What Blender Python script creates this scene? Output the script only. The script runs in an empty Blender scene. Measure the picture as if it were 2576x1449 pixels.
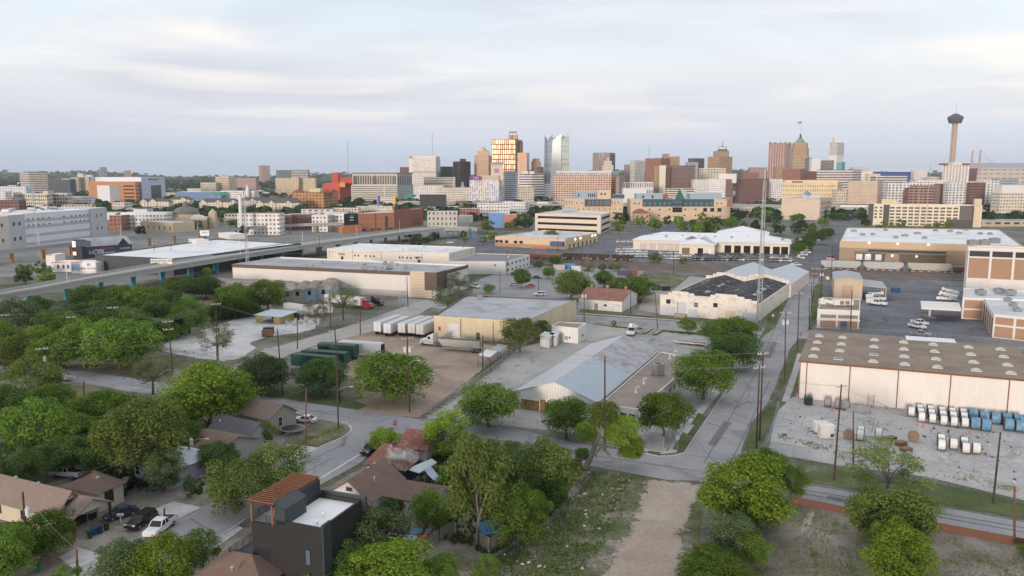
import bpy,math,random,colorsys
from mathutils import Vector,Matrix
R=random.Random(7)
rad=math.radians
S=bpy.context.scene
COL=S.collection
PW,PH,F,HOR,CH=2575.0,1449.0,2000.0,437.0,50.0
PITCH=math.atan((PH/2-HOR)/F)
cp,sp=math.cos(PITCH),math.sin(PITCH)
cam=bpy.data.objects.new('camera',bpy.data.cameras.new('camera'))
COL.objects.link(cam)
cam.location=(0,0,CH)
cam.rotation_euler=(math.pi/2-PITCH,0,0)
cam.data.sensor_width=36
cam.data.lens=36*F/PW
cam.data.clip_start=1
cam.data.clip_end=60000
S.camera=cam
def ray(x,y):
 a,b=(x-PW/2)/F,(PH/2-y)/F
 return Vector((a,cp+b*sp,-sp+b*cp))
def G(x,y,z=0.0):
 d=ray(x,y);t=(z-CH)/d.z
 return Vector((d.x*t,d.y*t,z))
def AT(x,y,Y):
 d=ray(x,y);t=Y/d.y
 return Vector((d.x*t,Y,CH+d.z*t))
def HT(xb,yb,yt):
 g=G(xb,yb);return AT(xb,yt,g.y).z
class NT:
 def __init__(s,m):
  s.m=m;s.t=m.node_tree;s.n=s.t.nodes;s.l=s.t.links
 def new(s,typ,**k):
  n=s.n.new(typ)
  for a,v in k.items():setattr(n,a,v)
  return n
 def put(s,sock,v):
  if hasattr(v,'is_output'):s.l.new(v,sock)
  else:sock.default_value=v
 def math(s,op,a,b=None,c=None,clamp=False):
  n=s.new('ShaderNodeMath',operation=op,use_clamp=clamp);s.put(n.inputs[0],a)
  if b is not None:s.put(n.inputs[1],b)
  if c is not None:s.put(n.inputs[2],c)
  return n.outputs[0]
 def mix(s,f,a,b,blend='MIX'):
  n=s.new('ShaderNodeMix',data_type='RGBA',blend_type=blend)
  s.put(n.inputs[0],f);s.put(n.inputs[6],a);s.put(n.inputs[7],b)
  return n.outputs[2]
 def ramp(s,f,stops):
  n=s.new('ShaderNodeValToRGB');e=n.color_ramp.elements
  e[0].position,e[0].color=stops[0][0],c4(stops[0][1])
  e[1].position,e[1].color=stops[-1][0],c4(stops[-1][1])
  for p,c in stops[1:-1]:
   q=e.new(p);q.color=c4(c)
  s.put(n.inputs[0],f);return n.outputs[0]
 def noise(s,vec,scale,detail=4,rough=.6,out=0,dist=0):
  n=s.new('ShaderNodeTexNoise');s.put(n.inputs['Vector'],vec)
  n.inputs['Scale'].default_value=scale;n.inputs['Detail'].default_value=detail
  n.inputs['Roughness'].default_value=rough;n.inputs['Distortion'].default_value=dist
  return n.outputs[out]
 def scalevec(s,vec,v):
  n=s.new('ShaderNodeVectorMath',operation='MULTIPLY');s.put(n.inputs[0],vec);n.inputs[1].default_value=v
  return n.outputs[0]
def c4(c):
 if isinstance(c,(int,float)):return(c,c,c,1)
 return(c[0],c[1],c[2],1)
def sc(c,k):return tuple(min(1,max(0,v*k))for v in c[:3])
MC={}
def newmat(name):
 m=bpy.data.materials.new(name);m.use_nodes=True
 n=NT(m);b=n.n['Principled BSDF']
 return m,n,b
def mat(name,c,rough=.8,var=.25,scale=.6,metal=0,spec=.3,streak=0,bump=0,stain=None,stainamt=.5,stainscale=.25,rib=None):
 if name in MC:return MC[name]
 m,n,b=newmat(name)
 g=n.new('ShaderNodeNewGeometry').outputs['Position']
 f1=n.noise(g,scale,5,.65);f2=n.noise(g,scale*9,3,.6)
 f=n.math('MULTIPLY_ADD',f2,.4,n.math('MULTIPLY',f1,.6))
 col=n.ramp(f,[(.3,sc(c,1-var)),(.7,sc(c,1+var*.8))])
 if stain:
  sf=n.noise(g,stainscale,6,.7,dist=.6)
  sf=n.ramp(sf,[(.62-stainamt*.3,0),(.72-stainamt*.15,1)])
  col=n.mix(sf,col,c4(stain))
 if streak:
  sv=n.scalevec(g,(2.2,2.2,.12));s1=n.noise(sv,1.0,4,.6)
  s1=n.ramp(s1,[(.5,0),(.75,1)])
  col=n.mix(n.math('MULTIPLY',s1,streak),col,c4(sc(c,.45)))
 if rib:
  uv=n.new('ShaderNodeUVMap').outputs[0]
  sx=n.new('ShaderNodeSeparateXYZ');n.put(sx.inputs[0],uv)
  fr=n.math('FRACT',n.math('DIVIDE',sx.outputs[rib[1]if len(rib)>1 else 0],rib[0]))
  ln=n.math('LESS_THAN',fr,rib[2]if len(rib)>2 else.14)
  col=n.mix(n.math('MULTIPLY',ln,.6),col,c4(sc(c,.4)))
 n.put(b.inputs['Base Color'],col)
 b.inputs['Roughness'].default_value=rough;b.inputs['Metallic'].default_value=metal
 b.inputs['Specular IOR Level'].default_value=spec
 if bump:
  bn=n.new('ShaderNodeBump');bn.inputs['Strength'].default_value=bump;bn.inputs['Distance'].default_value=.05
  n.put(bn.inputs['Height'],f2);n.l.new(bn.outputs[0],b.inputs['Normal'])
 MC[name]=m;return m
def plain(name,c,rough=.5,metal=0,spec=.5,emit=0):
 if name in MC:return MC[name]
 m,n,b=newmat(name)
 b.inputs['Base Color'].default_value=c4(c);b.inputs['Roughness'].default_value=rough
 b.inputs['Metallic'].default_value=metal;b.inputs['Specular IOR Level'].default_value=spec
 if emit:
  b.inputs['Emission Color'].default_value=c4(c);b.inputs['Emission Strength'].default_value=emit
 MC[name]=m;return m
def facade(name,wall,glass=(.03,.035,.045),bay=3.2,floor=3.6,wf=.55,hf=.5,var=.15,gr=.15,gm=0,blinds=.35,band=None,col2=None,grime=.25):
 if name in MC:return MC[name]
 m,n,b=newmat(name)
 uv=n.new('ShaderNodeUVMap').outputs[0]
 sx=n.new('ShaderNodeSeparateXYZ');n.put(sx.inputs[0],uv)
 u=n.math('DIVIDE',sx.outputs[0],bay);v=n.math('DIVIDE',sx.outputs[1],floor)
 fu,fv=n.math('FRACT',u),n.math('FRACT',v)
 mk=n.math('MULTIPLY',n.math('LESS_THAN',n.math('ABSOLUTE',n.math('SUBTRACT',fu,.5)),wf/2),n.math('LESS_THAN',n.math('ABSOLUTE',n.math('SUBTRACT',fv,.52)),hf/2))
 g=n.new('ShaderNodeNewGeometry');nz=n.new('ShaderNodeSeparateXYZ');n.put(nz.inputs[0],g.outputs['Normal'])
 mk=n.math('MULTIPLY',mk,n.math('LESS_THAN',n.math('ABSOLUTE',nz.outputs[2]),.5))
 cv=n.new('ShaderNodeCombineXYZ');n.put(cv.inputs[0],n.math('FLOOR',u));n.put(cv.inputs[1],n.math('FLOOR',v))
 wn=n.new('ShaderNodeTexWhiteNoise',noise_dimensions='2D');n.put(wn.inputs['Vector'],cv.outputs[0])
 f1=n.noise(g.outputs['Position'],.12,5,.65)
 wc=n.ramp(f1,[(.3,sc(wall,1-var)),(.7,sc(wall,1+var*.7))])
 if grime:
  sv=n.scalevec(g.outputs['Position'],(.5,.5,.05));s1=n.ramp(n.noise(sv,1.0,4,.6),[(.5,0),(.75,1)])
  wc=n.mix(n.math('MULTIPLY',s1,grime),wc,c4(sc(wall,.5)))
 if band:
  bm=n.math('LESS_THAN',fv,band[1]);wc=n.mix(bm,wc,c4(band[0]))
 gl=n.mix(n.ramp(wn.outputs[0],[(1-blinds-.02,0),(1-blinds+.02,1)]),c4(glass),c4(col2 if col2 else tuple(.4*a+.6*b_ for a,b_ in zip(glass,sc(wall,.6)))))
 n.put(b.inputs['Base Color'],n.mix(mk,wc,gl))
 n.put(b.inputs['Roughness'],n.math('MULTIPLY_ADD',mk,gr-.8,.8))
 if gm:n.put(b.inputs['Metallic'],n.math('MULTIPLY',mk,gm))
 b.inputs['Specular IOR Level'].default_value=.4
 MC[name]=m;return m
class MB:
 def __init__(s):s.v=[];s.f=[];s.mi=[];s.uv=[];s.M=None;s.mat=0
 def pt(s,p):
  p=Vector(p)
  if s.M is not None:p=s.M@p
  s.v.append(p);return len(s.v)-1
 def face(s,pts,uv=None):
  ps=[Vector(p)for p in pts]
  idx=[s.pt(p)for p in ps]
  s.f.append(idx);s.mi.append(s.mat)
  if uv is None:
   a=[s.v[i]for i in idx]
   nrm=Vector((0,0,0))
   for i in range(len(a)):
    p,q=a[i],a[(i+1)%len(a)]
    nrm+=Vector(((p.y-q.y)*(p.z+q.z),(p.z-q.z)*(p.x+q.x),(p.x-q.x)*(p.y+q.y)))
   if nrm.length<1e-12:nrm=Vector((0,0,1))
   nrm.normalize()
   if abs(nrm.z)>.95:
    e=(a[1]-a[0]);e.z=0
    t=e.normalized()if e.length>1e-6 else Vector((1,0,0));w=Vector((-t.y,t.x,0));o=a[0]
    uv=[((p-o).dot(t),(p-o).dot(w))for p in a]
   else:
    t=Vector((-nrm.y,nrm.x,0)).normalized();w=nrm.cross(t)
    lo=min(p.dot(t)for p in a);lz=min(p.dot(w)for p in a)if abs(nrm.z)>.1 else 0
    uv=[(p.dot(t)-lo,p.dot(w)-lz)for p in a]
  s.uv.append(uv)
 def prism(s,poly,z0,z1,bottom=False,top=True,roofmat=None):
  n=len(poly);a=[Vector((p[0],p[1],z0))for p in poly];b=[Vector((p[0],p[1],z1))for p in poly]
  area=sum(a[i].x*a[(i+1)%n].y-a[(i+1)%n].x*a[i].y for i in range(n))
  if area<0:a.reverse();b.reverse()
  for i in range(n):
   j=(i+1)%n;s.face([a[i],a[j],b[j],b[i]])
  k=s.mat
  if top:
   if roofmat is not None:s.mat=roofmat
   s.face(b);s.mat=k
  if bottom:s.face(a[::-1])
 def box(s,c,d,rz=0,bottom=True):
  cx,cy,cz=c;x,y,z=d[0]/2,d[1]/2,d[2]/2;co,si=math.cos(rz),math.sin(rz)
  q=[(cx+co*a-si*b,cy+si*a+co*b)for a,b in((-x,-y),(x,-y),(x,y),(-x,y))]
  s.prism(q,cz-z,cz+z,bottom)
 def bar(s,p,q,w,h=None,up=(0,0,1)):
  p,q=Vector(p),Vector(q);h=h or w;d=(q-p)
  if d.length<1e-6:return
  d.normalize();u=Vector(up)
  if abs(d.dot(u))>.98:u=Vector((0,1,0))
  sx=d.cross(u).normalized();uz=sx.cross(d)
  A=[p+sx*a*w/2+uz*b*h/2 for a,b in((-1,-1),(1,-1),(1,1),(-1,1))]
  B=[a+(q-p)for a in A]
  for i in range(4):
   j=(i+1)%4;s.face([A[i],A[j],B[j],B[i]])
  s.face(A[::-1]);s.face(B)
 def tube(s,pts,r,n=6,cap=True):
  pts=[Vector(p)for p in pts];k=len(pts);rr=r if isinstance(r,(list,tuple))else[r]*k
  rings=[];ref=None
  for i,p in enumerate(pts):
   d=(pts[min(i+1,k-1)]-pts[max(i-1,0)]).normalized()
   u=Vector((0,0,1))if abs(d.z)<.9 else Vector((1,0,0))
   if ref is not None and abs(ref.dot(d))<.95:u=ref
   x=d.cross(u).normalized();y=d.cross(x).normalized();ref=-y if False else u
   rings.append([p+(x*math.cos(2*math.pi*j/n)+y*math.sin(2*math.pi*j/n))*rr[i]for j in range(n)])
  for a,b in zip(rings,rings[1:]):
   for j in range(n):
    q=(j+1)%n;s.face([a[j],b[j],b[q],a[q]],[(0,0)]*4)
  if cap:
   s.face(rings[-1][::-1],[(0,0)]*n);s.face(rings[0],[(0,0)]*n)
 def cyl(s,c,r,h,n=12,r2=None):
  r2=r if r2 is None else r2;cx,cy,cz=c
  a=[(cx+r*math.cos(2*math.pi*i/n),cy+r*math.sin(2*math.pi*i/n),cz)for i in range(n)]
  b=[(cx+r2*math.cos(2*math.pi*i/n),cy+r2*math.sin(2*math.pi*i/n),cz+h)for i in range(n)]
  for i in range(n):
   j=(i+1)%n
   if r2>1e-4:s.face([a[i],a[j],b[j],b[i]])
   else:s.face([a[i],a[j],(cx,cy,cz+h)])
  if r2>1e-4:s.face(b)
  s.face(a[::-1])
 def cylh(s,p,q,r,n=16,caps=True):
  s.tube([p,q],r,n,caps)
 def dome(s,c,r,h,n=16,k=5):
  cx,cy,cz=c
  P=lambda i,j:(cx+r*math.cos(math.pi/2*i/k)*math.cos(2*math.pi*j/n),cy+r*math.cos(math.pi/2*i/k)*math.sin(2*math.pi*j/n),cz+h*math.sin(math.pi/2*i/k))
  for i in range(k):
   for j in range(n):
    if i==k-1:s.face([P(i,j),P(i,j+1),(cx,cy,cz+h)])
    else:s.face([P(i,j),P(i,j+1),P(i+1,j+1),P(i+1,j)])
 def lathe(s,c,prof,n=16):
  cx,cy,cz=c
  for(r0,z0),(r1,z1)in zip(prof,prof[1:]):
   for j in range(n):
    a0,a1=2*math.pi*j/n,2*math.pi*(j+1)/n
    P=lambda r,z,a:(cx+r*math.cos(a),cy+r*math.sin(a),cz+z)
    s.face([P(r0,z0,a0),P(r0,z0,a1),P(r1,z1,a1),P(r1,z1,a0)])
 def build(s,name,mats,parent=None,smooth=False,loc=None):
  me=bpy.data.meshes.new(name)
  off=Vector(loc)if loc is not None else Vector((0,0,0))
  if parent is not None and loc is None:off=Vector(parent.get('_base',(0,0,0)))
  me.from_pydata([tuple(p-off)for p in s.v],[],s.f)
  if not isinstance(mats,(list,tuple)):mats=[mats]
  for m in mats:me.materials.append(m)
  uvl=me.uv_layers.new(name='UVMap')
  flat=[c for u in s.uv for q in u for c in q]
  uvl.data.foreach_set('uv',flat)
  me.polygons.foreach_set('material_index',s.mi)
  if smooth:me.polygons.foreach_set('use_smooth',[True]*len(s.f))
  o=bpy.data.objects.new(name,me);COL.objects.link(o)
  if parent is not None:own(o,parent)
  elif loc is not None:o.location=loc
  return o
def tag(o,label=None,cat=None,group=None,kind=None):
 if label:o['label']=label
 if cat:o['category']=cat
 if group:o['group']=group
 if kind:o['kind']=kind
 return o
def thing(name,label,cat,group=None,loc=(0,0,0),rz=0):
 o=bpy.data.objects.new(name,None);COL.objects.link(o);o.empty_display_size=.3
 o.location=loc;o.rotation_euler=(0,0,rz)
 BASES[o.name]=Vector(loc)
 return tag(o,label,cat,group)
BASES={}
def part(mb,name,mats,parent,smooth=False,label=None):
 r=parent
 while r.parent is not None:r=r.parent
 b=BASES.get(r.name,Vector((0,0,0)))
 o=mb.build(name,mats,None,smooth,loc=b)
 o.location=(0,0,0);own(o,parent)
 if label:o['label']=label
 return o
def lpart(mb,name,mats,parent,smooth=False):
 o=mb.build(name,mats,None,smooth);own(o,parent);return o
KID={}
def kids(o):return KID.get(o.name,[])
def own(o,p):
 o.parent=p;KID.setdefault(p.name,[]).append(o)
def dup(root,loc,rz=0,label=None,group=None,s=None):
 r=root.copy();COL.objects.link(r);r.location=loc;r.rotation_euler=(0,0,rz)
 if s:r.scale=s if isinstance(s,(tuple,list))else(s,s,s)
 if label:r['label']=label
 if group:r['group']=group
 for ch in kids(root):
  c=ch.copy();COL.objects.link(c);own(c,r)
  for g in kids(ch):
   d=g.copy();COL.objects.link(d);own(d,c)
 return r
def sheet(name,px,m,z=.02,kind='structure',label=None,cat=None):
 b=MB();b.face([G(x,y,z)for x,y in px])
 if b.v and sum(b.v[i].x*b.v[(i+1)%len(b.v)].y-b.v[(i+1)%len(b.v)].x*b.v[i].y for i in range(len(b.v)))<0:
  b.f[0].reverse();b.uv[0].reverse()
 o=b.build(name,m);o['kind']=kind
 if label:o['label']=label
 if cat:o['category']=cat
 return o
SUN_EL,SUN_AZ=rad(7),rad(-158)
w=bpy.data.worlds.new('World');S.world=w;w.use_nodes=True
n=NT(w);bg=n.n['Background']
sky=n.new('ShaderNodeTexSky',sky_type='NISHITA');sky.sun_disc=False
sky.sun_elevation=SUN_EL;sky.sun_rotation=SUN_AZ
sky.air_density=1.0;sky.dust_density=.7;sky.ozone_density=1.5;sky.altitude=200
tc=n.new('ShaderNodeTexCoord').outputs['Generated']
sx=n.new('ShaderNodeSeparateXYZ');n.put(sx.inputs[0],tc)
X,Y,Z=sx.outputs
zc=n.math('MAXIMUM',Z,0)
den=n.math('ADD',zc,.07)
cv=n.new('ShaderNodeCombineXYZ');n.put(cv.inputs[0],n.math('DIVIDE',X,den));n.put(cv.inputs[1],n.math('MULTIPLY',n.math('DIVIDE',Y,den),1.0))
P=cv.outputs[0]
veil=n.ramp(zc,[(0,(.35,.44,.57)),(.03,(.415,.49,.62)),(.06,(.53,.54,.63)),(.09,(.60,.60,.645)),(.13,(.66,.69,.72)),(.2,(.61,.72,.80)),(.45,(.82,.87,.91)),(1,(.94,.95,.96))])
side=n.math('MULTIPLY_ADD',X,.9,.5,clamp=True)
veil=n.mix(n.math('MULTIPLY',side,.30),veil,c4((.70,.71,.72)))
r1=n.noise(n.scalevec(P,(.22,.36,1)),1.0,6,.5,dist=.8)
r2=n.noise(n.scalevec(P,(.45,.75,1)),1.0,7,.55,dist=.8)
m1=n.ramp(r1,[(.45,0),(.60,1)])
m2=n.ramp(r2,[(.50,0),(.72,1)])
hi=n.ramp(zc,[(.03,0),(.08,1)])
cl=n.mix(n.math('MULTIPLY',n.math('MULTIPLY',m1,hi),.75),veil,c4((.50,.515,.575)))
cl=n.mix(n.math('MULTIPLY',n.math('MULTIPLY',m2,hi),.75),cl,c4((.86,.79,.73)))
west=n.ramp(Y,[(-.15,0),(.05,1)])if False else n.math('MULTIPLY_ADD',Y,1.6,.75,clamp=True)
veilamt=n.math('MULTIPLY_ADD',west,.47,.45)
skyk=n.mix(1.0,sky.outputs[0],c4((.10,.10,.10)),'MULTIPLY')
mn=n.new('ShaderNodeVectorMath',operation='MINIMUM');n.put(mn.inputs[0],skyk);mn.inputs[1].default_value=(2.2,1.55,1.1);fin=n.mix(veilamt,mn.outputs[0],cl)
n.put(bg.inputs[0],fin);bg.inputs[1].default_value=1.0
sl=bpy.data.lights.new('sun','SUN');sl.energy=1.9;sl.angle=rad(9);sl.color=(1.0,.84,.72)
so=bpy.data.objects.new('sun',sl);COL.objects.link(so)
sd=Vector((math.sin(SUN_AZ)*math.cos(SUN_EL),math.cos(SUN_AZ)*math.cos(SUN_EL),math.sin(SUN_EL)))
so.rotation_euler=sd.to_track_quat('Z','Y').to_euler()
V=S.view_settings;V.view_transform='Standard';V.look='None';V.gamma=1;V.use_curve_mapping=False;V.exposure=0.5
C=S.cycles
C.max_bounces=5;C.diffuse_bounces=2;C.glossy_bounces=2;C.transmission_bounces=3;C.transparent_max_bounces=12;C.volume_bounces=0
C.use_denoising=True
try:C.denoiser='OPENIMAGEDENOISE'
except Exception:pass
C.sample_clamp_indirect=4
def gmat(name,cols,scale=.08,fine=3.0,rough=.95,edge=False,streakdir=None,crack=0,patch=None,amt=.5):
 if name in MC:return MC[name]
 m,n,b=newmat(name)
 g=n.new('ShaderNodeNewGeometry').outputs['Position']
 v=g
 if streakdir is not None:
  mp=n.new('ShaderNodeMapping');n.put(mp.inputs[0],g);mp.inputs['Rotation'].default_value=(0,0,streakdir);mp.inputs['Scale'].default_value=(1,.12,1);v=mp.outputs[0]
 f1=n.noise(v,scale,7,.68);f2=n.noise(g,fine,4,.7);f3=n.noise(g,scale*.25,3,.5)
 f=n.math('ADD',n.math('MULTIPLY',f1,.6),n.math('ADD',n.math('MULTIPLY',f2,.2),n.math('MULTIPLY',f3,.2)))
 col=n.ramp(f,cols)
 gr=n.ramp(f2,[(.3,.72),(.7,1.2)]);col=n.mix(amt,col,n.mix(1,col,gr,'MULTIPLY'))
 if patch:
  pf=n.ramp(n.noise(v,patch[1],5,.75,dist=1.0),[(patch[2],0),(patch[2]+.06,1)])
  col=n.mix(n.math('MULTIPLY',pf,patch[3]),col,c4(patch[0]))
 if crack:
  vo=n.new('ShaderNodeTexVoronoi',feature='DISTANCE_TO_EDGE');vo.inputs['Scale'].default_value=crack
  n.put(vo.inputs['Vector'],n.mix(.06,g,n.noise(g,.4,3,.6,out=1))if False else n.scalevec(g,(1,.45,1)))
  ck=n.math('LESS_THAN',vo.outputs['Distance'],.007)
  ck=n.math('MULTIPLY',ck,n.math('GREATER_THAN',n.noise(g,.06,2),.5))
  col=n.mix(n.math('MULTIPLY',ck,.4),col,c4((.05,.05,.055)))
 n.put(b.inputs['Base Color'],col);b.inputs['Roughness'].default_value=rough;b.inputs['Specular IOR Level'].default_value=.15
 if edge:
  at=n.new('ShaderNodeAttribute',attribute_name='fringe').outputs['Fac']
  en=n.noise(g,edge,6,.75)
  al=n.math('GREATER_THAN',n.math('ADD',at,n.math('MULTIPLY',n.math('SUBTRACT',en,.5),1.6)),.5)
  tr=n.new('ShaderNodeBsdfTransparent');mx=n.new('ShaderNodeMixShader')
  n.put(mx.inputs[0],al);n.l.new(tr.outputs[0],mx.inputs[1]);n.l.new(b.outputs[0],mx.inputs[2])
  n.l.new(mx.outputs[0],n.n['Material Output'].inputs[0])
 MC[name]=m;return m
import bmesh
def patch(name,px,m,z=.03,fr=1.5,kind='structure',label=None,cat=None,world=False):
 pts=[Vector(p)for p in px]if world else[G(x,y,z)for x,y in px]
 k=len(pts)
 if sum(pts[i].x*pts[(i+1)%k].y-pts[(i+1)%k].x*pts[i].y for i in range(k))<0:pts.reverse()
 inn=[]
 for i,p in enumerate(pts):
  d0=(p-pts[i-1]).normalized();d1=(pts[(i+1)%k]-p).normalized()
  n0=Vector((-d0.y,d0.x,0));n1=Vector((-d1.y,d1.x,0));bs=n0+n1
  L_=min(2.0,1/max(.3,bs.length/2));inn.append(p+bs.normalized()*fr*L_)
 me=bpy.data.meshes.new(name)
 me.from_pydata(pts+inn,[],[[i,(i+1)%k,k+(i+1)%k,k+i]for i in range(k)]+[list(range(k,2*k))])
 at=me.attributes.new('fringe','FLOAT','POINT');at.data.foreach_set('value',[0.0]*k+[1.0]*k)
 me.materials.append(m)
 o=bpy.data.objects.new(name,me);COL.objects.link(o);o['kind']=kind
 if label:o['label']=label
 if cat:o['category']=cat
 return o
A_ST=gmat('street_asphalt',[(.35,(.235,.235,.255)),(.5,(.30,.30,.32)),(.65,(.365,.355,.365))],.09,2.5,crack=.1,patch=((.19,.19,.205),.1,.55,.6),amt=.45)
A_DK=gmat('lot_asphalt',[(.35,(.105,.11,.13)),(.5,(.15,.155,.175)),(.65,(.21,.21,.23))],.07,2.0,crack=.16,patch=((.05,.055,.065),.09,.55,.6),amt=.3)
CONC=gmat('yard_concrete',[(.35,(.26,.255,.26)),(.5,(.37,.36,.36)),(.65,(.46,.445,.44))],.09,1.6,crack=.14,patch=((.19,.17,.16),.06,.57,.6),amt=.35)
CONC2=gmat('pale_concrete',[(.35,(.33,.325,.33)),(.5,(.43,.42,.425)),(.65,(.52,.51,.50))],.1,1.2,crack=.12,patch=((.24,.22,.20),.12,.56,.6),amt=.4)
CURB=gmat('kerb_concrete',[(.35,(.36,.36,.36)),(.65,(.55,.54,.52))],.5,4)
GRAV=gmat('white_gravel',[(.35,(.40,.40,.42)),(.5,(.56,.55,.56)),(.65,(.68,.67,.67))],.1,2.5,edge=.35,patch=((.32,.30,.29),.08,.56,.6))
DIRT=gmat('tan_dirt',[(.35,(.24,.175,.14)),(.5,(.335,.26,.21)),(.65,(.44,.36,.30))],.07,2.2,edge=.4,patch=((.22,.145,.11),.05,.56,.5))
DIRTP=gmat('pale_dirt',[(.35,(.275,.225,.19)),(.5,(.375,.315,.27)),(.65,(.45,.39,.345))],.10,1.5,edge=.45,patch=((.30,.245,.215),.3,.56,.5),amt=.2)
GRASS=gmat('green_grass',[(.36,(.05,.075,.028)),(.5,(.095,.125,.05)),(.62,(.17,.17,.10))],.12,2.5,edge=.4)
DRYG=gmat('dry_grass',[(.34,(.07,.085,.035)),(.46,(.125,.13,.065)),(.56,(.22,.195,.15)),(.68,(.34,.30,.27))],.13,2.0,edge=.4)
DUST=gmat('dusty_soil',[(.36,(.10,.10,.055)),(.48,(.20,.18,.15)),(.60,(.29,.26,.235)),(.7,(.38,.35,.33))],.12,1.8,edge=.4)
BASE=gmat('town_ground',[(.36,(.05,.065,.035)),(.45,(.105,.115,.07)),(.53,(.19,.185,.165)),(.66,(.28,.27,.26))],.05,1.2)
BALL=gmat('track_ballast',[(.35,(.10,.09,.085)),(.5,(.16,.145,.14)),(.65,(.24,.22,.21))],.15,2.0,streakdir=rad(82))
g_=MB();L=9000
g_.face([(-L,-400,0),(L,-400,0),(L,14000,0),(-L,14000,0)]);tag(g_.build('ground',BASE),kind='structure')
sheet('street',[(-60,890),(0,900),(155,926),(325,951),(480,974),(644,995),(851,1024),(1056,1054),(1287,1076),(1450,1115),(1662,1147),(1760,1170),(1900,1196),(2019,1218),(2331,1269),(2640,1325),(2640,1372),(2531,1357),(2344,1322),(2161,1287),(1986,1257),(1850,1228),(1762,1209),(1677,1207),(1495,1173),(1300,1145),(1150,1118),(1004,1091),(869,1068),(799,1054),(739,1039),(644,1016),(480,1000),(332,986),(230,966),(150,956),(-60,930)],A_ST,.016)
sheet('side_street',[(869,1065),(884,1080),(860,1100),(804,1124),(770,1140),(640,1208),(520,1272),(422,1318),(312,1372),(120,1480),(420,1480),(487,1399),(537,1364),(617,1307),(800,1222),(905,1165),(930,1140),(1004,1091),(940,1075)],A_ST,.026)
sheet('cross_street',[(1662,1147),(1700,1143),(1722,1138),(1747,1098),(1784,1046),(1802,1016),(1857,933),(1893,866),(1905,845),(1925,826),(1960,770),(2001,712),(2012,700),(2058,700),(2047,760),(2033,826),(2008,850),(1985,880),(1946,978),(1931,1013),(1887,1066),(1865,1129),(1855,1165),(1845,1226),(1762,1212)],A_ST,.036)
sheet('back_street',[(1000,745),(1090,757),(1180,765),(1450,791),(1620,803),(1785,814),(1905,823),(2035,830),(2250,842),(2600,862),(2600,880),(2250,862),(2020,852),(1900,853),(1785,837),(1620,824),(1450,811),(1280,797),(1090,775),(1000,765)],A_ST,.022)
sheet('far_street',[(1985,668),(2030,640),(2062,610),(2098,570),(2118,548),(2128,532),(2160,532),(2158,548),(2140,575),(2112,600),(2110,640),(2108,672),(2050,672)],A_DK,.03)
patch('gravel_lot',[(360,872),(420,843),(520,826),(570,806),(640,792),(740,798),(815,812),(800,828),(760,838),(680,848),(640,862),(655,874),(620,900),(560,912),(480,902),(420,890)],GRAV,.03,2.5)
patch('concrete_drive',[(575,934),(590,915),(650,882),(740,858),(819,836),(919,804),(1019,769),(1075,752),(1100,764),(1060,790),(936,836),(880,850),(799,868),(731,893),(660,930),(610,950)],gmat('drive_concrete',[(.35,(.30,.28,.27)),(.5,(.38,.36,.35)),(.65,(.46,.44,.42))],.1,1.6,edge=.3),.04,1.2)
patch('dirt_yard',[(731,893),(799,866),(890,843),(936,832),(1093,850),(1240,866),(1290,878),(1180,962),(1060,1056),(985,1048),(900,1035),(850,1024),(900,1000),(880,950),(790,925)],DIRT,.05,1.8)
sheet('shed_yard',[(1072,1052),(1150,1000),(1246,928),(1300,878),(1400,850),(1460,812),(1620,826),(1785,840),(1895,858),(1890,872),(1850,935),(1790,1015),(1740,1065),(1700,1110),(1670,1138),(1620,1125),(1500,1095),(1400,1085),(1280,1072)],CONC,.012)
sheet('reel_yard',[(1957,1032),(2008,985),(2600,1060),(2640,1285),(2575,1258),(2331,1199),(2131,1174),(1929,1139),(1936,1116),(1945,1060)],CONC2,.018)
sheet('service_yard',[(2055,700),(2200,700),(2600,720),(2640,880),(2250,845),(2045,832),(2040,760)],A_DK,.028)
sheet('parking_lot',[(1180,760),(1195,705),(1290,676),(1380,672),(1490,672),(1620,680),(1600,720),(1560,745),(1480,760),(1450,790)],gmat('lot_grey',[(.35,(.22,.22,.235)),(.5,(.29,.29,.305)),(.65,(.35,.345,.355))],.06,1.6,patch=((.17,.17,.18),.05,.58,.4),amt=.25),.014)
sheet('car_lot',[(1400,612),(1560,596),(1640,560),(1990,600),(2000,640),(1985,668),(1800,664),(1600,652),(1500,640)],A_DK,.02)
sheet('museum_lot',[(1100,632),(1170,592),(1260,590),(1300,620),(1540,622),(1500,640),(1200,640)],A_DK,.016)
sheet('freeway_lots',[(-60,690),(-60,622),(300,586),(640,562),(1000,552),(1180,560),(1175,590),(1000,600),(780,640),(560,690),(400,700),(300,720)],gmat('freeway_lot',[(.36,(.14,.145,.12)),(.46,(.20,.20,.195)),(.62,(.29,.285,.285))],.05,1.2),.013)
sheet('track_bed',[(1180,632),(1400,636),(1600,650),(2000,669),(2300,676),(2620,690),(2620,722),(2400,712),(2050,700),(1800,690),(1600,680),(1330,664),(1200,650)],BALL,.034)
patch('weedy_lot',[(1605,690),(1640,686),(1732,694),(1712,714),(1687,731),(1622,727)],DRYG,.045,1.5)
patch('mill_apron',[(1687,731),(1732,694),(1800,700),(1700,770),(1660,790),(1600,780),(1625,730)],gmat('apron_dust',[(.35,(.30,.27,.25)),(.65,(.44,.41,.39))],.1,2,edge=.4),.042,1.2)
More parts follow.
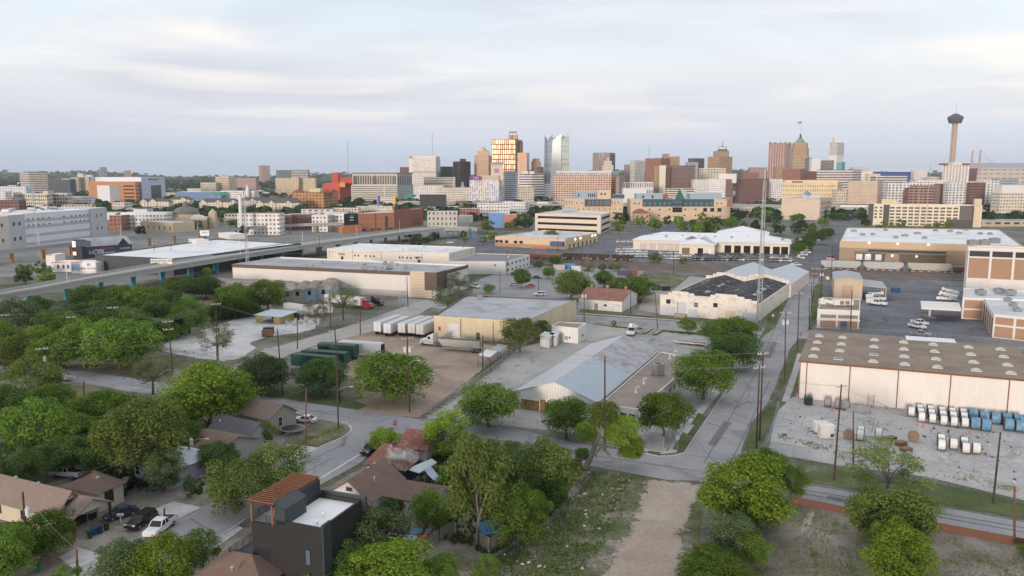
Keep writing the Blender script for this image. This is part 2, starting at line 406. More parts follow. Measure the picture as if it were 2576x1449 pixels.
for px in([(1903,862),(1925,820),(1931,775),(1986,706),(2002,713),(1952,824)],[(2040,742),(2048,716),(2072,712),(2064,760),(2052,790),(2044,830),(2030,832),(2034,800)],[(1946,980),(1985,878),(2010,880),(1992,935),(1972,980)],[(1931,1018),(1958,996),(1964,1012),(1957,1034),(1944,1060),(1925,1110),(1898,1140),(1865,1130),(1890,1066)],[(1985,985),(2008,930),(2010,985),(2000,1003)],[(1450,784),(1470,780),(1785,808),(1785,812),(1600,799),(1450,788)],[(1480,815),(1500,812),(1785,840),(1890,852),(1888,858),(1780,846),(1560,826)]):
 patch('grass_verge',px,GRASS,.055,.7)
patch('grass_verge',[(2005,1192),(2060,1172),(2140,1182),(2331,1206),(2640,1280),(2640,1322),(2331,1264),(2200,1244),(2019,1214)],GRASS,.05,1.2)
patch('grass_verge',[(560,978),(640,962),(760,975),(850,990),(935,1020),(900,1034),(851,1022),(644,993)],GRASS,.06,1.2)
patch('dusty_ground',[(130,905),(300,890),(480,905),(560,935),(640,955),(640,990),(480,970),(325,948),(155,922)],DRYG,.04,1.5)
patch('front_lawn',[(150,960),(240,972),(335,992),(420,1010),(300,1050),(140,1060),(60,1010)],DRYG,.04,1.5)
patch('corner_yard',[(740,1044),(800,1058),(866,1069),(878,1081),(856,1098),(800,1122),(735,1110),(700,1085)],DRYG,.04,1.0)
patch('house_lots',[(640,1020),(740,1042),(730,1110),(700,1160),(520,1262),(300,1365),(100,1470),(-200,1480),(-200,960),(150,962),(330,990),(480,1004)],DUST,.008,2)
patch('house_lots',[(1010,1096),(1300,1150),(1490,1176),(1500,1200),(1420,1300),(1250,1480),(440,1480),(545,1364),(625,1308),(810,1222),(915,1165)],DUST,.008,2)
patch('vacant_lot',[(1490,1178),(1620,1200),(1677,1210),(1762,1213),(1775,1250),(1765,1480),(1060,1480),(1250,1390),(1400,1300)],gmat('lot_weeds',[(.36,(.045,.075,.03)),(.46,(.09,.115,.05)),(.53,(.16,.155,.105)),(.60,(.30,.275,.25))],.2,2.2,edge=.4),.03,1.0)
patch('dirt_track',[(1600,1188),(1700,1200),(1810,1207),(1785,1260),(1755,1350),(1750,1520),(1400,1520),(1500,1400),(1545,1330),(1575,1260)],DIRTP,.06,4.4)
patch('vacant_lot',[(1986,1262),(2161,1292),(2344,1327),(2640,1380),(2700,1480),(1760,1480),(1800,1330),(1860,1250)],DUST,.03,1.0)
patch('dirt_path',[(2030,1283),(2055,1287),(2040,1330),(2010,1345),(2015,1310)],DIRTP,.05,.6)
for px in([(720,1116),(804,1126),(770,1140),(728,1160),(700,1140)],[(390,1280),(435,1261),(508,1276),(422,1318)],[(148,1402),(195,1376),(280,1402),(205,1446)],[(535,1400),(600,1418),(540,1460),(490,1440)],[(505,1385),(600,1322),(612,1328),(524,1392)]):
 sheet('driveway_pad',px,CONC2,.05)
def strip(name,px,wd,m,z,kind='structure'):
 b=MB();P=[G(x,y,z)for x,y in px];L_=[]
 for i,p in enumerate(P):
  d=(P[min(i+1,len(P)-1)]-P[max(i-1,0)]).normalized();s_=Vector((-d.y,d.x,0))*wd/2;L_.append((p+s_,p-s_))
 for(a,b1),(c,d1)in zip(L_,L_[1:]):b.face([b1,d1,c,a])
 o=b.build(name,m);o['kind']=kind;return o
strip('pavement',[(1500,1104),(1600,1126),(1660,1139),(1690,1136),(1704,1110),(1752,1046),(1782,1008),(1820,950)],1.6,CONC2,.062)
strip('pavement',[(1975,1010),(1995,950),(2013,890)],1.5,CONC2,.065)
for px in([(1733,1069),(1755,1036),(1778,1047),(1763,1070)],[(1688,1130),(1702,1105),(1716,1085),(1746,1098),(1722,1137)],[(1628,1132),(1668,1138),(1656,1146),(1628,1140)]):
 patch('grass_verge',px,GRASS,.075,.35)
def kerb(px,wd=.18,h=.13):
 b=MB();pts=[G(x,y)for x,y in px]
 for p,q in zip(pts,pts[1:]):b.bar((p.x,p.y,h/2),(q.x,q.y,h/2),wd,h)
 tag(b.build('kerb',CURB),kind='structure')
kerb([(799,1054),(845,1058),(869,1063),(880,1071),(884,1080),(878,1090),(860,1102),(830,1114),(804,1125)],.3)
kerb([(1495,1112),(1600,1136),(1657,1148),(1690,1147),(1710,1143),(1722,1138),(1747,1098),(1784,1046),(1802,1016),(1830,975),(1857,933),(1890,870)])
kerb([(1450,788),(1620,800),(1785,812),(1900,821)],.9)
kerb([(1450,812),(1620,825),(1785,838),(1890,852)],.5)
kerb([(617,1307),(537,1364),(487,1399),(440,1435)])
kerb([(520,1272),(422,1318),(312,1372),(200,1430)])
def lines(name,segs,m,wd=.12,z=.05):
 b=MB()
 for p,q in segs:
  p,q=G(*p,z),G(*q,z);d=(q-p).normalized();s_=Vector((-d.y,d.x,0))*wd/2
  b.face([p-s_,q-s_,q+s_,p+s_])
 tag(b.build(name,m),kind='structure')
SEAMT=mat('tar_seam',(.11,.11,.12),.8,.3,1)
lines('tar_seam',[((325,968),(640,1006)),((640,1006),(880,1050)),((1010,1075),(1290,1112)),((1290,1112),(1480,1148)),((1480,1143),(1800,1192)),((1990,1236),(2330,1294)),((2330,1294),(2640,1350)),((2000,1228),(2640,1338)),((620,1240),(860,1118)),((560,1290),(840,1150)),((1770,1165),(1905,930)),((1830,1180),(1935,960)),((1905,930),(1985,740)),((1460,800),(1900,838)),((1722,1143),(1860,1160))],SEAMT,.16)
lines('tar_patch',[((1790,1120),(1830,1060)),((700,1170),(760,1140)),((2080,1250),(2140,1262)),((1380,1124),(1440,1136)),((1930,900),(1948,860)),((420,978),(520,990))],mat('tar_patch',(.16,.16,.175),.9,.25,1),1.6,.046)
b=MB()
for x,y in((1428,1107),(610,1322),(1850,1010)):p=G(x,y);b.cyl((p.x,p.y,.045),.4,.012,14)
tag(b.build('manhole_covers',mat('iron_lid',(.09,.085,.085),.7)),kind='structure')
WPAINT=mat('road_paint',(.62,.62,.6),.8,.2,2)
lines('road_marking',[((921,1132),(806,1203))],WPAINT,.35)
GLASS=plain('dark_glass',(.025,.03,.038),.18,0,.3)
GLASSB=plain('sky_glass',(.10,.13,.17),.1,0,.5)
WFR=mat('white_frame',(.62,.61,.59),.6,.1,2)
BRF=mat('brown_frame',(.09,.06,.05),.6,.2,2)
DKM=mat('dark_metal',(.035,.037,.042),.5,.3,2)
GLV=mat('galvanised',(.36,.37,.39),.45,.2,2,metal=.6)
WHT=mat('white_paint',(.70,.69,.67),.6,.12,1)
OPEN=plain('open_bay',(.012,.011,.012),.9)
def cen(P):return Vector((sum(p[0]for p in P)/len(P),sum(p[1]for p in P)/len(P),0))
def inset(P,d):
 P=[Vector((p[0],p[1],0))for p in P];k=len(P)
 if sum(P[i].x*P[(i+1)%k].y-P[(i+1)%k].x*P[i].y for i in range(k))<0:P.reverse()
 o=[]
 for i,p in enumerate(P):
  d0=(p-P[i-1]).normalized();d1=(P[(i+1)%k]-p).normalized()
  bs=Vector((-d0.y-d1.y,d0.x+d1.x,0));o.append(p+bs.normalized()*d/max(.35,bs.length/2))
 return o
def flat_block(th,P,h,wallm,roofm,parapet=.6,pm=None,pw=.3,z0=0.0,wname='wall',rname='roof'):
 b=MB();b.prism(P,z0,h,top=False)
 if parapet:
  I=inset(P,pw);k=len(I);O=inset(P,0)
  for i in range(k):
   j=(i+1)%k
   b.mat=1 if pm else 0
   b.face([(O[i].x,O[i].y,h),(O[j].x,O[j].y,h),(I[j].x,I[j].y,h),(I[i].x,I[i].y,h)])
   b.face([(I[i].x,I[i].y,h),(I[j].x,I[j].y,h),(I[j].x,I[j].y,h-parapet),(I[i].x,I[i].y,h-parapet)])
  w_=part(b,wname,[wallm,pm or wallm],th)
  r=MB();r.face([(p.x,p.y,h-parapet)for p in inset(P,pw*.5)])
 else:
  w_=part(b,wname,wallm,th)
  r=MB();q=inset(P,-.25);r.prism(q,h,h+.25,True)
 part(r,rname,roofm,th);return w_
def frame_on(A,B):d=Vector((B[0]-A[0],B[1]-A[1],0));L_=d.length;return d/L_,L_,math.atan2(d.y,d.x)
WM={}
def winmesh(w_,h_,fm,gm,mull=(1,1),fw=.09,deep=.06,name='window'):
 k=(round(w_,2),round(h_,2),fm.name,gm.name,mull,fw,name)
 if k in WM:return WM[k]
 b=MB();b.mat=1;b.box((0,-.0,h_/2),(w_-.02,.03,h_-.02))
 b.mat=0
 if fw:
  b.box((0,0,h_-fw/2),(w_,deep*2,fw));b.box((0,0,fw/2),(w_,deep*2.6,fw))
  for s_ in(-1,1):b.box((s_*(w_/2-fw/2),0,h_/2),(fw,deep*1.9,h_-2*fw))
  for i in range(1,mull[0]):b.box((-w_/2+w_*i/mull[0],0,h_/2),(fw*.6,deep*1.5,h_-2*fw))
  for i in range(1,mull[1]):b.box((0,0,h_*i/mull[1]),(w_-2*fw,deep*1.4,fw*.6))
 me=b.build(name,[fm,gm]);m_=me.data;bpy.data.objects.remove(me);WM[k]=m_;return m_
def put(th,name,me,p,ang,label=None):
 r=th
 o=bpy.data.objects.new(name,me);COL.objects.link(o);own(o,th)
 o.location=Vector(p)-BASES[th.name];o.rotation_euler=(0,0,ang)
 if label:o['label']=label
 return o
def wins(th,A,B,zs,us,w_,h_,fm=None,gm=None,mull=(1,1),name='window',fw=.09,out=.05):
 me=winmesh(w_,h_,fm or WFR,gm or GLASS,mull,fw,name=name);d,L_,a=frame_on(A,B);nrm=Vector((d.y,-d.x,0))
 for z in zs:
  for u in us:
   p=Vector((A[0],A[1],0))+d*L_*u+nrm*out;put(th,name,me,(p.x,p.y,z),a)
def lin(a,b,k):return[a+(b-a)*i/(k-1)for i in range(k)]if k>1 else[(a+b)/2]
def panel(th,name,A,B,u0,u1,z0,z1,m,out=.06,thick=.1,label=None):
 d,L_,a=frame_on(A,B);nrm=Vector((d.y,-d.x,0));b=MB()
 c=Vector((A[0],A[1],0))+d*L_*(u0+u1)/2+nrm*(out-thick/2)
 b.box((c.x,c.y,(z0+z1)/2),(L_*(u1-u0),thick,z1-z0),a)
 return part(b,name,m,th,label=label)
def roof_unit(p,s_=(1.6,1.2,1.0),rz=0,label='small grey rooftop cooling unit',group=None,name='rooftop_unit'):
 t=thing(name,label,'rooftop unit',group,p,rz)
 b=MB();b.box((0,0,s_[2]/2+.12),s_);b.box((0,0,.06),(s_[0]*.8,s_[1]*.8,.12));lpart(b,'casing',GLV,t)
 b=MB();b.cyl((0,0,s_[2]+.12),min(s_[:2])*.36,.12,10);lpart(b,'fan',DKM,t)
 return t
def text(th,name,s_,p,ang,size,m,parent=None,ext=.02,label=None):
 c=bpy.data.curves.new(name,'FONT');c.body=s_;c.size=size;c.align_x='CENTER';c.align_y='CENTER';c.extrude=ext
 t=bpy.data.objects.new(name,c);COL.objects.link(t)
 bpy.context.view_layer.update();dg=bpy.context.evaluated_depsgraph_get()
 me=bpy.data.meshes.new_from_object(t.evaluated_get(dg));bpy.data.objects.remove(t);me.materials.clear();me.materials.append(m)
 o=bpy.data.objects.new(name,me);COL.objects.link(o);own(o,parent or th)
 o.location=Vector(p)-BASES[th.name];o.rotation_euler=(math.pi/2,0,ang)
 if label:o['label']=label
 return o
def PG(px,z):return[G(x,y,z)for x,y in px]
def mid(a,b,u=.5):return a+(b-a)*u
CREAMW=mat('cream_wall',(.66,.56,.40),.85,.12,.3,streak=.25)
ROOFG=mat('grey_membrane',(.40,.41,.44),.8,.15,.15,stain=(.26,.26,.28),stainamt=.5,stainscale=.08)
ROOFL=mat('pale_membrane',(.60,.61,.64),.75,.12,.15,stain=(.42,.43,.46),stainamt=.5,stainscale=.07)
ROOFW=mat('white_membrane',(.76,.77,.80),.7,.08,.15,stain=(.56,.57,.6),stainamt=.5,stainscale=.06)
TAR=mat('gravel_roof',(.30,.25,.215),.95,.22,.2,stain=(.22,.18,.15),stainamt=.5,stainscale=.1)
PINKW=mat('pale_pink_wall',(.76,.71,.66),.85,.06,.25,streak=.12)
OFFW=mat('off_white_wall',(.72,.70,.68),.85,.10,.3,streak=.15)
BROWNT=mat('brown_trim',(.13,.095,.08),.7,.15,1)
RUST=mat('rust_edge',(.22,.10,.06),.9,.3,1)
h=HT(1093,848,793.7)
P=PG([(1091,793.7),(1322,808.3),(1449,754),(1172,742)],h)
t=thing('warehouse','cream flat-roofed warehouse with white trailers backed against its side','warehouse',loc=cen(P))
flat_block(t,P,h,CREAMW,ROOFG,.4,BROWNT)
A,B,C_,D_=P
panel(t,'loading_door',A,B,.165,.285,.8,4.6,WHT)
panel(t,'door',A,B,.47,.51,0,2.4,BROWNT)
for u in(.30,.655):panel(t,'downpipe',A,B,u-.003,u+.003,0,h-.5,BROWNT,.1,.12)
panel(t,'sign_plate',A,B,.05,.075,2.2,3.4,mat('red_sign',(.45,.05,.04),.6))
for u in(.2,.45,.72):panel(t,'wall_joint',B,C_,u-.002,u+.002,0,h-.5,mat('joint',(.4,.35,.25),.9))
for px,lab in(((1207,752),'small black roof vent on the cream warehouse roof'),):roof_unit(G(*px,h-.4),(1.6,1.6,1.5),.2,lab)
for px in((1524,763),(1250,772)):
 pass
h2=HT(1455,864,825)
P=PG([(1387.5,819),(1454,825.5),(1474,812.5),(1405,809)],h2)
t=thing('workshop','small white box-shaped workshop with a brown flat roof and roller door','workshop',loc=cen(P))
flat_block(t,P,h2,OFFW,TAR,.15)
panel(t,'roller_door',P[1],P[2],.3,.75,0,4.2,WHT,.08);panel(t,'roller_window',P[1],P[2],.38,.67,1.5,1.9,GLASS,.12)
panel(t,'meter_box',P[0],P[1],.5,.62,.9,1.9,GLV,.25,.25);panel(t,'vent',P[0],P[1],.66,.71,1.3,1.9,DKM,.1)
SHEDW=mat('shed_ribbed',(.62,.62,.62),.6,.1,1,rib=(.5,))
for i,px in enumerate(([(1358,845),(1381,851),(1393,840),(1371,836)],[(1383,842),(1400,846),(1406,838),(1392,833)])):
 hh=3.0;P=PG(px,hh);t=thing('storage_shed',('white ribbed metal storage shed beside the leafy tree','small white ribbed shed against the white workshop')[i],'shed',loc=cen(P))
 flat_block(t,P,hh,SHEDW,ROOFL,0);panel(t,'door',P[0],P[1],.3,.6,.05,2.2,WHT)
h=HT(1090,750,686)
P=PG([(584,664.5),(1096,687),(1177,666),(704,646)],h)
t=thing('warehouse','long pale warehouse with a dark brown parapet band and grey roof','warehouse',loc=cen(P))
flat_block(t,P,h,mat('pale_block',(.69,.655,.62),.85,.06,.2),ROOFG,.7)
A,B,C_,D_=P
panel(t,'parapet_band',A,B,-.002,.905,h-1.4,h+.05,BROWNT,.12,.12);panel(t,'parapet_band',B,C_,0,1,h-1.4,h+.05,BROWNT,.12,.12)
panel(t,'base_course',A,B,.2,.87,0,2.6,mat('grey_base',(.45,.42,.40),.9,.15,.3),.1)
SLAT=mat('slat_cladding',(.66,.55,.42),.8,.1,1,rib=(.62,1,.3))
panel(t,'slat_panel',A,B,.885,.985,.1,h+.5,SLAT,.5,.5);panel(t,'corner_panel',A,B,.952,1.006,3.4,h+.3,BROWNT,.7,.3)
panel(t,'corner_panel',B,C_,0,.3,3.0,h+.2,BROWNT,.3,.3)
text(t,'lettering','STORAGE\nSHOWROOM',mid(A,B,.915)+Vector((0,-.62,h-1.6)),frame_on(A,B)[2],.8,BROWNT)if False else None
for i,(px,s_)in enumerate((((771,674),1.2),((788,675),1.2),((943,681),1.4),((962,682),1.4),((917,677),1.8),((980,678),1.8),((919,668),1.0),((969,665),1.2),((1021,676),1.2),((811,663),1.0),((1000,668),.8))):
 roof_unit(G(*px,h-.7),(s_*1.6,s_,s_),.25,'small grey cooling unit on the roof of the long pale warehouse','cooling units on the long pale warehouse')
h=HT(1127,667,637)
P=PG([(822,625),(1129,637),(1195,622),(901,612)],h)
t=thing('warehouse','white warehouse with a white flat roof beside the elevated road','warehouse',loc=cen(P))
flat_block(t,P,h,mat('warm_white_wall',(.74,.69,.61),.85,.08,.25,streak=.2,stain=(.58,.45,.33),stainamt=.05),ROOFW,.35)
A,B,C_,D_=P
for u in(.22,.46,.79):panel(t,'downpipe',A,B,u-.002,u+.002,0,h-.3,GLV,.1,.1)
wins(t,A,B,[2.6],[.24,.27,.33,.37,.40,.61,.635,.67,.7,.75],1.1,1.2)
for u in(.13,.76):panel(t,'canopy',A,B,u-.025,u+.025,3.6,4.0,BROWNT,1.4,1.4)
for u in(.13,.765):panel(t,'door',A,B,u-.01,u+.01,0,2.3,DKM)
for u in(.84,.90):panel(t,'loading_door',A,B,u-.022,u+.022,.8,3.4,WHT)
for px in((968,628),(1013,631),(1066,624),(1122,628),(1165,626),(940,618)):roof_unit(G(*px,h-.35),(1.2,1.0,.8),0,'little white vent on the white warehouse roof','vents on the white warehouse roof','roof_vent')
h=HT(1271,690,657.5)
P=PG([(1125,657),(1271,657.5),(1332,641),(1200,637)],h)
t=thing('office_wing','white annex with a dark flat roof and strip windows at its end','annex',loc=cen(P))
flat_block(t,P,h,OFFW,mat('dark_membrane',(.22,.22,.235),.85,.15,.2),.25)
wins(t,P[1],P[2],[1.2,4.2],lin(.1,.9,6),2.2,1.2);wins(t,P[0],P[1],[h-2.4],[.82],1.0,.9)
panel(t,'entrance_canopy',P[0],P[1],.02,.22,2.6,2.9,GLV,6,6)
h=HT(240,682,641)
P=PG([(239,641),(435,650.5),(757,612),(545,601)],h)
t=thing('warehouse','huge black-walled warehouse with a bright white roof','warehouse',loc=cen(P))
flat_block(t,P,h,mat('black_panel',(.075,.08,.09),.7,.15,.3,rib=(7,0,.012)),ROOFW,.5)
for px,s_ in(((500,611),(14,8,2)),((583,599),(22,10,3))):
 b=MB();p=G(*px,h-.5);tt=thing('roof_house','white plant box on the white warehouse roof','plant room','plant boxes on the white warehouse roof',p,-.9)
 b.box((0,0,s_[2]/2),s_);lpart(b,'casing',WHT,tt);b=MB();b.box((0,0,s_[2]+.1),(s_[0]+.5,s_[1]+.5,.2));lpart(b,'cap',ROOFW,tt)
he=HT(1356,1036,992.6)
L0,R0=G(1292,984,he),G(1500,1012,he)
mY=(L0.y+R0.y)/2;hr=AT(1387.5,960,mY).z
K0=Vector(((L0.x+R0.x)/2,mY,hr))
R1=G(1656,880,he);off=R1-R0;L1=L0+off;K1=K0+off
SHEDM=mat('weathered_sheet',(.36,.41,.48),.5,.12,.5,metal=.25,rib=(.75,0,.1))
SHEDR=mat('rusted_sheet',(.37,.41,.47),.55,.15,.4,metal=.25,stain=(.29,.205,.175),stainamt=.62,stainscale=.35,rib=(.75,0,.1))
SHEDP=mat('pale_sheet',(.47,.48,.51),.5,.1,.5,metal=.2,rib=(.75,0,.1))
t=thing('timber_shed','long gabled timber shed with a weathered blue-grey metal roof and open end','shed',loc=cen([L0,R0,R1,L1]))
def slab(pts,th_=.12):
 b=MB();n_=(pts[1]-pts[0]).cross(pts[2]-pts[0]).normalized()
 if n_.z<0:pts=pts[::-1];n_=-n_
 lo=[p-n_*th_ for p in pts];b.face(pts);b.face(lo[::-1])
 for i in range(len(pts)):
  j=(i+1)%len(pts);b.face([lo[i],lo[j],pts[j],pts[i]])
 return b
m1,m2=.46,.46
part(slab([L0,K0,K1,L1]),'roof',SHEDP,t)
Rm,Km=mid(R0,R1,m1),mid(K0,K1,m2)
part(slab([K0,R0,Rm,Km]),'roof',SHEDM,t);part(slab([Km,Rm,R1,K1]),'roof',SHEDR,t,label='rust-streaked far half of the roof')
dx=(R0-L0);dn=Vector((dx.x,dx.y,0)).normalized();wL=dx.length;ln=off.normalized()
def spt(u,z,dpt=.0):p=L0+dx*u+ln*dpt;return Vector((p.x,p.y,z))
b=MB()
g0=.25
b.face([spt(0,he-1.5,g0),spt(1,he-1.5,g0),spt(1,he-.15,g0),spt(.5,hr-.15,g0),spt(0,he-.15,g0)])
b.face([spt(.31,0,g0),spt(.33,0,g0),spt(.33,he-1.5,g0),spt(.31,he-1.5,g0)])
b.face([spt(.66,0,g0),spt(1,0,g0),spt(1,he-1.5,g0),spt(.66,he-1.5,g0)])
b.face([spt(1,0,g0),spt(1,0,off.length),spt(1,he-.2,off.length),spt(1,he-.2,g0)])
part(b,'wall',mat('shed_white',(.74,.72,.68),.7,.08,.5,rib=(.6,)),t)
b=MB();b.face([spt(.3,0,14),spt(.95,0,14),spt(.95,he-.3,14),spt(.3,he-.3,14)]);b.face([spt(.31,0,g0+1),spt(.31,0,60),spt(.31,he,60),spt(.31,he,g0+1)])
part(b,'inner_wall',mat('shed_inside',(.13,.09,.06),.9,.2,.5),t)
for u in(.02,.31):
 for k in range(9):
  b=MB();p=spt(u,0,.4+k*off.length/8.3);b.bar(p,p+Vector((0,0,he-.2)),.2);part(b,'post',GLV,t)
CRATE=mat('brown_board',(.30,.17,.075),.85,.2,1.5,rib=(.5,1,.08))
for i,(u,dp,hh)in enumerate(((.115,.9,3.0),(.165,.9,3.0),(.215,.9,3.0),(.265,.9,3.0),(.36,.6,2.6),(.40,3.2,3.2),(.44,3.4,3.4))):
 p=spt(u,0,dp);tt=thing('timber_pack',('tall brown timber pack standing under the left eave of the long shed' if u<.3 else 'brown timber pack stored in the dark opening of the long shed'),'timber pack','timber packs at the open shed end',p,frame_on(L0,R0)[2])
 b=MB();b.box((0,0,hh/2+.1),(1.15,1.1,hh));lpart(b,'boards',CRATE,tt);b=MB();b.box((-.4,0,.05),(.12,1.1,.1));b.box((.4,0,.05),(.12,1.1,.1));lpart(b,'bearer',BRF,tt)
ht=he-.4
P=[G(1503,1016,ht),G(1605,1030,ht),G(1757,901,ht),G(1659,884,ht)]
P[0]=R0+dn*.5+ln*1.0;P[3]=R1+dn*.5
t=thing('office_building','low flat building with a brown gravel roof joined to the long shed','building',loc=cen(P))
flat_block(t,P,ht,OFFW,TAR,.2)
b=MB();b.bar(R0+dn*.3+Vector((0,0,-.05)),R1+dn*.3+Vector((0,0,-.05)),.35,.3);part(b,'gutter',GLV,t)
wins(t,P[0],P[1],[1.0],lin(.15,.85,4),1.5,1.3);wins(t,P[1],P[2],[1.0],lin(.06,.94,12),1.5,1.2)
t=roof_unit(G(1654,943,ht-.2),(2.3,2.0,2.6),.55,'large pale cooling unit in the middle of the brown gravel roof')
for i,px in enumerate(((1599,988),(1619,966),(1684,903),(1695,896))):
 p=G(px[0],px[1],ht-.2);tt=thing('gooseneck_vent',('white hooked roof vent nearest the street corner','white hooked roof vent second from the street corner','white hooked roof vent beside the far parapet, left of a pair','white hooked roof vent beside the far parapet, right of a pair')[i],'roof vent','hooked vents on the brown gravel roof',p)
 b=MB();b.cyl((0,0,0),.45,.4,10,.25);lpart(b,'flashing',WHT,tt)
 b=MB();b.tube([(0,0,.4),(0,0,1.1),(.1,0,1.4),(.4,0,1.5),(.6,0,1.3),(.62,0,1.1)],.17,8);lpart(b,'pipe',WHT,tt,True)
BRK=mat('whitewashed_brick',(.74,.69,.63),.95,.12,.8,streak=.15,stain=(.56,.44,.36),stainamt=.4,stainscale=.6,bump=.3)
BLKR=mat('burnt_roof',(.032,.032,.036),.9,.35,.4,stain=(.20,.20,.21),stainamt=.35,stainscale=.5)
A=G(1659,791);B=G(1902,812)
zt=lambda x,y:AT(x,y,mid(A,B,(x-1659)/243).y).z
d,L_,ang=frame_on(A,B)
stp=[(0,1659,746),(.085,1680,742),(.13,1692,737),(.20,1705,733),(.30,1731,738),(.36,1747,744),(.43,1765,750),(.53,1790,747),(.58,1805,743),(.67,1820,740),(.80,1850,746),(.87,1870,752),(.94,1890,757),(1.0,1902,760)]
Af=G(1720,711,zt(1659,746)-.3)
depth=(Af-A);depth.z=0
nb=Vector((-d.y,d.x,0));dl=62.0
t=thing('mill_building','old whitewashed brick mill with stepped gables and two black patched roofs','mill',loc=A+nb*20)
for off_,nm in((0,0),(dl,1)):
 b=MB()
 for(u0,x0,y0),(u1,x1,y1)in zip(stp,stp[1:]):
  z=zt(x0 if y0<y1 else x1,min(y0,y1))
  c=A+d*L_*(u0+u1)/2+nb*(off_+.2);b.box((c.x,c.y,z/2),(L_*(u1-u0),.4,z),ang)
 part(b,'stepped_wall',BRK,t)
for u in(0.003,.997):
 b=MB();p,q=A+d*L_*u+nb*.4,A+d*L_*u+nb*dl;z=zt(1659,746)-.6;b.bar(p+Vector((0,0,z/2)),q+Vector((0,0,z/2)),.4,z);part(b,'side_wall',BRK,t)
zE,zR=zt(1659,746)-.9,zt(1720,734)-.9
for(u0,u1,u2)in((.0,.235,.47),(.47,.73,1.0)):
 q=lambda u,s_,z:A+d*L_*u+nb*s_+Vector((0,0,z))
 part(slab([q(u0,.4,zE),q(u1,.4,zR),q(u1,dl-.1,zR),q(u0,dl-.1,zE)]),'roof',BLKR,t);part(slab([q(u1,.4,zR),q(u2,.4,zE),q(u2,dl-.1,zE),q(u1,dl-.1,zR)]),'roof',BLKR,t)
wins(t,A,B,[4.2],[.09,.585],1.5,1.5,BRF,GLASS,(2,2));wins(t,A,B,[3.6],[.385],1.6,1.8,WFR,GLASSB,(2,2))
panel(t,'loading_door',A,B,.19,.285,1.2,5.0,mat('blue_grey_door',(.50,.53,.58),.8,.1),.05);panel(t,'door_frame',A,B,.185,.19,1.2,5.2,BRF,.12,.2)
panel(t,'boarded_door',A,B,.69,.79,.4,3.4,CREAMW,.08)
GREYP=mat('grey_painted_base',(.52,.54,.58),.9,.08,.5)
for u0,u1,z1 in((.0,.17,3.2),(.3,.4,3.0),(.86,1.0,3.2)):panel(t,'painted_base',A,B,u0,u1,0,z1,GREYP,.03,.06)
b=MB();c=A+d*L_*.235-nb*1.2;b.box((c.x,c.y,.55),(L_*.12,2.4,1.1),ang);part(b,'loading_dock',mat('brick_dock',(.38,.33,.28),.95,.25,1),t)
b=MB();rr=random.Random(3)
for i in range(16):
 u0,s0=rr.choice((.12,.36,.62,.86)),rr.uniform(6,dl-6);up=(u0-.0)/.235 if u0<.235 else 0
 pk=.235 if u0<.47 else.73;bs=(.0,.47)if u0<.47 else(.47,1.0)
 f_=1-abs(u0-pk)/(pk-bs[0]if u0<pk else bs[1]-pk);z=zE+(zR-zE)*f_+.06
 sl_=math.atan2(zR-zE,L_*.25)*(-1 if u0>pk else 1)
 c=A+d*L_*u0+nb*s0;w2,l2=rr.uniform(.4,1.0),rr.uniform(.6,2.2)
 e1=d*math.cos(sl_)*w2+Vector((0,0,math.sin(sl_)*w2));e2=nb*l2;c.z=z
 b.face([c-e1-e2,c+e1-e2,c+e1+e2,c-e1+e2])
part(b,'roof_hole',mat('torn_patch',(.42,.42,.44),.8,.4,1),t)
A2=A+nb*(dl+.5);nl=50.0;zE2,zR2=zE-.2,zR+.6
t=thing('mill_annex','rear mill hall with pale blue-grey metal gable roofs behind the black roofs','mill',loc=A2+nb*20)
BLUR=mat('bluegrey_sheet',(.46,.50,.56),.5,.1,.4,metal=.25,rib=(.8,0,.08))
for(u0,u1,u2)in((.02,.27,.52),(.52,.77,1.02)):
 q=lambda u,s_,z:A2+d*L_*u+nb*s_+Vector((0,0,z))
 part(slab([q(u0,0,zE2),q(u1,0,zR2),q(u1,nl,zR2),q(u0,nl,zE2)]),'roof',BLUR,t);part(slab([q(u1,0,zR2),q(u2,0,zE2),q(u2,nl,zE2),q(u1,nl,zR2)]),'roof',BLUR,t)
 b=MB();b.face([q(u0,.3,0),q(u2,.3,0),q(u2,.3,zE2),q(u1,.3,zR2-.2),q(u0,.3,zE2)]);part(b,'gable_wall',OFFW,t)
b=MB();p,q=A2+d*L_*1.012,A2+d*L_*1.012+nb*nl;b.bar(p+Vector((0,0,zE2/2)),q+Vector((0,0,zE2/2)),.3,zE2);p,q=A2+d*L_*.025,A2+d*L_*.025+nb*nl;b.bar(p+Vector((0,0,zE2/2)),q+Vector((0,0,zE2/2)),.3,zE2);part(b,'side_wall',BRK,t)
h=HT(1564,785,757);A,B=G(1455,777),G(1564,785);Cb=G(1600,764)
d,L_,ang=frame_on(A,B);nb=Vector((-d.y,d.x,0));wd=(Cb-B).dot(nb)
hr=AT(1582,729,(B+nb*wd/2).y).z
t=thing('brick_shed','white single-storey shed with a rust-red metal gable roof','shed',loc=cen([A,B,B+nb*wd,A+nb*wd]))
b=MB();b.prism([A,B,B+nb*wd,A+nb*wd],0,h,top=False)
for p in(A,B):b.face([p+Vector((0,0,h)),p+nb*wd+Vector((0,0,h)),p+nb*wd/2+Vector((0,0,hr))])
part(b,'wall',mat('peeling_white',(.70,.69,.67),.9,.1,.6,streak=.2,stain=(.5,.46,.42),stainamt=.3),t)
RRF=mat('rust_red_sheet',(.23,.10,.075),.7,.18,.4,rib=(.9,0,.07),stain=(.32,.17,.12),stainamt=.4)
e=d*.4;Zh,Zr=Vector((0,0,h-.1)),Vector((0,0,hr+.1))
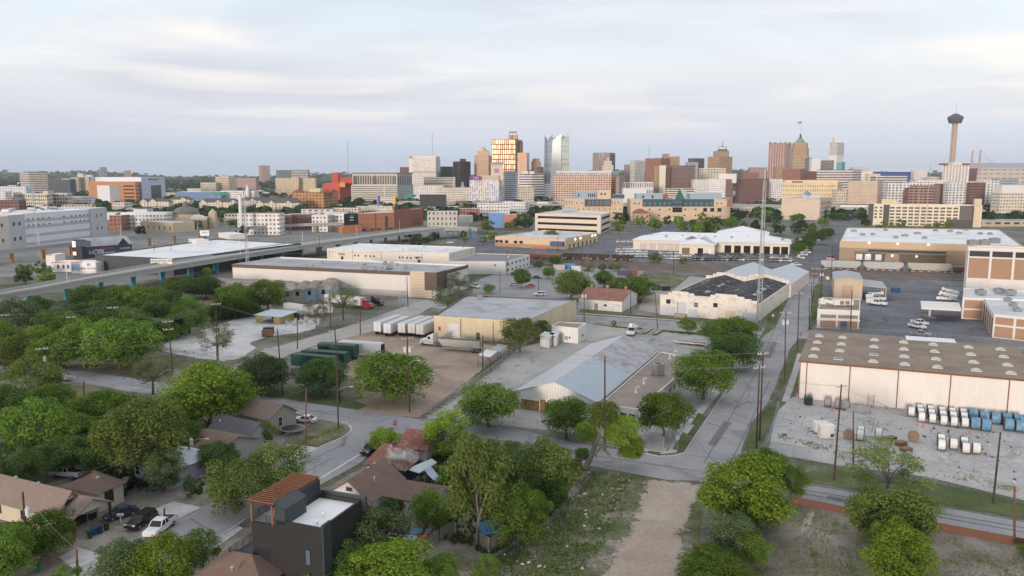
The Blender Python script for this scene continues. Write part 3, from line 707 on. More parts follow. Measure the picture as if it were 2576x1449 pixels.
part(slab([A-e-nb*.4+Zh,B+e-nb*.4+Zh,B+e+nb*wd/2+Zr,A-e+nb*wd/2+Zr]),'roof',RRF,t);part(slab([A-e+nb*(wd+.4)+Zh,B+e+nb*(wd+.4)+Zh,B+e+nb*wd/2+Zr,A-e+nb*wd/2+Zr]),'roof',RRF,t)
for u in(.1,.47,.9):
 b=MB();p=A+d*L_*u+nb*wd/2;b.cyl((p.x,p.y,hr),.4,.9,8,.45);b.cyl((p.x,p.y,hr+.9),.7,.35,8,.2);part(b,'roof_vent',mat('rusty_vent',(.4,.25,.16),.8,.3),t)
panel(t,'door',A,B,.37,.45,.1,2.6,mat('grey_door',(.25,.26,.27),.8));wins(t,A,B,[1.6],[.62],1.3,.9,WFR);panel(t,'roller_door',B,Cb,.3,.62,0,3.2,GREYP);panel(t,'opening',B,Cb,.68,.97,0,3.0,OPEN,.04)
h=HT(2009,1001,909)
Pw=PG([(2011,909),(2627,961.5),(2556,875),(2040,833)],h);P=Pw;HW=h
t=thing('warehouse','large pale pink warehouse with a brown roof carrying rows of dome skylights','warehouse',loc=cen(P))
flat_block(t,P,h,PINKW,mat('brown_shingle_roof',(.27,.215,.17),.95,.2,.25,stain=(.20,.16,.13),stainamt=.5,stainscale=.1),0)
A,B,C_,D_=P
for u in(.115,.317,.531,.755,.985,.985):pass
for u in(.003,.034,.225,.43,.643,.87):panel(t,'downpipe',A,B,u-.0022,u+.0022,0,h,RUST,.14,.14)
panel(t,'eave_trim',A,B,-.003,1.0,h-.12,h+.28,RUST,.32,.06)
panel(t,'door',A,B,.310,.333,0,2.4,mat('pink_door',(.66,.57,.50),.8,.05),.05,.08);panel(t,'door_frame',A,B,.308,.310,0,2.5,RUST,.09);panel(t,'door_frame',A,B,.333,.335,0,2.5,RUST,.09)
for u in(.06,.085,.25,.385,.45,.52,.60,.67,.75,.82):panel(t,'blocked_window',A,B,u-.012,u+.012,1.2,4.2,mat('blocked_opening',(.73,.68,.63),.9,.05),.015,.03)
b=MB();b.face([G(x,y,h+.31)for x,y in((2276,844),(2398.7,852.5),(2405,863),(2279,855))]);part(b,'translucent_sheet',mat('white_sheet',(.74,.76,.80),.5,.05,1,rib=(.8,0,.12)),t)
SKY=[[(515,1047),(495,1112),(475,1180),(455,1252)],[(750,1063),(737,1130),(722,1198),(707,1277,1)],[(1070,1088),(1066,1157),(1062,1232,1),(1057,1305)],[(1362,1111),(1367,1182),(1370,1255),(1375,1333)],[(1662,1134),(1675,1205),(1688,1280),(1703,1362)],[(2015,1160),(2040,1235),(2066,1312),(2093,1393)],[(2335,1182),(2370,1258),(2407,1340),(2442,1423)]]
DOME=plain('skylight_dome',(.46,.45,.43),.25,0,.5);aW=frame_on(A,B)[2];sk0={}
for col in SKY:
 for q in col:
  p=G(1931.25+q[0]/4,583.7+q[1]/4+1,h+.27);fl=len(q)>2
  lab=('flat square skylight among the domes on the brown warehouse roof' if fl else 'pale dome skylight on the brown warehouse roof');grp='skylights on the brown warehouse roof'
  if fl in sk0:dup(sk0[fl],p,aW,lab,grp);continue
  tt=thing('skylight',lab,'skylight',grp,p,aW);sk0[fl]=tt
  b=MB();b.box((0,0,.1),(2.0,1.4,.2));lpart(b,'kerb_frame',WFR,tt)
  b=MB()
  if fl:b.box((0,0,.34),(1.8,1.25,.08))
  else:
   for i in range(6):
    a0,a1=math.pi*i/6,math.pi*(i+1)/6;y0,y1=-math.cos(a0)*.9,-math.cos(a1)*.9;z0,z1=.2+.34*math.sin(a0),.2+.34*math.sin(a1)
    k0,k1=.62*math.sin(a0)**.3 if a0>.01 else.4,.62*math.sin(a1)**.3 if a1<3.13 else.4
    b.face([(y0,-k0,z0),(y1,-k1,z1),(y1,k1,z1),(y0,k0,z0)]);b.face([(y0,-k0,z0),(y0,-k0,.2),(y1,-k1,.3),(y1,-k1,z1)]);b.face([(y0,k0,z0),(y1,k1,z1),(y1,k1,.3),(y0,k0,.2)])
  lpart(b,'dome',GLASSB if fl else DOME,tt)
BR2=mat('orange_brick',(.40,.25,.165),.9,.12,1.2,streak=.15);CONCW=mat('white_concrete',(.72,.69,.66),.8,.08,.6)
GD=Pw[3]-Pw[0];GD.z=0;GD.normalize();GX=Vector((GD.y,-GD.x,0))
A=G(2427,738);B=A+GX*90;h=HT(2427,738,621)
d,L_,ang=frame_on(A,B);nb=Vector((-d.y,d.x,0));P=[A,B,B+nb*9,A+nb*9]
t=thing('factory_block','tall works block of orange brick panels between white concrete pilasters','factory',loc=cen(P))
flat_block(t,P,h,CONCW,ROOFG,.5)
for i in range(7):
 u0,u1=(.4+i*8.2)/L_,(.4+i*8.2+7.3)/L_
 panel(t,'brick_panel',A,B,u0,u1,h*.34,h-4.6,BR2,-.12 if False else.04,.1);panel(t,'window_strip',A,B,u0,u1,h-3.9,h-1.6,GLASS,.02,.06)
 panel(t,'pilaster',A,B,u1,u1+.9/L_,h*.3,h-.1,CONCW,.5,.5)
panel(t,'cornice',A,B,-.005,1,h-1.3,h,CONCW,.55,.5);panel(t,'cornice',A,B,0,1,h-4.5,h-4.0,CONCW,.45,.4)
for px in((2446,617),(2475,616),(2500,612)):roof_unit(G(*px,h),(4,2.4,2.2),0,'long grey cooling unit on the tall brick block roof','cooling units on the tall brick block')
h=HT(2420,802,747.5)
P=PG([(2421,747.5),(2474,749.5),(2660,757),(2640,735),(2424,724)],h)
t=thing('office_building','low brick and white works office with a grey roof below the tall block','building',loc=cen(P))
flat_block(t,P,h,CONCW,ROOFL,.3)
for z0,z1 in((.3,h*.42),(h*.5,h-.9)):panel(t,'brick_panel',P[0],P[1],.1,.97,z0,z1,BR2,.05)
for u in(.05,.22,.4,.58,.76):panel(t,'window',P[4],P[0],u,u+.13,1,h-1.2,GLASS,.05)
for px in((2512,737),(2540,741),(2466,740)):roof_unit(G(*px,h),(3,2.4,1.6),0,'pinkish cooling box on the low works office roof','cooling boxes on the works office')
h=HT(2497,849,790)
P=PG([(2500,790),(2720,812),(2700,757),(2475,750)],h)
t=thing('garage_building','low brick and white service garage with tall bay doors at the right edge','garage',loc=cen(P))
flat_block(t,P,h,CONCW,ROOFL,.3)
for u in lin(.06,.82,5):panel(t,'bay_door',P[3],P[0],u,u+.13,.2,h-1.6,mat('rust_door',(.25,.12,.08),.8,.2),.03)
for i in range(4):
 for z0,z1 in((.3,h*.5),(h*.58,h-.8)):panel(t,'brick_panel',P[0],P[1],.02+i*.25,.02+i*.25+.22,z0,z1,BR2,.05)
for px in((2534,757),(2547,770),(2558,783)):roof_unit(G(*px,h-.3),(2,1.6,1.0),0,'small grey vent box on the service garage roof','vent boxes on the service garage')
hc=4.6;P=PG([(2317,772.5),(2417,778),(2412,761),(2315,756.5)],hc)
t=thing('fuel_canopy','flat white fuel canopy on one column in the service yard','canopy',loc=cen(P))
b=MB();b.prism(P,hc-.7,hc,True);part(b,'roof',CONCW,t);c=G(2337,796)
b=MB();b.box((c.x,c.y,hc/2-.35),(.6,.6,hc-.7));part(b,'column',CONCW,t);b=MB();b.box((c.x,c.y,.1),(2.2,5,.2));part(b,'island',CONC,t)
h=HT(2111,655,606)
P=PG([(2112,606),(2574,618.5),(2514,577),(2129,572)],h)
t=thing('warehouse','tan brick warehouse with a bright white roof behind the grey freight cars','warehouse',loc=cen(P))
flat_block(t,P,h,mat('tan_brick',(.36,.265,.185),.9,.12,.4,streak=.15),ROOFW,.5)
A,B,C_,D_=P
panel(t,'upper_band',A,B,0,1,h-3.8,h+.02,mat('tan_plaster',(.56,.42,.29),.9,.08,.3),.05);panel(t,'window_strip',A,B,.165,.60,h-6.1,h-4.4,DKM,.1)
for u0,u1 in((.085,.275),(.335,.61)):panel(t,'dock_canopy',A,B,u0,u1,5.2,5.7,mat('grey_green_canopy',(.20,.21,.19),.8,.2),3.5,3.5);panel(t,'dock_shade_panel',A,B,u0+.01,u1-.01,0,4.6,mat('dock_shade',(.16,.13,.10),.9,.2),.06)  # dark panel paints the shade below each dock canopy
for u in(.12,.17,.23):panel(t,'dock_door',A,B,u-.02,u+.015,.8,4.2,GLV,.12)
LAMP=plain('lamp_glow',(1.0,.86,.66),.5,emit=4)
for u,z in((.17,h-.7),(.33,h-.7),(.50,h-.7),(.17,h-7.6),(.305,h-7.6),(.44,h-7.6)):panel(t,'wall_lamp',A,B,u-.003,u+.003,z-.35,z+.35,LAMP,.4,.4)
for i in range(14):roof_unit(G(2150+i*26+R.uniform(-8,8),R.uniform(579,604),h-.5),(R.uniform(2,4),2,1.2),0,'small pale unit on the white roof of the tan brick warehouse','units on the tan warehouse roof')
h=HT(2096,750,702);A,B=G(2096,750),G(2167,753.5)
d,L_,ang=frame_on(A,B);nb=Vector((-d.y,d.x,0));dp=26
t=thing('metal_hall','tall tan metal hall with a shallow grey gable roof and lean-to','hall',loc=cen([A,B,A+nb*dp,B+nb*dp]))
q=lambda u,s_,z:A+d*L_*u+nb*s_+Vector((0,0,z));hr=h+.9
TANM=mat('tan_metal',(.56,.45,.34),.7,.06,.5,rib=(.6,0,.06));GRR=mat('grey_sheet',(.36,.37,.40),.55,.1,.4,metal=.25,rib=(.7,0,.08))
b=MB();b.prism([A,B,B+nb*dp,A+nb*dp],0,h,top=False);b.face([q(0,0,h),q(1,0,h),q(.5,0,hr)]);b.face([q(0,dp,h),q(1,dp,h),q(.5,dp,hr)]);part(b,'wall',TANM,t)
part(slab([q(-.03,-.4,h-.05),q(.5,-.4,hr+.05),q(.5,dp,hr+.05),q(-.03,dp,h-.05)]),'roof',GRR,t);part(slab([q(1.03,-.4,h-.05),q(.5,-.4,hr+.05),q(.5,dp,hr+.05),q(1.03,dp,h-.05)]),'roof',GRR,t)
panel(t,'roller_door',A,B,.29,.68,0,5.4,mat('tan_door',(.47,.35,.26),.8,.05),.06)
part(slab([q(1.01,1,5.6),q(1.85,1,5.0),q(1.85,dp-4,5.0),q(1.01,dp-4,5.6)],.2),'lean_to_roof',GRR,t)
for s_ in(1.5,10,20):b=MB();b.bar(q(1.83,s_,0),q(1.83,s_,4.9),.3);part(b,'lean_to_post',TANM,t)
for i in range(3):pass
h=HT(2050,825,777.5)
P=PG([(2056,777.5),(2162.5,781),(2164,752),(2068,748)],h)
t=thing('office_building','two-storey white-banded brick office with a brown roof by the street','office',loc=cen(P))
flat_block(t,P,h,CONCW,TAR,.25)
A,B=P[0],P[1]
for u0,u1 in((.08,.45),(.5,.96)):panel(t,'window_strip',A,B,u0,u1,h*.5+.3,h-1.7,mat('grey_screen',(.26,.24,.23),.7,.2,2,rib=(1.2,)),.05);panel(t,'brick_panel',A,B,u0,u1,.2,h*.42,BR2,.03)
panel(t,'floor_band',A,B,-.01,1.01,h*.43,h*.5,CONCW,.6,.6);panel(t,'entrance',A,B,.56,.72,.1,3.0,GLASSB,.1)
b=MB();b.box((0,0,1.2),(1.9,1.8,1.6));b.cyl((0,0,2.0),.6,.3,10);tt=thing('rooftop_unit','white square cooling unit at the left end of the brown office roof','rooftop unit',None,G(2067,767,h-.25));lpart(b,'casing',WHT,tt);b=MB();b.box((0,0,.2),(2.2,2.0,.4));lpart(b,'stand',GLV,tt)
tt=thing('air_duct_unit','long white ducted cooling plant with open brown panels on the office roof','rooftop unit',None,G(2118,770,h-.25));b=MB();b.box((0,0,1.3),(6.5,2.2,1.7));b.bar((-3.2,0,1.2),(-6,.5,1.9),.9);lpart(b,'casing',WHT,tt)
for x in(-.6,1.2):b=MB();b.box((x,-1.14,1.3),(1.4,.06,1.3));lpart(b,'panel',mat('brown_grille',(.3,.2,.12),.8,.3),tt)
for x in(-2.8,0,2.8):b=MB();b.box((x,0,.2),(.3,2.2,.4));lpart(b,'leg',GLV,tt)
def foot(x0,xc,x1,Y,dl,dr):
 l,c,r=AT(x0,500,Y+dl),AT(xc,500,Y),AT(x1,500,Y+dr);k=l+r-c
 return[Vector((p.x,p.y,0))for p in(l,c,r,k)]
def blk(th,nm,x0,xc,x1,yb,yt,Y,dl,dr,m,roof=None,rname=None):
 P=foot(x0,xc,x1,Y,dl,dr);z0=0 if yb is None else AT(xc,yb,Y).z;z1=AT(xc,yt,Y).z
 b=MB();b.prism(P,z0,z1,bottom=False,roofmat=1)
 return part(b,nm,[m,roof or ROOFG],th),P,z1
def bigb(nm,label,cat,x0,xc,x1,yt,Y,m,dl=None,dr=None,roof=None,group=None,wname='wall'):
 w_=(x1-x0)*Y/F
 if xc is None:xc,dl,dr=x0,.0,0.0;c_=1
 else:c_=0;dl=w_*.35 if dl is None else dl;dr=w_*.35 if dr is None else dr
 if c_:
  l,r=AT(x0,500,Y),AT(x1,500,Y);l.z=r.z=0;dd=Vector((l.x*.0,1,0))*max(14,w_*.45);P=[l,r,r+dd,l+dd];xx=(x0+x1)/2
  z1=AT(xx,yt,Y).z;t=thing(nm,label,cat,group,cen(P));b=MB();b.prism(P,0,z1,roofmat=1);part(b,wname,[m,roof or ROOFG],t)
 else:
  P=foot(x0,xc,x1,Y,dl,dr);t=thing(nm,label,cat,group,cen(P));_,P,z1=blk(t,wname,x0,xc,x1,None,yt,Y,dl,dr,m,roof)
 t['_Y']=Y;return t,P,z1
def topbox(t,nm,x0,x1,yb,yt,Y,m,dp=14,roof=None):
 l,r=AT(x0,500,Y),AT(x1,500,Y);z0,z1=AT((x0+x1)/2,yb,Y).z,AT((x0+x1)/2,yt,Y).z
 b=MB();b.prism([(l.x,Y),(r.x,Y),(r.x,Y+dp),(l.x,Y+dp)],z0-.5,z1,roofmat=1);return part(b,nm,[m,roof or ROOFG],t)
def fp(t,nm,A,B,u0,u1,y0,y1,m,x,out=.3,th_=.5,label=None):
 Y=mid(Vector(A),Vector(B),(u0+u1)/2).y;return panel(t,nm,A,B,u0,u1,AT(x,y1,Y).z,AT(x,y0,Y).z,m,out,th_,label)
fa=facade
F_STRIPE=fa('office_bands',(.62,.56,.50),(.05,.055,.07),200,4.2,1.0,.42,blinds=.0)
F_BGREY=fa('grey_tower',(.30,.31,.33),(.05,.06,.08),3,3.4,.5,.5)
F_PINKF=fa('far_pink',(.42,.30,.27),(.10,.09,.10),4,3.5,.45,.5)
F_BEIGE=fa('beige_offices',(.58,.50,.41),(.06,.055,.05),3.6,3.8,.55,.42)
F_CREAM=fa('cream_blocks',(.68,.61,.52),(.07,.06,.055),3.2,3.6,.45,.42)
F_WHITE=fa('white_blocks',(.75,.73,.72),(.08,.085,.10),3.2,3.5,.5,.42)
F_DARK=fa('dark_glass_tower',(.055,.045,.042),(.03,.03,.038),2.0,3.6,.75,.6,gr=.1,blinds=.1)
F_BRICK=fa('brick_blocks',(.33,.15,.11),(.05,.045,.05),3.4,3.6,.45,.45)
F_DRED=fa('dark_brick',(.20,.11,.095),(.04,.04,.045),4,3.8,.6,.4)
F_TAN=fa('tan_tower',(.42,.29,.19),(.09,.06,.05),3.0,3.8,.42,.55)
F_GREYB=fa('greyblue_tower',(.40,.44,.50),(.08,.10,.13),3.4,3.4,.65,.5)
F_MINT=fa('pale_green_tower',(.60,.63,.58),(.10,.12,.13),3.0,3.5,.5,.5)
F_PARK=fa('parking_decks',(.66,.61,.55),(.05,.045,.04),60,3.2,.97,.45,blinds=0)
F_WPARK=fa('white_decks',(.66,.64,.62),(.04,.04,.045),80,3.8,.96,.48,blinds=0)
F_GLASSB=fa('blue_glass',(.18,.26,.34),(.10,.16,.23),2.4,4.0,.9,.85,gr=.06,gm=.6,blinds=.25)
F_APT=fa('apartment_white',(.74,.73,.73),(.07,.07,.08),5.0,3.6,.5,.5)
F_REDP=mat('bright_red_plaster',(.52,.10,.07),.85,.1,.05)
t,P,z=bigb('office_tower','striped white and grey office block among far trees at the left','office',55,78,124,434,1900,F_STRIPE);topbox(t,'penthouse',66,108,434,431,1930,F_BGREY)
bigb('office_building','low dark blue-grey office beside the striped block','office',125,None,179,452,1800,fa('slate_office',(.09,.11,.13),(.05,.06,.08),4,4,.6,.5))
for i,(a,b_,y)in enumerate(((158,178,449),(180,200,446),(203,227,445))):bigb('apartment_tower','beige ribbed apartment block in a stepped row of three, '+('left','middle','right')[i],'apartments',a,None,b_,y,2100+i*20,F_BEIGE,group='stepped beige apartment row')
bigb('apartment_tower','little white tower peeping above the stepped beige row','tower',199,None,213,437,2500,F_WHITE);bigb('hospital','low white block right of the little white tower','building',213,None,235,440,2600,F_WHITE)
bigb('apartment_tower','slender grey slab tower standing alone on the left horizon','tower',256,259,274,420.5,3400,F_BGREY);bigb('apartment_tower','short pinkish tower on the horizon behind the white hospital','tower',317,319,334,429,3600,F_PINKF)
bigb('school','long white school with blue accents at the left edge','building',-20,None,67,469,1500,fa('white_blue',(.70,.70,.73),(.10,.16,.30),5,4,.5,.4))
OR=mat('orange_panel',(.50,.235,.125),.8,.06,.05);LILW=mat('white_panel',(.70,.70,.74),.7,.05,.05);SHADEW=mat('shaded_white_panel',(.47,.56,.70),.6,.05,.05)  # bluish end colour is shade painted onto the white panels
t,P,z=bigb('hospital','tall white hospital wing with an end painted in bluish shade and dark square window','hospital',243,358,417,446,1420,LILW,40,110,ROOFL)
fp(t,'shaded_end',P[1],P[2],0,1,446,505,SHADEW,360,.3);fp(t,'window_block',P[1],P[2],.37,.80,466,500,fa('hospital_glass',(.10,.13,.17),(.05,.065,.09),3,4,.85,.7),385,.6)
LOGO=plain('dark_logo',(.05,.09,.16),.6);fp(t,'logo',P[1],P[2],.30,.42,449,453,LOGO,378,.6);fp(t,'logo',P[1],P[2],.45,.78,449.5,451,LOGO,392,.6);fp(t,'logo',P[1],P[2],.45,.66,452,453.3,LOGO,388,.6)
t,P,z=bigb('hospital','orange-panelled hospital front with white and grey screen panels','hospital',224,342,358,457.5,1370,OR,12,70)
fp(t,'white_screen',P[0],P[1],.19,.455,466.5,508,LILW,262);fp(t,'grey_screen',P[0],P[1],.455,.67,466.5,508,mat('grey_screen2',(.30,.30,.32),.7,.2,.3),292)
for y in(468,477,486,495.5,503):fp(t,'window_strip',P[0],P[1],.75,.97,y-1.6,y+1.6,GLASS,330);fp(t,'window_strip',P[1],P[2],.1,.9,y-1.6,y+1.6,GLASS,350)
t,P,z=bigb('factory','cream art deco factory with tall window bays left of the orange hospital','factory',34,118,135,489,1130,fa('deco_bays',(.66,.60,.50),(.10,.11,.12),4.2,5.2,.6,.62),25,50,ROOFL);topbox(t,'stair_tower',110,122,489,480,1128,CREAMW);topbox(t,'stair_tower',34,42,489,484,1140,CREAMW)
bigb('factory','lower cream factory wing running right towards the orange hospital','factory',135,None,170,486,1180,fa('deco_bays',None));bigb('warehouse','plain pale shed with ramped deck right of the cream factory','building',170,None,226,494,1230,F_WHITE)
bigb('building','white block cut off at the left edge behind the grey block','building',-30,None,15,482,1120,F_WHITE);bigb('factory','dark red and tan brick works at the left edge','factory',-10,None,46,503,900,F_DRED)
P1,P2,P3,P4=G(-120,640),G(68,625),G(232,604),G(273,596)
LW=mat('grey_block_wall',(.47,.48,.49),.85,.06,.1)
hj=HT(273,596,522);dj=(P4-P2).normalized();nj=Vector((-dj.y,dj.x,0))
t=thing('detention_block','big white and grey block with long window slots beside the elevated road','building',loc=P3)
b=MB();b.prism([G(20,629),P2,P2+nj*50,G(20,629)+nj*50],0,hj*.98);part(b,'grey_tower',[mat('beige_block',(.60,.55,.50),.85,.06,.1)],t)if False else None
q0=P2-dj*16
flat_block(t,[q0-dj*22,q0,q0+nj*40,q0-dj*22+nj*40],hj*.97,mat('beige_block',(.62,.56,.50),.85,.06,.1),ROOFL,.5,wname='beige_wall')
flat_block(t,[q0,P2,P2+nj*42,q0+nj*42],hj*.985,LW,ROOFL,.5,wname='grey_wall')
flat_block(t,[P2+nj*.8,P3+nj*.8,P3+nj*44,P2+nj*44],hj*1.0,mat('white_block',(.72,.72,.74),.8,.05,.1),ROOFW,.5,wname='white_wall')
flat_block(t,[P3,P4,P4+nj*42,P3+nj*42],hj*1.01,LW,ROOFL,.5,wname='grey_wall')
LAV=mat('lilac_band',(.45,.45,.54),.8,.1,.2)
for zz in(.12,.36,.60,.78):panel(t,'window_band',P2,P3,.01,.99,hj*zz-1.0,hj*zz+.9,LAV,-.68)
for zz in(.64,.81):wins(t,P2,P3,[hj*zz],[.06,.13,.2,.27,.36,.58,.7,.77,.84,.91,.97],1.7,.8,DKM,GLASS,fw=0,out=-.6)
for zz in(.3,.72):wins(t,P3,P4,[hj*zz],[.35,.62],2.2,2.6,WFR,GLASS,(2,2),out=.1);wins(t,q0,P2,[hj*zz-1],[.3,.65],2.4,2.6,WFR,GLASS,(2,2),out=.1);wins(t,q0-dj*22,q0,[hj*zz-1],[.45,.7],1.9,2.4,WFR,GLASS,(2,2),out=.1)
for i in range(9):
 p=P2+dj*(8+i*8)+nj*R.uniform(20,36);roof_unit((p.x,p.y,hj),(R.uniform(3,6),3,2),.2,'pale rooftop plant box on the white and grey block','plant boxes on the white and grey block')
BEST=mat('limestone',(.55,.46,.34),.9,.14,.4);DOMEM=mat('lead_dome',(.16,.15,.15),.6,.15,.3)
A,B=G(355,586),G(436,592);hh=HT(355,586,556);d,L_,a_=frame_on(A,B);nb=Vector((-d.y,d.x,0))
t=thing('church_hall','low beige stone church hall with arched windows in front of the domed church','church hall',loc=A);flat_block(t,[A,B,B+nb*20,A+nb*20],hh,BEST,ROOFL,.6);wins(t,A,B,[hh*.4],lin(.08,.92,6),1.1,3.0,BRF)
c=AT(466,500,745);zc_=AT(466,541,745).z
t=thing('church','domed stone church with curved white gables behind its beige hall','church',loc=(c.x,c.y,0))
b=MB();b.box((c.x,c.y,zc_/2-1),(46,30,zc_-2));part(b,'wall',BEST,t)
b=MB();b.cyl((c.x,c.y,zc_-2.2),12,3.2,20);part(b,'drum',BEST,t)
b=MB();b.dome((c.x,c.y,zc_+1),12,7.2,24,6);part(b,'dome',DOMEM,t,True)
b=MB();b.cyl((c.x,c.y,zc_+7.4),3,3.2,12);b.dome((c.x,c.y,zc_+10.6),3.2,2.2,12,4);part(b,'lantern',DOMEM,t)
for sx_ in(-1,1):
 b=MB();pts=[(sx_*17+8*math.cos(math.pi*i/10),8*math.sin(math.pi*i/10)*.6)for i in range(11)]
 fr=[Vector((c.x+px,c.y-15.6,zc_-3.5+pz))for px,pz in pts];b.face(fr);bk=[p+Vector((0,.6,0))for p in fr]
 for i in range(10):b.face([fr[i],bk[i],bk[i+1],fr[i+1]])
 part(b,'curved_gable',WHT,t)
b=MB();b.box((c.x+27,c.y-6,7),(6,6,14));b.cyl((c.x+27,c.y-6,14),4,4,4,.1);part(b,'bell_tower',BEST,t)
c=AT(603.5,500,640);z1=AT(603,490,640).z
t=thing('smokestack','plain white smokestack rising above a white and red brick building','chimney',loc=(c.x,c.y,0));b=MB();b.cyl((c.x,c.y,0),1.5,z1,16,1.35);part(b,'shaft',WHT,t);b=MB();b.cyl((c.x,c.y,z1),1.5,.6,16);part(b,'rim',GLV,t)
bigb('building','white galleried building with a red-brown roof under the smokestack','building',594,None,700,537,655,F_WHITE,roof=mat('redbrown_roof',(.34,.17,.12),.9))
CHAR=mat('charcoal_shingle',(.115,.11,.115),.95,.2,.4)
APW=fa('apartment_cream',(.68,.61,.50),(.08,.08,.09),4.2,3.1,.3,.45,blinds=.2)
def gable_apts(label,x0,x1,yb,ye,yr,dp=16,gx=()):
 A,B=G(x0,yb),G(x1,yb+.01);hh=HT((x0+x1)/2,yb,ye);d,L_,a_=frame_on(A,B);nb=Vector((-d.y,d.x,0));hr_=AT((x0+x1)/2,yr,A.y+dp/2).z
 t=thing('apartment_block',label,'apartments','charcoal-roofed apartment blocks',loc=A)
 b=MB();b.prism([A,B,B+nb*dp,A+nb*dp],0,hh,top=False);part(b,'wall',APW,t)
 q=lambda u,s_,z:A+d*u+nb*s_+Vector((0,0,z));i_=dp*.4
 b=MB();b.face([q(-.6,-.6,hh),q(L_+.6,-.6,hh),q(L_-i_,dp/2,hr_),q(i_,dp/2,hr_)]);b.face([q(L_+.6,dp+.6,hh),q(-.6,dp+.6,hh),q(i_,dp/2,hr_),q(L_-i_,dp/2,hr_)]);b.face([q(-.6,dp+.6,hh),q(-.6,-.6,hh),q(i_,dp/2,hr_)]);b.face([q(L_+.6,-.6,hh),q(L_+.6,dp+.6,hh),q(L_-i_,dp/2,hr_)]);part(b,'roof',CHAR,t)
 for g_u in gx:
  u=g_u*L_;w_=5;b=MB();b.face([q(u-w_,-1.2,0),q(u+w_,-1.2,0),q(u+w_,-1.2,hh),q(u,-1.2,hh+3.6),q(u-w_,-1.2,hh)]);b.face([q(u-w_,0,0),q(u-w_,-1.2,0),q(u-w_,-1.2,hh),q(u-w_,0,hh)]);b.face([q(u+w_,-1.2,0),q(u+w_,0,0),q(u+w_,0,hh),q(u+w_,-1.2,hh)]);part(b,'gable_bay',APW,t)
  part(slab([q(u-w_-.5,-1.6,hh-.2),q(u,-1.6,hh+3.8),q(u,dp*.4,hh+3.8),q(u-w_-.5,dp*.4,hh-.2)],.15),'gable_roof',CHAR,t);part(slab([q(u+w_+.5,-1.6,hh-.2),q(u,-1.6,hh+3.8),q(u,dp*.4,hh+3.8),q(u+w_+.5,dp*.4,hh-.2)],.15),'gable_roof',CHAR,t)
gable_apts('cream apartment block with charcoal gables, nearest the shaded hospital end',355,425,528,507,499,gx=(.12,.45));gable_apts('cream apartment block with charcoal roof, behind and right of the first',425,478,521,502,494,gx=(.7,))
gable_apts('long cream apartment block with charcoal gables above the church dome',503,598,529,509,499,gx=(.1,.5,.9));gable_apts('cream charcoal-roofed apartments rising behind the long block',470,560,512,500,491,gx=(.3,));gable_apts('cream charcoal-roofed apartments behind the white smokestack',600,660,522,505,496,gx=(.6,));gable_apts('cream charcoal-roofed apartments left of the orange school',646,753,530,511,497,gx=(.08,.35,.75))
t,P,z=bigb('office_building','tan office tower beyond the apartment roofs','office',544,578,597,445,1750,F_BEIGE);topbox(t,'penthouse',558,577,445,442,1760,BEST);bigb('office_building','lower pink-tan office left of the tan tower','office',506,None,544,459,1740,F_CREAM)
bigb('warehouse','long low building with a white and blue roof beyond the apartments','building',441,None,556,483,1300,mat('blue_wall',(.16,.24,.40),.6),roof=ROOFW);bigb('building','brown ridge-line hospital on the horizon behind the tan tower','building',597,None,645,448,2400,F_PINKF)
t=bigb('church','small church with a white spire right of the blue roof','church',556,None,640,480,1320,F_WHITE)[0]
c=AT(623,500,1316);b=MB();zz=AT(623,478,1316).z;b.box((c.x,c.y,zz/2),(5,5,zz));b.cyl((c.x,c.y,zz),3.4,AT(623,463,1316).z-zz,6,.1);part(b,'spire',WHT,t)
bigb('apartment_tower','pinkish tower with corner balconies alone on the horizon','tower',654,660,682,416.5,3700,F_PINKF);t,P,z=bigb('courthouse','dark glass block with a pale grid frame on the horizon','office',697,None,736,428,2600,fa('dim_glass',(.12,.16,.20),(.07,.10,.14),4,4,.8,.6));bigb('courthouse','pale grid-framed glass block right beside the dark glass block','office',735,None,776,427,2580,fa('grid_frame',(.50,.46,.42),(.09,.12,.16),5,8,.7,.8))
bigb('hospital','beige hospital of stepped blank walls, left half','hospital',694,None,737,448,1850,fa('beige_blank',(.57,.47,.35),(.15,.12,.1),7,5,.3,.25));bigb('hospital','beige hospital of stepped blank walls, taller middle','hospital',736,None,752,444.5,1835,fa('beige_blank',None));bigb('hospital','beige hospital of stepped blank walls, right half','hospital',752,None,794,448,1850,fa('beige_blank',None))
t,P,z=bigb('library','bright red library of stacked cubes with a tall red block','library',815,855,890,461,1480,F_REDP,25,60);topbox(t,'tower',836,852,461,435,1490,F_REDP,30,F_REDP);topbox(t,'upper_block',852,888,461,447,1495,F_REDP,40,F_REDP);topbox(t,'yellow_block',855,868,470,459,1478,mat('yellow_plaster',(.62,.36,.10),.8),6)
t,P,z=bigb('school','orange brick school with red hipped tower roofs','school',735,815,851,484,1130,fa('school_brick',(.45,.25,.12),(.06,.055,.05),5.5,4.2,.5,.4),18,60,mat('school_roof',(.36,.14,.09),.9))
REDR=mat('red_roof',(.30,.075,.05),.85,.15,.3)
for x,Yc in((752,1150),(820,1128),(838,1150)):
 c=AT(x,500,Yc+8);z0=AT(x,485,Yc).z;b=MB();b.cyl((c.x,c.y,z0),11,AT(x,475,Yc).z-z0,4,.2);part(b,'tower_roof',REDR,t)
topbox(t,'penthouse',778,806,484,474,1145,CREAMW)
ARW=mat('arcade_white',(.70,.66,.58),.8,.08,.3);ARG=mat('arcade_grey',(.50,.52,.56),.8,.06,.3)
t,P,z=bigb('parking_building','parking garage topped by a row of tall dark arches','garage',884,999,1040,466,1400,F_PARK,12,90,ROOFG)
fp(t,'grey_side',P[1],P[2],0,1,466.5,504,fa('side_slots',(.50,.52,.56),(.06,.06,.07),6,3.3,.75,.4),1020,.3)
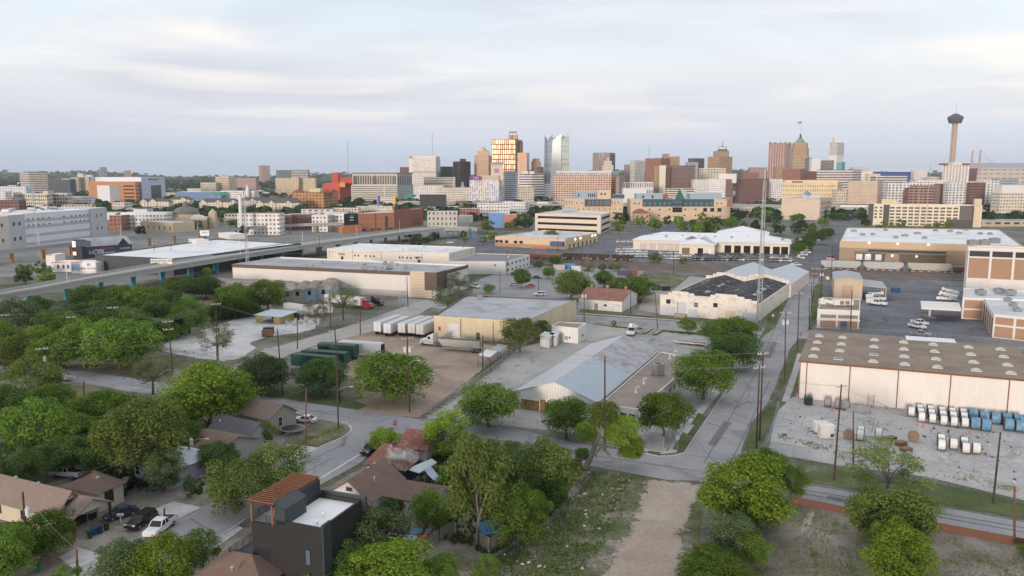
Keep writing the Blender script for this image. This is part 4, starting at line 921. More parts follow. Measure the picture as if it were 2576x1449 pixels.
_,Q,z2=blk(t,'arcade_storey',888,999,1037,466,437,1404,12,86,ARW);_,Q2,z3=blk(t,'roof_slab',885,999,1040,437.5,434,1401,12,90,mat('slate_slab',(.24,.25,.28),.8))
def arch(t,A,B,u,wd,y0,y1,x,m,out=.4):
 d,L_,a_=frame_on(A,B);nrm=Vector((d.y,-d.x,0));Yc=mid(Vector(A),Vector(B),u).y;z0,z1=AT(x,y1,Yc).z,AT(x,y0,Yc).z;r=wd/2
 c=Vector((A[0],A[1],0))+d*L_*u+nrm*out;pts=[c+d*(-r)+Vector((0,0,z0)),c+d*r+Vector((0,0,z0))]+[c+d*r*math.cos(k*math.pi/8)+Vector((0,0,z1-r+r*math.sin(k*math.pi/8)))for k in range(9)]
 b=MB();b.face(pts)
 for i in range(len(pts)):
  j=(i+1)%len(pts);b.face([pts[j],pts[i],pts[i]-nrm*.5,pts[j]-nrm*.5])
 part(b,'arched_window',m,t)
for u,wd in((.06,7.4),(.135,3.2),(.19,3.2),(.245,3.2),(.30,3.2),(.355,3.2),(.41,3.2),(.50,8.4),(.585,3.2),(.64,3.2),(.695,3.2),(.75,3.2),(.805,3.2),(.86,3.2),(.94,7.4)):arch(t,Q[0],Q[1],u,wd,441,464,940,GLASS)
fp(t,'grey_arcade',Q[1],Q[2],0,1,437.6,466,ARG,1018,.2)
for u in lin(.1,.92,7):arch(t,Q[1],Q[2],u,6.5,441,465,1018,GLASS,.6)
t,P,z=bigb('hotel','white hotel tower with a dark window grid and a mast behind','hotel',1030,1097,1108,393,1850,fa('hotel_white',(.72,.66,.63),(.06,.06,.075),3.4,3.7,.5,.55),10,60,ROOFW);fp(t,'dark_floor',P[0],P[1],.12,.98,432,434,GLASS,1060);fp(t,'blank_edge',P[0],P[1],0,.14,393,470,mat('hotel_blank',(.72,.66,.63),.8,.05),1035);fp(t,'blank_top',P[0],P[1],0,1,393,398,mat('hotel_blank',None),1060);fp(t,'teal_edge',P[1],P[2],.3,1,399,445,F_GLASSB,1104)
bigb('office_building','small brown tower with a crenellated top left of the white hotel','tower',1007,None,1029,420.5,1900,F_DRED);bigb('office_building','dark grey stepped block right of the white hotel','office',1108,None,1139,419,2050,F_DARK)
t,P,z=bigb('office_tower','near-black glass tower with a stepped central shaft','tower',1140,1158,1184,406,1950,F_DARK,25,25);topbox(t,'shaft',1157,1172,407,399.5,1962,F_DARK,20)
bigb('garage','wide tan parking garage in front of the black tower','garage',1066,None,1144,445,1600,F_PARK)
bigb('building','pale row of low offices below the tan garage, left part','building',1040,None,1115,466,1350,F_WHITE);bigb('building','cream row of low offices below the tan garage, right part','building',1100,None,1182,472,1300,F_CREAM);t=bigb('church','little grey church with a pointed steeple below the black tower','church',1158,None,1168,468,1420,F_GREYB)[0];topbox(t,'steeple',1161,1166,468,458,1421,F_GREYB,4)
t,P,z=bigb('office_tower','pale pink sandstone tower with a pyramid top left of the golden tower','tower',1193,1229,1237,391,2000,fa('sandstone',(.60,.43,.31),(.32,.20,.15),200,4,1,.3),10,40);topbox(t,'crown',1200,1231,391,381,2006,fa('sandstone2',(.62,.46,.34),(.4,.3,.25),30,30,.1,.1),30)
c=AT(1216,500,2020);b=MB();z0=AT(1216,381,2006).z;b.cyl((c.x,c.y,z0),15,AT(1216,368.5,2020).z-z0,4,.3);part(b,'pyramid',BEST,t)
GOLD=fa('sunset_tinted_glass',(.13,.075,.05),(.60,.44,.28),5.2,12,.62,.82,gr=.3,gm=.45,blinds=.4,col2=(.40,.24,.15),grime=0)  # gold of the panes is the sunset reflection put in as tint
GRD=fa('golden_side',(.22,.13,.09),(.10,.06,.05),5,4,.55,.6,grime=0)
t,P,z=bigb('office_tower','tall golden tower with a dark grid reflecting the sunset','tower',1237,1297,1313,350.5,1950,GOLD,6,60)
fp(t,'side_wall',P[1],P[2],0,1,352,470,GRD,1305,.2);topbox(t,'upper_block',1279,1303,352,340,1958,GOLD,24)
for x in(1281,1290,1299):topbox(t,'crown_post',x-.8,x+.8,341,333,1962,mat('crown_frame',(.30,.22,.17),.7),3)
topbox(t,'crown_beam',1280,1300,333.6,331,1962,mat('crown_frame',None),3);topbox(t,'setback',1303,1315,470,357,1975,GRD,40)
bigb('office_tower','shorter golden glass tower right of the tall golden one','tower',1301,1324,1331,384,1850,fa('gold_small',(.50,.27,.16),(.58,.41,.31),4,4.2,.8,.8,gr=.3,gm=.45,blinds=.4,col2=(.55,.36,.27),grime=0),8,40)
t,P,z=bigb('office_tower','dark tan stepped tower left of the curved glass towers','tower',1336,None,1360,406,2050,F_TAN);topbox(t,'crown',1339,1357,407,399,2060,F_TAN);bigb('office_building','orange-tan lower block beside the dark tan stepped tower','office',1348,None,1367,420,2000,F_TAN)
t,P,z=bigb('hotel','white grid hotel with purple panels and a purple sign','hotel',1181,1255,1269,453,1250,fa('hotel_grid',(.70,.69,.70),(.10,.12,.22),3.4,3.1,.62,.55,blinds=.45,col2=(.52,.50,.56)),5,40)
PURP=plain('purple_sign',(.16,.03,.22),.6);fp(t,'sign',P[0],P[1],0,.38,443,453,PURP,1195,.6);text(t,'lettering','ROBERT\nB GREEN',mid(P[0],P[1],.22)+Vector((0,-1.2,AT(1200,448,1250).z)),0,2.2,WHT)
fp(t,'stair_column',P[0],P[1],.42,.5,452,500,CREAMW,1215);topbox(t,'penthouse',1204,1255,453,441,1258,BEST);topbox(t,'sign_tower',1235,1265,470,413,1262,CREAMW,10);topbox(t,'tower_cap',1234,1266,414,408,1261,F_GREYB,11);topbox(t,'sign_emblem',1243,1254,434,424,1261.4,plain('purple_emblem',(.35,.2,.5),.6),1)
bigb('office_building','blue-grey slab with white balcony lines right of the purple sign hotel','office',1266,None,1303,431,1320,fa('blue_slab',(.52,.56,.64),(.18,.22,.30),60,3.2,1,.5))
t=bigb('office_building','white office with black window bands below the curved towers','office',1304,1335,1367,437,1500,fa('black_bands',(.72,.71,.70),(.05,.05,.06),60,4.6,.96,.42,blinds=0),14,20)[0];topbox(t,'core',1314,1328,437,431,1498,WHT,6);topbox(t,'core',1331,1343,437,431,1498,WHT,6)
bigb('office_building','small tan office of small windows in front of the black-banded one','office',1303,None,1343,469,1260,F_BEIGE);bigb('building','grey glass low block at the foot of the curved towers','building',1367,None,1390,462,1450,F_GREYB)
def leaning(t,nm,x0,x1,tx0,tx1,yb,yl,yr,Y,dp,m):
 P=[AT(x0,yb,Y),AT(x1,yb,Y),AT(tx1,yr,Y),AT(tx0,yl,Y)];P[0].z=P[1].z=0;o=Vector((0,dp,0));Q=[p+o for p in P]
 b=MB();b.face(P)
 for i in range(4):
  j=(i+1)%4;b.face([P[j],P[i],Q[i],Q[j]])
 b.face(Q[::-1]);return part(b,nm,m,t)
GLW=fa('painted_reflection_glass',(.80,.78,.80),(.97,.96,.96),200,4,.98,.94,gr=.4,gm=0,blinds=.0,grime=0,var=.03);GLD=fa('slate_glass',(.20,.25,.34),(.22,.29,.42),200,4,.98,.88,gr=.06,gm=.8,blinds=.2,grime=0);GLC=fa('pale_glass',(.46,.56,.62),(.50,.62,.68),200,4,.98,.88,gr=.07,gm=.75,blinds=.2,grime=0)  # white facet has the bright sky reflection put into its colour
c=AT(1400,500,2300);t=thing('glass_tower','tapering glass tower of blue faceted sails, one painted white with sky glow','tower',loc=(c.x,c.y,0))
leaning(t,'left_facet',1368,1376,1370,1377,470,340,352,2312,30,GLD);leaning(t,'blue_facet',1376,1390,1377,1389.5,470,352,338,2304,40,fa('steel_glass',(.27,.34,.45),(.32,.41,.54),200,4,.98,.88,gr=.07,gm=.8,blinds=.2,grime=0))
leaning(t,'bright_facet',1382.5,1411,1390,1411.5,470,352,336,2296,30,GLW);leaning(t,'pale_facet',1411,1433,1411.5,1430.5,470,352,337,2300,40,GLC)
leaning(t,'rear_facet',1389,1396,1389.5,1396.5,470,350,343,2325,20,GLD);leaning(t,'rear_facet',1411,1420,1412,1419,470,347,339.5,2330,20,GLD)
t,P,z=bigb('office_tower','grey tower with a brown vertical stripe and dark side','tower',1489,1532,1545,384,1980,mat('grey_concrete_tower',(.27,.235,.22),.8,.06,.05),10,40);fp(t,'window_stripe',P[0],P[1],.37,.72,385,470,fa('brown_stripe',(.15,.07,.055),(.08,.04,.035),60,4,1,.4),1512);fp(t,'glass_side',P[1],P[2],0,1,389,470,F_DARK,1540)
t,P,z=bigb('office_tower','pale stepped art deco tower in front of the grey tower','tower',1514,None,1541,416,1900,F_CREAM);topbox(t,'step',1518,1537,416,405,1906,F_CREAM);topbox(t,'spire',1525,1530,405,396,1910,F_CREAM,6)
t,P,z=bigb('hospital','huge pink-orange grid hospital with a white top storey','hospital',1390,1536,1568,441,1340,fa('hospital_grid',(.60,.37,.26),(.06,.05,.05),4.4,3.7,.52,.5,band=((.68,.60,.55),.26)),8,60);_,Q,z2=blk(t,'top_storey',1398,1536,1555,441.3,430,1342,8,50,fa('hospital_top',(.70,.66,.66),(.10,.09,.10),3.0,9,.5,.42))
blk(t,'right_wing',1548,1556,1568,None,444,1325,4,40,F_PINKF)
bigb('office_tower','pale green-white tower with a stepped top','tower',1583,1595,1619,404,2000,F_MINT,12,25);bigb('office_building','small pink block left of the pale green tower','office',1570,None,1585,414,2100,F_PINKF)
t,P,z=bigb('hotel','broad brick-red tower behind the brown tower','tower',1620,1660,1683,398,1900,F_BRICK,20,40);t,P,z=bigb('hotel','tan flat-topped tower right of the brick-red tower','tower',1664,None,1706,394,2100,F_TAN);topbox(t,'penthouse',1665,1680,394,387,2110,F_TAN)
t,P,z=bigb('office_tower','banded brown tower with a white and yellow end wall','tower',1682,1740,1746,416,1500,fa('banded_brown',(.24,.17,.15),(.10,.075,.075),30,3.4,1,.55),5,30,wname='banded_wall');blk(t,'yellow_end',1656,1672,1678,None,416,1490,4,30,mat('pale_yellow_end',(.66,.63,.50),.8));blk(t,'tan_end',1643,1655,1657,None,418,1495,4,30,F_TAN);blk(t,'dark_face',1672,1684,1686,None,418,1496,8,20,F_DRED)
bigb('office_tower','pale blue slab left of the dark slate tower','tower',1724,None,1753,408,1880,F_GREYB);bigb('office_tower','dark slate tower right of the pale blue slab','tower',1727,1745,1768,398,1960,fa('slate_tower',(.13,.12,.15),(.06,.06,.08),3,3.6,.6,.55),15,30)
t,P,z=bigb('hotel','tan deco tower carrying a dark roof sign','hotel',1776,1806,1838,394,1980,F_TAN,20,25);topbox(t,'upper_tower',1796,1829,395,380,1994,F_TAN,25)
c=AT(1813,500,2005);b=MB();z0=AT(1813,380,2000).z;b.cyl((c.x,c.y,z0),15,AT(1813,376.5,2000).z-z0,8,11);part(b,'green_crown',mat('patina',(.16,.22,.19),.8),t);topbox(t,'sign_board',1802,1823,377,369,1996,plain('sign_black',(.05,.025,.03),.6),2);text(t,'lettering','DRURY',(AT(1812.5,500,1995.5).x,1995.2,AT(1812,373,1995).z),0,6.2,plain('sign_lit',(1,.92,.82),.5,emit=.9));topbox(t,'mast',1811.7,1812.7,369,356,1998,DKM,1)
bigb('hotel','cream hotel of square windows in front of the tan deco tower','hotel',1761,None,1823,423,1650,fa('cream_hotel',(.68,.62,.48),(.05,.05,.05),6,5,.55,.55));t,P,z=bigb('apartment_tower','white block with a pink brick side and taller rear','apartments',1782,1823,1842,450,1300,F_WHITE,8,50);fp(t,'brick_side',P[1],P[2],0,1,453,500,mat('pink_brick',(.50,.27,.22),.85),1835);topbox(t,'rear_block',1806,1850,460,437,1340,WHT,20)
bigb('hotel','dark red-brown hotel wing of small windows at centre right','hotel',1858,None,1932,449,1400,F_DRED);bigb('building','pink and tan mid-rise cluster left of the pink hotel','building',1884,None,1925,421,1900,F_PINKF);bigb('building','brick mid-rise behind the dark red-brown wing','building',1866,None,1905,434,1700,F_BRICK)
bigb('courthouse','white low block with a dark roof under the banded tower','building',1567,None,1642,458,1400,fa('white_fins',(.70,.68,.68),(.10,.10,.12),4,12,.4,.6));bigb('building','white plinth building in front of the finned white block','building',1567,None,1625,474,1200,WHT);bigb('building','pale stone block between the yellow-ended tower and the cream hotel','building',1742,None,1790,452,1450,F_WHITE);bigb('garage','plain beige deck at the foot of the banded tower','garage',1678,None,1745,474,1180,F_PARK)
t,P,z=bigb('hotel','wide pink hotel tower with bay-window ribs','hotel',1927,1970,1984,360,2350,fa('rib_pink',(.52,.34,.31),(.17,.11,.12),7,3.6,.45,.8,var=.06),10,40)
for x in(1932,1944,1957,1969,1980):topbox(t,'bay_top',x-2,x+2,361,357.5,2349,F_PINKF,8)
c=AT(2005,500,2150);zz=lambda y:AT(2005,y,2100).z;t=thing('office_tower','stepped gothic tower with a green pyramid roof and a flag','tower',loc=(c.x,c.y,0))
GOTH=fa('gothic_tan',(.50,.36,.23),(.12,.085,.06),3.2,3.9,.45,.55);px=2100/F
for i,(w_,y0,y1)in enumerate(((41,None,391),(38,391,371),(33,371,358))):
 b=MB();r=w_*px/2;z0=0 if y0 is None else zz(y0);q=r*.62;oct_=[(c.x-r,c.y-q),(c.x-q,c.y-r),(c.x+q,c.y-r),(c.x+r,c.y-q),(c.x+r,c.y+q),(c.x+q,c.y+r),(c.x-q,c.y+r),(c.x-r,c.y+q)]
 b.prism(oct_,z0,zz(y1),roofmat=1);part(b,'shaft_tier',[GOTH,BEST],t)
b=MB();b.cyl((c.x,c.y,zz(358)),15.5,zz(345)-zz(358),8,5);part(b,'green_roof',mat('copper_green',(.20,.30,.20),.8,.15,.2),t);b=MB();b.cyl((c.x,c.y,zz(345)),3.2,zz(337)-zz(345),8,2.4);b.cyl((c.x,c.y,zz(337)),2.8,2.5,8,.3);part(b,'cupola',DKM,t);b=MB();b.cyl((c.x,c.y,zz(337)),.35,zz(300)-zz(337),6);part(b,'flagpole',GLV,t)
b=MB();z0=zz(301);fl_w,fl_h=9.5,5.5
for i in range(13):b.mat=i%2;b.box((c.x-fl_w/2-.4,c.y-.3*math.sin(i),z0-fl_h*(i+.5)/13-2.0),(fl_w,.2,fl_h/13*.98))
b.mat=2;b.box((c.x-2.6,c.y-.2,z0-2-fl_h*.27),(4.2,.9,fl_h*.54));part(b,'flag',[plain('flag_red',(.45,.03,.05)),plain('flag_white',(.7,.7,.7)),plain('flag_blue',(.03,.05,.18))],t)
t,P,z=bigb('hotel','white slab wall of a hotel beside the gothic tower','hotel',2036,None,2059,399,1880,WHT,roof=DKM);bigb('hotel','dark gridded hotel wing right of the white slab wall','hotel',2058,None,2092,403.5,1900,fa('dark_grid',(.30,.27,.25),(.05,.05,.06),3,3.6,.7,.6),roof=DKM);bigb('hotel','brown gridded hotel wing left of the white slab wall','hotel',2025,None,2037,397,1905,fa('dark_grid',None))
t,P,z=bigb('apartment_tower','slim white tower with a block on its roof','tower',2079,2098,2115,358,2300,fa('slim_white',(.62,.59,.59),(.17,.18,.22),3.6,3.5,.6,.55),15,25);topbox(t,'roof_block',2090,2103,358,346,2306,WHT,14);blk(t,'podium',2079,2098,2114,None,392,2290,15,25,WHT)
bigb('office_tower','small turquoise glass block at the foot of the slim white tower','office',2098,2112,2120,408,1950,fa('teal_glass',(.12,.40,.44),(.08,.26,.30),4,3.5,.7,.6),4,15)
t,P,z=bigb('office_building','red brick office of square windows below the gothic tower','office',1964,2009,2025,425,1600,F_BRICK,8,30,mat('dkroof',(.12,.12,.13),.8));bigb('office_building','brown office block right of the red brick one','office',2025,None,2051,431,1640,F_DRED);bigb('building','tan block with a pitched roof left of the red brick office','building',1946,None,1975,421,1800,F_TAN);bigb('building','dark-topped white block left of the cream station hotel','building',1930,None,1966,450,1450,F_WHITE,roof=DKM)
bigb('office_building','long white building of alternating dark bands','office',2051,2140,2162,427,1600,fa('white_bands',(.68,.63,.60),(.06,.06,.065),100,5.0,1,.42,blinds=0),6,40);bigb('building','pale blank block behind the dark-banded building','building',2140,None,2190,432,1750,WHT);bigb('building','beige block on the horizon above the dark-banded building','building',2142,None,2179,421,2300,F_CREAM)
t,P,z=bigb('hospital','long pale yellow building with a dark crest on its parapet','hospital',1966,2104,2116,460,1100,fa('pale_yellow',(.72,.58,.37),(.12,.10,.08),3.3,6,.3,.36,blinds=.1),4,40,ROOFL);topbox(t,'parapet',1972,2104,461,453,1104,mat('yellow_parapet',(.74,.58,.42),.85),8);CR=plain('dark_crest',(.12,.10,.11),.7)
for i in range(4):topbox(t,'emblem',1991+i*6.5,1996+i*6.5,459,455.5,1103.4,CR,.5)
bigb('garage','tan block behind a scaffold-like pale grid screen','building',2131,2205,2217,455,1050,fa('grid_screen',(.66,.52,.40),(.36,.28,.24),2.2,2.2,.6,.6,gr=.7),4,40);bigb('building','low tan link between the pale yellow building and grid screen','building',2103,None,2132,478,1080,F_CREAM)
t,P,z=bigb('warehouse','large blank beige block with a grey monitor roof','building',1966,2062,2091,499,870,mat('blank_beige',(.64,.53,.43),.85,.05,.1),6,45,ROOFG);topbox(t,'monitor',2018,2060,499,490,890,ROOFL,14);fp(t,'window_side',P[1],P[2],.05,.95,502,545,fa('beige_side',(.60,.50,.40),(.12,.11,.1),5,5,.5,.6),2078)
c=AT(2029,500,893);b=MB();z0=AT(2029,491,893).z;b.cyl((c.x,c.y,z0),6.5,5,4,.2);part(b,'pyramid_skylight',F_GLASSB,t)
A,B=G(2182,566.5),G(2466,572);hh=HT(2324,569,515);d,L_,a_=frame_on(A,B);nb=Vector((-d.y,d.x,0));CHB=mat('charcoal_brick',(.10,.095,.10),.85,.1,.3)
t=thing('hotel','cream and charcoal hotel with a grid of wide windows','hotel',loc=A);flat_block(t,[A,B,B+nb*18,A+nb*18],hh,mat('hotel_cream',(.74,.67,.55),.85,.05,.2),ROOFL,.5)
panel(t,'charcoal_wall',A,B,-.003,.045,0,hh+.4,CHB,.15);panel(t,'charcoal_wall',A,B,.135,.19,0,hh-.3,CHB,.15);panel(t,'charcoal_wall',A,B,.81,.965,0,hh-.6,CHB,.15);panel(t,'charcoal_wall',A,B,.70,.81,0,hh*.34,CHB,.15);panel(t,'stair_tower',A,B,.93,.99,0,hh+6,CREAMW,1.2,6);panel(t,'roof_box',A,B,.12,.25,hh-.4,hh+5,CREAMW,-3,6)
wins(t,A,B,[hh*k/6.6+.8 for k in range(0,6)],lin(.215,.775,11),4.2,1.9,mat('tan_window',(.5,.42,.33),.7),plain('bronze_glass',(.13,.10,.08),.15),(2,1),fw=.18);wins(t,A,B,[hh*k/6.6+.8 for k in range(2,6)],[.066,.112],2.6,1.9,mat('tan_window',None),plain('bronze_glass',None),fw=.18);wins(t,A,B,[hh*k/6.6+.8 for k in range(2,6)],[.84,.89],3.6,1.9,mat('tan_window',None),plain('bronze_glass',None),fw=.18,out=.25)
for x0,x1,y,Y,m,lab in((2200,2278,443,1250,F_WPARK,'grey deck garage with a red brick patch above the grid-screen block'),(2231,2287,460,1100,F_APT,'white flats left of the brick garage'),(2283,2345,458,1150,F_APT,'white flats behind the brick garage'),(2345,2380,462,1170,F_BRICK,'red and white flats right of the brick garage'),(2384,2440,458,1120,F_APT,'white balconied flats below the tiled condominium'),(2438,2476,460,1110,F_DRED,'brown-panelled flats beside the white balconied flats'),(2470,2512,455,1130,F_APT,'white flats with a tall end near the right edge'),(2505,2556,450,1160,F_GREYB,'pale blue flats near the right edge'),(2517,2590,466,1000,WHT,'low cream shop block at the right edge'),(2209,2290,432,1500,mat('blue_roofed',(.06,.11,.30),.6),'long building with a deep blue roof edge'),(2230,2300,429,1650,WHT,'white hall rising behind the deep blue roof'),(2295,2328,429,1480,F_WHITE,'white mid-rise with small windows right of the blue roof'),(2180,2210,437,1450,CREAMW,'cream block left of the deep blue roof'),(2286,2300,473,1060,F_BRICK,'red brick strip behind the brick garage'),(2300,2370,452,1250,F_WHITE,'row of pale flats behind the brick garage'),(2328,2372,445,1450,F_CREAM,'cream blocks left of the tiled condominium')):
 bigb('apartment_block' if 'flats' in lab else 'building',lab,'apartments' if 'flats' in lab else 'building',x0,None,x1,y,Y,m,roof=ROOFL)
bigb('garage','pinkish brick parking garage with open decks','garage',2284,2345,2361,467,1050,fa('brick_decks',(.36,.24,.20),(.07,.055,.05),6,3.6,.8,.5,blinds=0),5,30);bigb('garage','tan garage with slots at the right edge behind the white roof','garage',2455,None,2640,556,760,fa('tan_slots',(.46,.40,.28),(.05,.05,.04),9,6,.6,.3,blinds=0))
t,P,z=bigb('apartment_tower','white condominium with red tiled corner roofs','apartments',2365,2432,2451,412,1400,fa('condo',(.74,.69,.67),(.10,.09,.10),5.2,3.6,.45,.5),6,40);fp(t,'dark_side',P[1],P[2],0,1,424,455,F_DRED,2445)
for x in(2371,2424):topbox(t,'tiled_roof',x-8,x+8,414,411,1397,REDR,12,REDR)
topbox(t,'centre_block',2390,2412,413,408,1402,WHT,12)
Yt=2100;zt_=lambda y:AT(2395,y,Yt).z;base=AT(2390,411,Yt);c=Vector((base.x+4,Yt,0));t=thing('observation_tower','slender observation tower with a dark saucer top and mast','tower',loc=c)
SHAFT=mat('tower_concrete',(.46,.36,.31),.85,.06,.02)
for a in(0,2.094,4.189):
 b=MB();b.cyl((c.x+4.2*math.cos(a),c.y+4.2*math.sin(a),0),3.6,zt_(309),8,3.3);part(b,'shaft',SHAFT,t)
b=MB();b.lathe((c.x,c.y,zt_(310)),[(0,0),(15,0),(16.5,6),(18.5,13),(18.8,15.5),(13,19),(8,22),(6,24),(0,24)],24);part(b,'saucer',mat('saucer_dark',(.085,.08,.115),.6,.1,.3),t)
b=MB();b.lathe((c.x,c.y,zt_(310)),[(18.0,10),(18.7,10.2),(19.0,12),(18.4,12.4)],24);part(b,'window_ring',F_GLASSB,t)
b=MB();zz0=zt_(310)+24;b.cyl((c.x,c.y,zz0),1.5,4,8);b.cyl((c.x,c.y,zz0+4),.55,zt_(253)-zz0-4,6,.25);part(b,'mast',GLV,t)
for a in(.6,2.5,3.7,5.6):b=MB();b.cyl((c.x+16*math.cos(a),c.y+16*math.sin(a),zz0-10),.3,7,5);part(b,'aerial',DKM,t)
A=AT(2455,500,2750);t=thing('stadium','broad domed stadium with a grey roof and cable masts at the right edge','stadium',loc=(A.x,A.y,0));zS=lambda y:AT(2520,y,2750).z
b=MB();x0,x1,x2=AT(2448,500,2750).x,AT(2470,500,2750).x,AT(2640,500,2750).x
b.face([(x0,2750,0),(x2,2750,0),(x2,2750,zS(421)),(x1,2750,zS(421)),(x0,2750,zS(425))]);b.face([(x0,2750,0),(x0,2750,zS(425)),(x1,2950,zS(421)),(x1,2950,0)]);part(b,'wall',fa('stadium_wall',(.56,.50,.46),(.20,.18,.18),22,14,.7,.25,gr=.6),t)
b=MB();b.face([(x1,2748,zS(421)),(x2,2748,zS(421)),(x2,2860,zS(409)),(x1+10,2860,zS(409))]);b.face([(x0,2748,zS(425)),(x1,2748,zS(421)),(x1+10,2860,zS(409))]);part(b,'roof',mat('stadium_roof',(.33,.36,.40),.7,.06,.02),t)
for x,y,xb in((2446,379,2442),(2466,377,2461)):
 p,q=AT(xb,430,2740),AT(x,y,2740);b=MB();b.tube([p,q],[4.2,2.4],6);part(b,'mast',SHAFT,t);b=MB();b.dome(tuple(q),3,2,8,3);part(b,'mast_cap',WHT,t)
 b=MB();b.tube([q,AT(2500,412,2790)],.5,4);part(b,'cable',GLV,t)
def mast(label,x,yb,yt,Y,r,m,cat='radio mast'):
 p=AT(x,500,Y);z1=AT(x,yt,Y).z;t=thing('radio_mast',label,cat,loc=(p.x,Y,0));b=MB()
 for a in(0,2.09,4.19):b.tube([(p.x+r*math.cos(a),Y+r*math.sin(a),0),(p.x+r*.5*math.cos(a),Y+r*.5*math.sin(a),z1)],r*.13,4)
 k=int(z1/(r*4));pr=None
 for i in range(k+1):
  z=z1*i/k;s_=1-.5*i/k;q=[(p.x+r*s_*math.cos(a),Y+r*s_*math.sin(a),z)for a in(0,2.09,4.19)]
  for j in range(3):b.tube([q[j],q[(j+1)%3]],r*.055,3,False)
  if pr:
   for j in range(3):b.tube([pr[j],q[(j+1)%3]],r*.055,3,False)
  pr=q
 part(b,'lattice',m,t);b=MB();b.cyl((p.x,Y,z1),r*.12,r*4,5);part(b,'tip',m,t)
RW=mat('mast_grey',(.42,.36,.37),.7,.2,.1)
mast('thin broadcast mast standing above the red library',878,470,356,2300,1.6,RW);mast('thin broadcast mast behind the white hotel tower',1089,400,336,2100,1.5,RW);mast('leaning thin crane-like mast above the brick-red tower',1629,400,368,1950,1.3,RW,'mast')
for x,yt,Y,lab in((2312,458,730,'tall thin mast left of two near the hotel roof'),(2333,415,735,'tall thin mast right of two near the hotel roof')):mast(lab,x,560,yt,Y,.55,RW)
LIME=mat('campus_limestone',(.66,.52,.385),.9,.10,.5,stain=(.50,.37,.25),stainamt=.5,stainscale=.5);TEAL=mat('teal_wall',(.045,.10,.115),.6,.1,.2);BLG=mat('bluegrey_metal',(.30,.38,.45),.55,.06,.1)
Yc=850;t=thing('campus_building','left limestone campus wing with a red-framed teal window bay','campus',loc=(AT(1500,500,Yc).x,Yc,0));zc2=lambda y:AT(1600,y,Yc).z
def cb(t,nm,x0,x1,y0,y1,m,Y=Yc,dp=25,roof=None):
 l,r=AT(x0,500,Y).x,AT(x1,500,Y).x;z0=0 if y0 is None else AT((x0+x1)/2,y0,Y).z;b=MB();b.prism([(l,Y),(r,Y),(r,Y+dp),(l,Y+dp)],z0,AT((x0+x1)/2,y1,Y).z,roofmat=1,bottom=True);return part(b,nm,[m,roof or ROOFL],t)
def cw(t,x0,x1,y,xs,w_,h_,Y,fm=None,gm=None):
 A,B=AT(x0,500,Y),AT(x1,500,Y)
 for x in xs:wins(t,A,B,[AT(x,y,Y).z],[(x-x0)/(x1-x0)],w_,h_,fm,gm,fw=.15)
cb(t,'wall',1420,1567,None,500.5,LIME);cb(t,'teal_bay',1472,1535,517.5,502,TEAL,Yc-1,3);FRD=mat('red_frame',(.34,.12,.08),.8)
for y0,y1 in((502.6,501),(519,517.3)):cb(t,'bay_frame',1471,1536,y0,y1,FRD,Yc-1.6,2)
for x in(1471.4,1535.4):cb(t,'bay_frame',x-.8,x+.8,519,501,FRD,Yc-1.6,2)
cw(t,1420,1567,514,[1482,1492,1502,1512,1522,1530],2.2,3.6,Yc-1.2,WFR,GLASSB);cw(t,1420,1567,515,[1425,1432,1438,1540,1547,1555],.9,4,Yc);cw(t,1420,1567,513,[1451,1464],1.5,1.6,Yc);cw(t,1420,1567,528,lin(1428,1560,11),1.4,1.6,Yc)
cb(t,'blue_volume',1448,1500,500,482,BLG,Yc+10,18);cw(t,1448,1500,496,[1455,1480,1485,1490,1495],1.6,4,Yc+9.7);cb(t,'stone_volume',1501,1536,500,479.5,LIME,Yc+12,18);cw(t,1501,1536,491,[1512,1521],2.2,2.4,Yc+11.7);cb(t,'glass_volume',1543,1570,500,489,F_GLASSB,Yc+8,12)
t=thing('campus_building','right limestone campus wing with a teal top floor and green glass pyramid','campus',loc=(AT(1700,500,Yc).x,Yc,0))
cb(t,'wall',1586,1812,None,520,LIME);cb(t,'upper_wall',1586,1616,520,501,LIME,Yc+.5);cb(t,'teal_floor',1616,1797,520,501,TEAL,Yc+1,22);cb(t,'upper_wall',1796,1829,520,501,LIME,Yc+.5);cb(t,'brick_end',1829,1843,520,499,mat('campus_brick',(.33,.16,.12),.9),Yc+6)
c=AT(1790,500,Yc);b=MB();rx=(AT(1845,500,Yc).x-c.x);b.prism([(c.x+rx*math.cos(a),Yc+12+14*math.sin(a))for a in[2*math.pi*i/24 for i in range(24)]],0,zc2(520)+.05,roofmat=1);part(b,'rounded_end',[LIME,ROOFL],t)
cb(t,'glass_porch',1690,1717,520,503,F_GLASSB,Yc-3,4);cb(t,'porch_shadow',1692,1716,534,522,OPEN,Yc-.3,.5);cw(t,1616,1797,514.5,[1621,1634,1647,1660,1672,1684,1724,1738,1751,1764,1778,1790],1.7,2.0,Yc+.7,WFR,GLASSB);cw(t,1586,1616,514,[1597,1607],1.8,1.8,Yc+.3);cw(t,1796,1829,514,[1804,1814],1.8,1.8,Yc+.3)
cw(t,1586,1812,529,[1634,1660,1684,1724,1750],2.2,1.8,Yc);cw(t,1586,1812,544,[1634,1658,1722,1750],2.0,1.8,Yc);cw(t,1586,1845,533,[1774,1792,1810],4.5,4.2,Yc-2.1);cw(t,1586,1845,546,[1775,1794,1812],2.0,1.8,Yc-2.1)
cb(t,'blue_volume',1601,1668,500.5,487,BLG,Yc+8,18);cw(t,1601,1668,499,[1617,1641],2.4,3.2,Yc+7.7);cb(t,'blue_volume',1735,1815,500.5,487,BLG,Yc+8,18);cb(t,'red_stack',1670,1680,500,488,FRD,Yc+6)
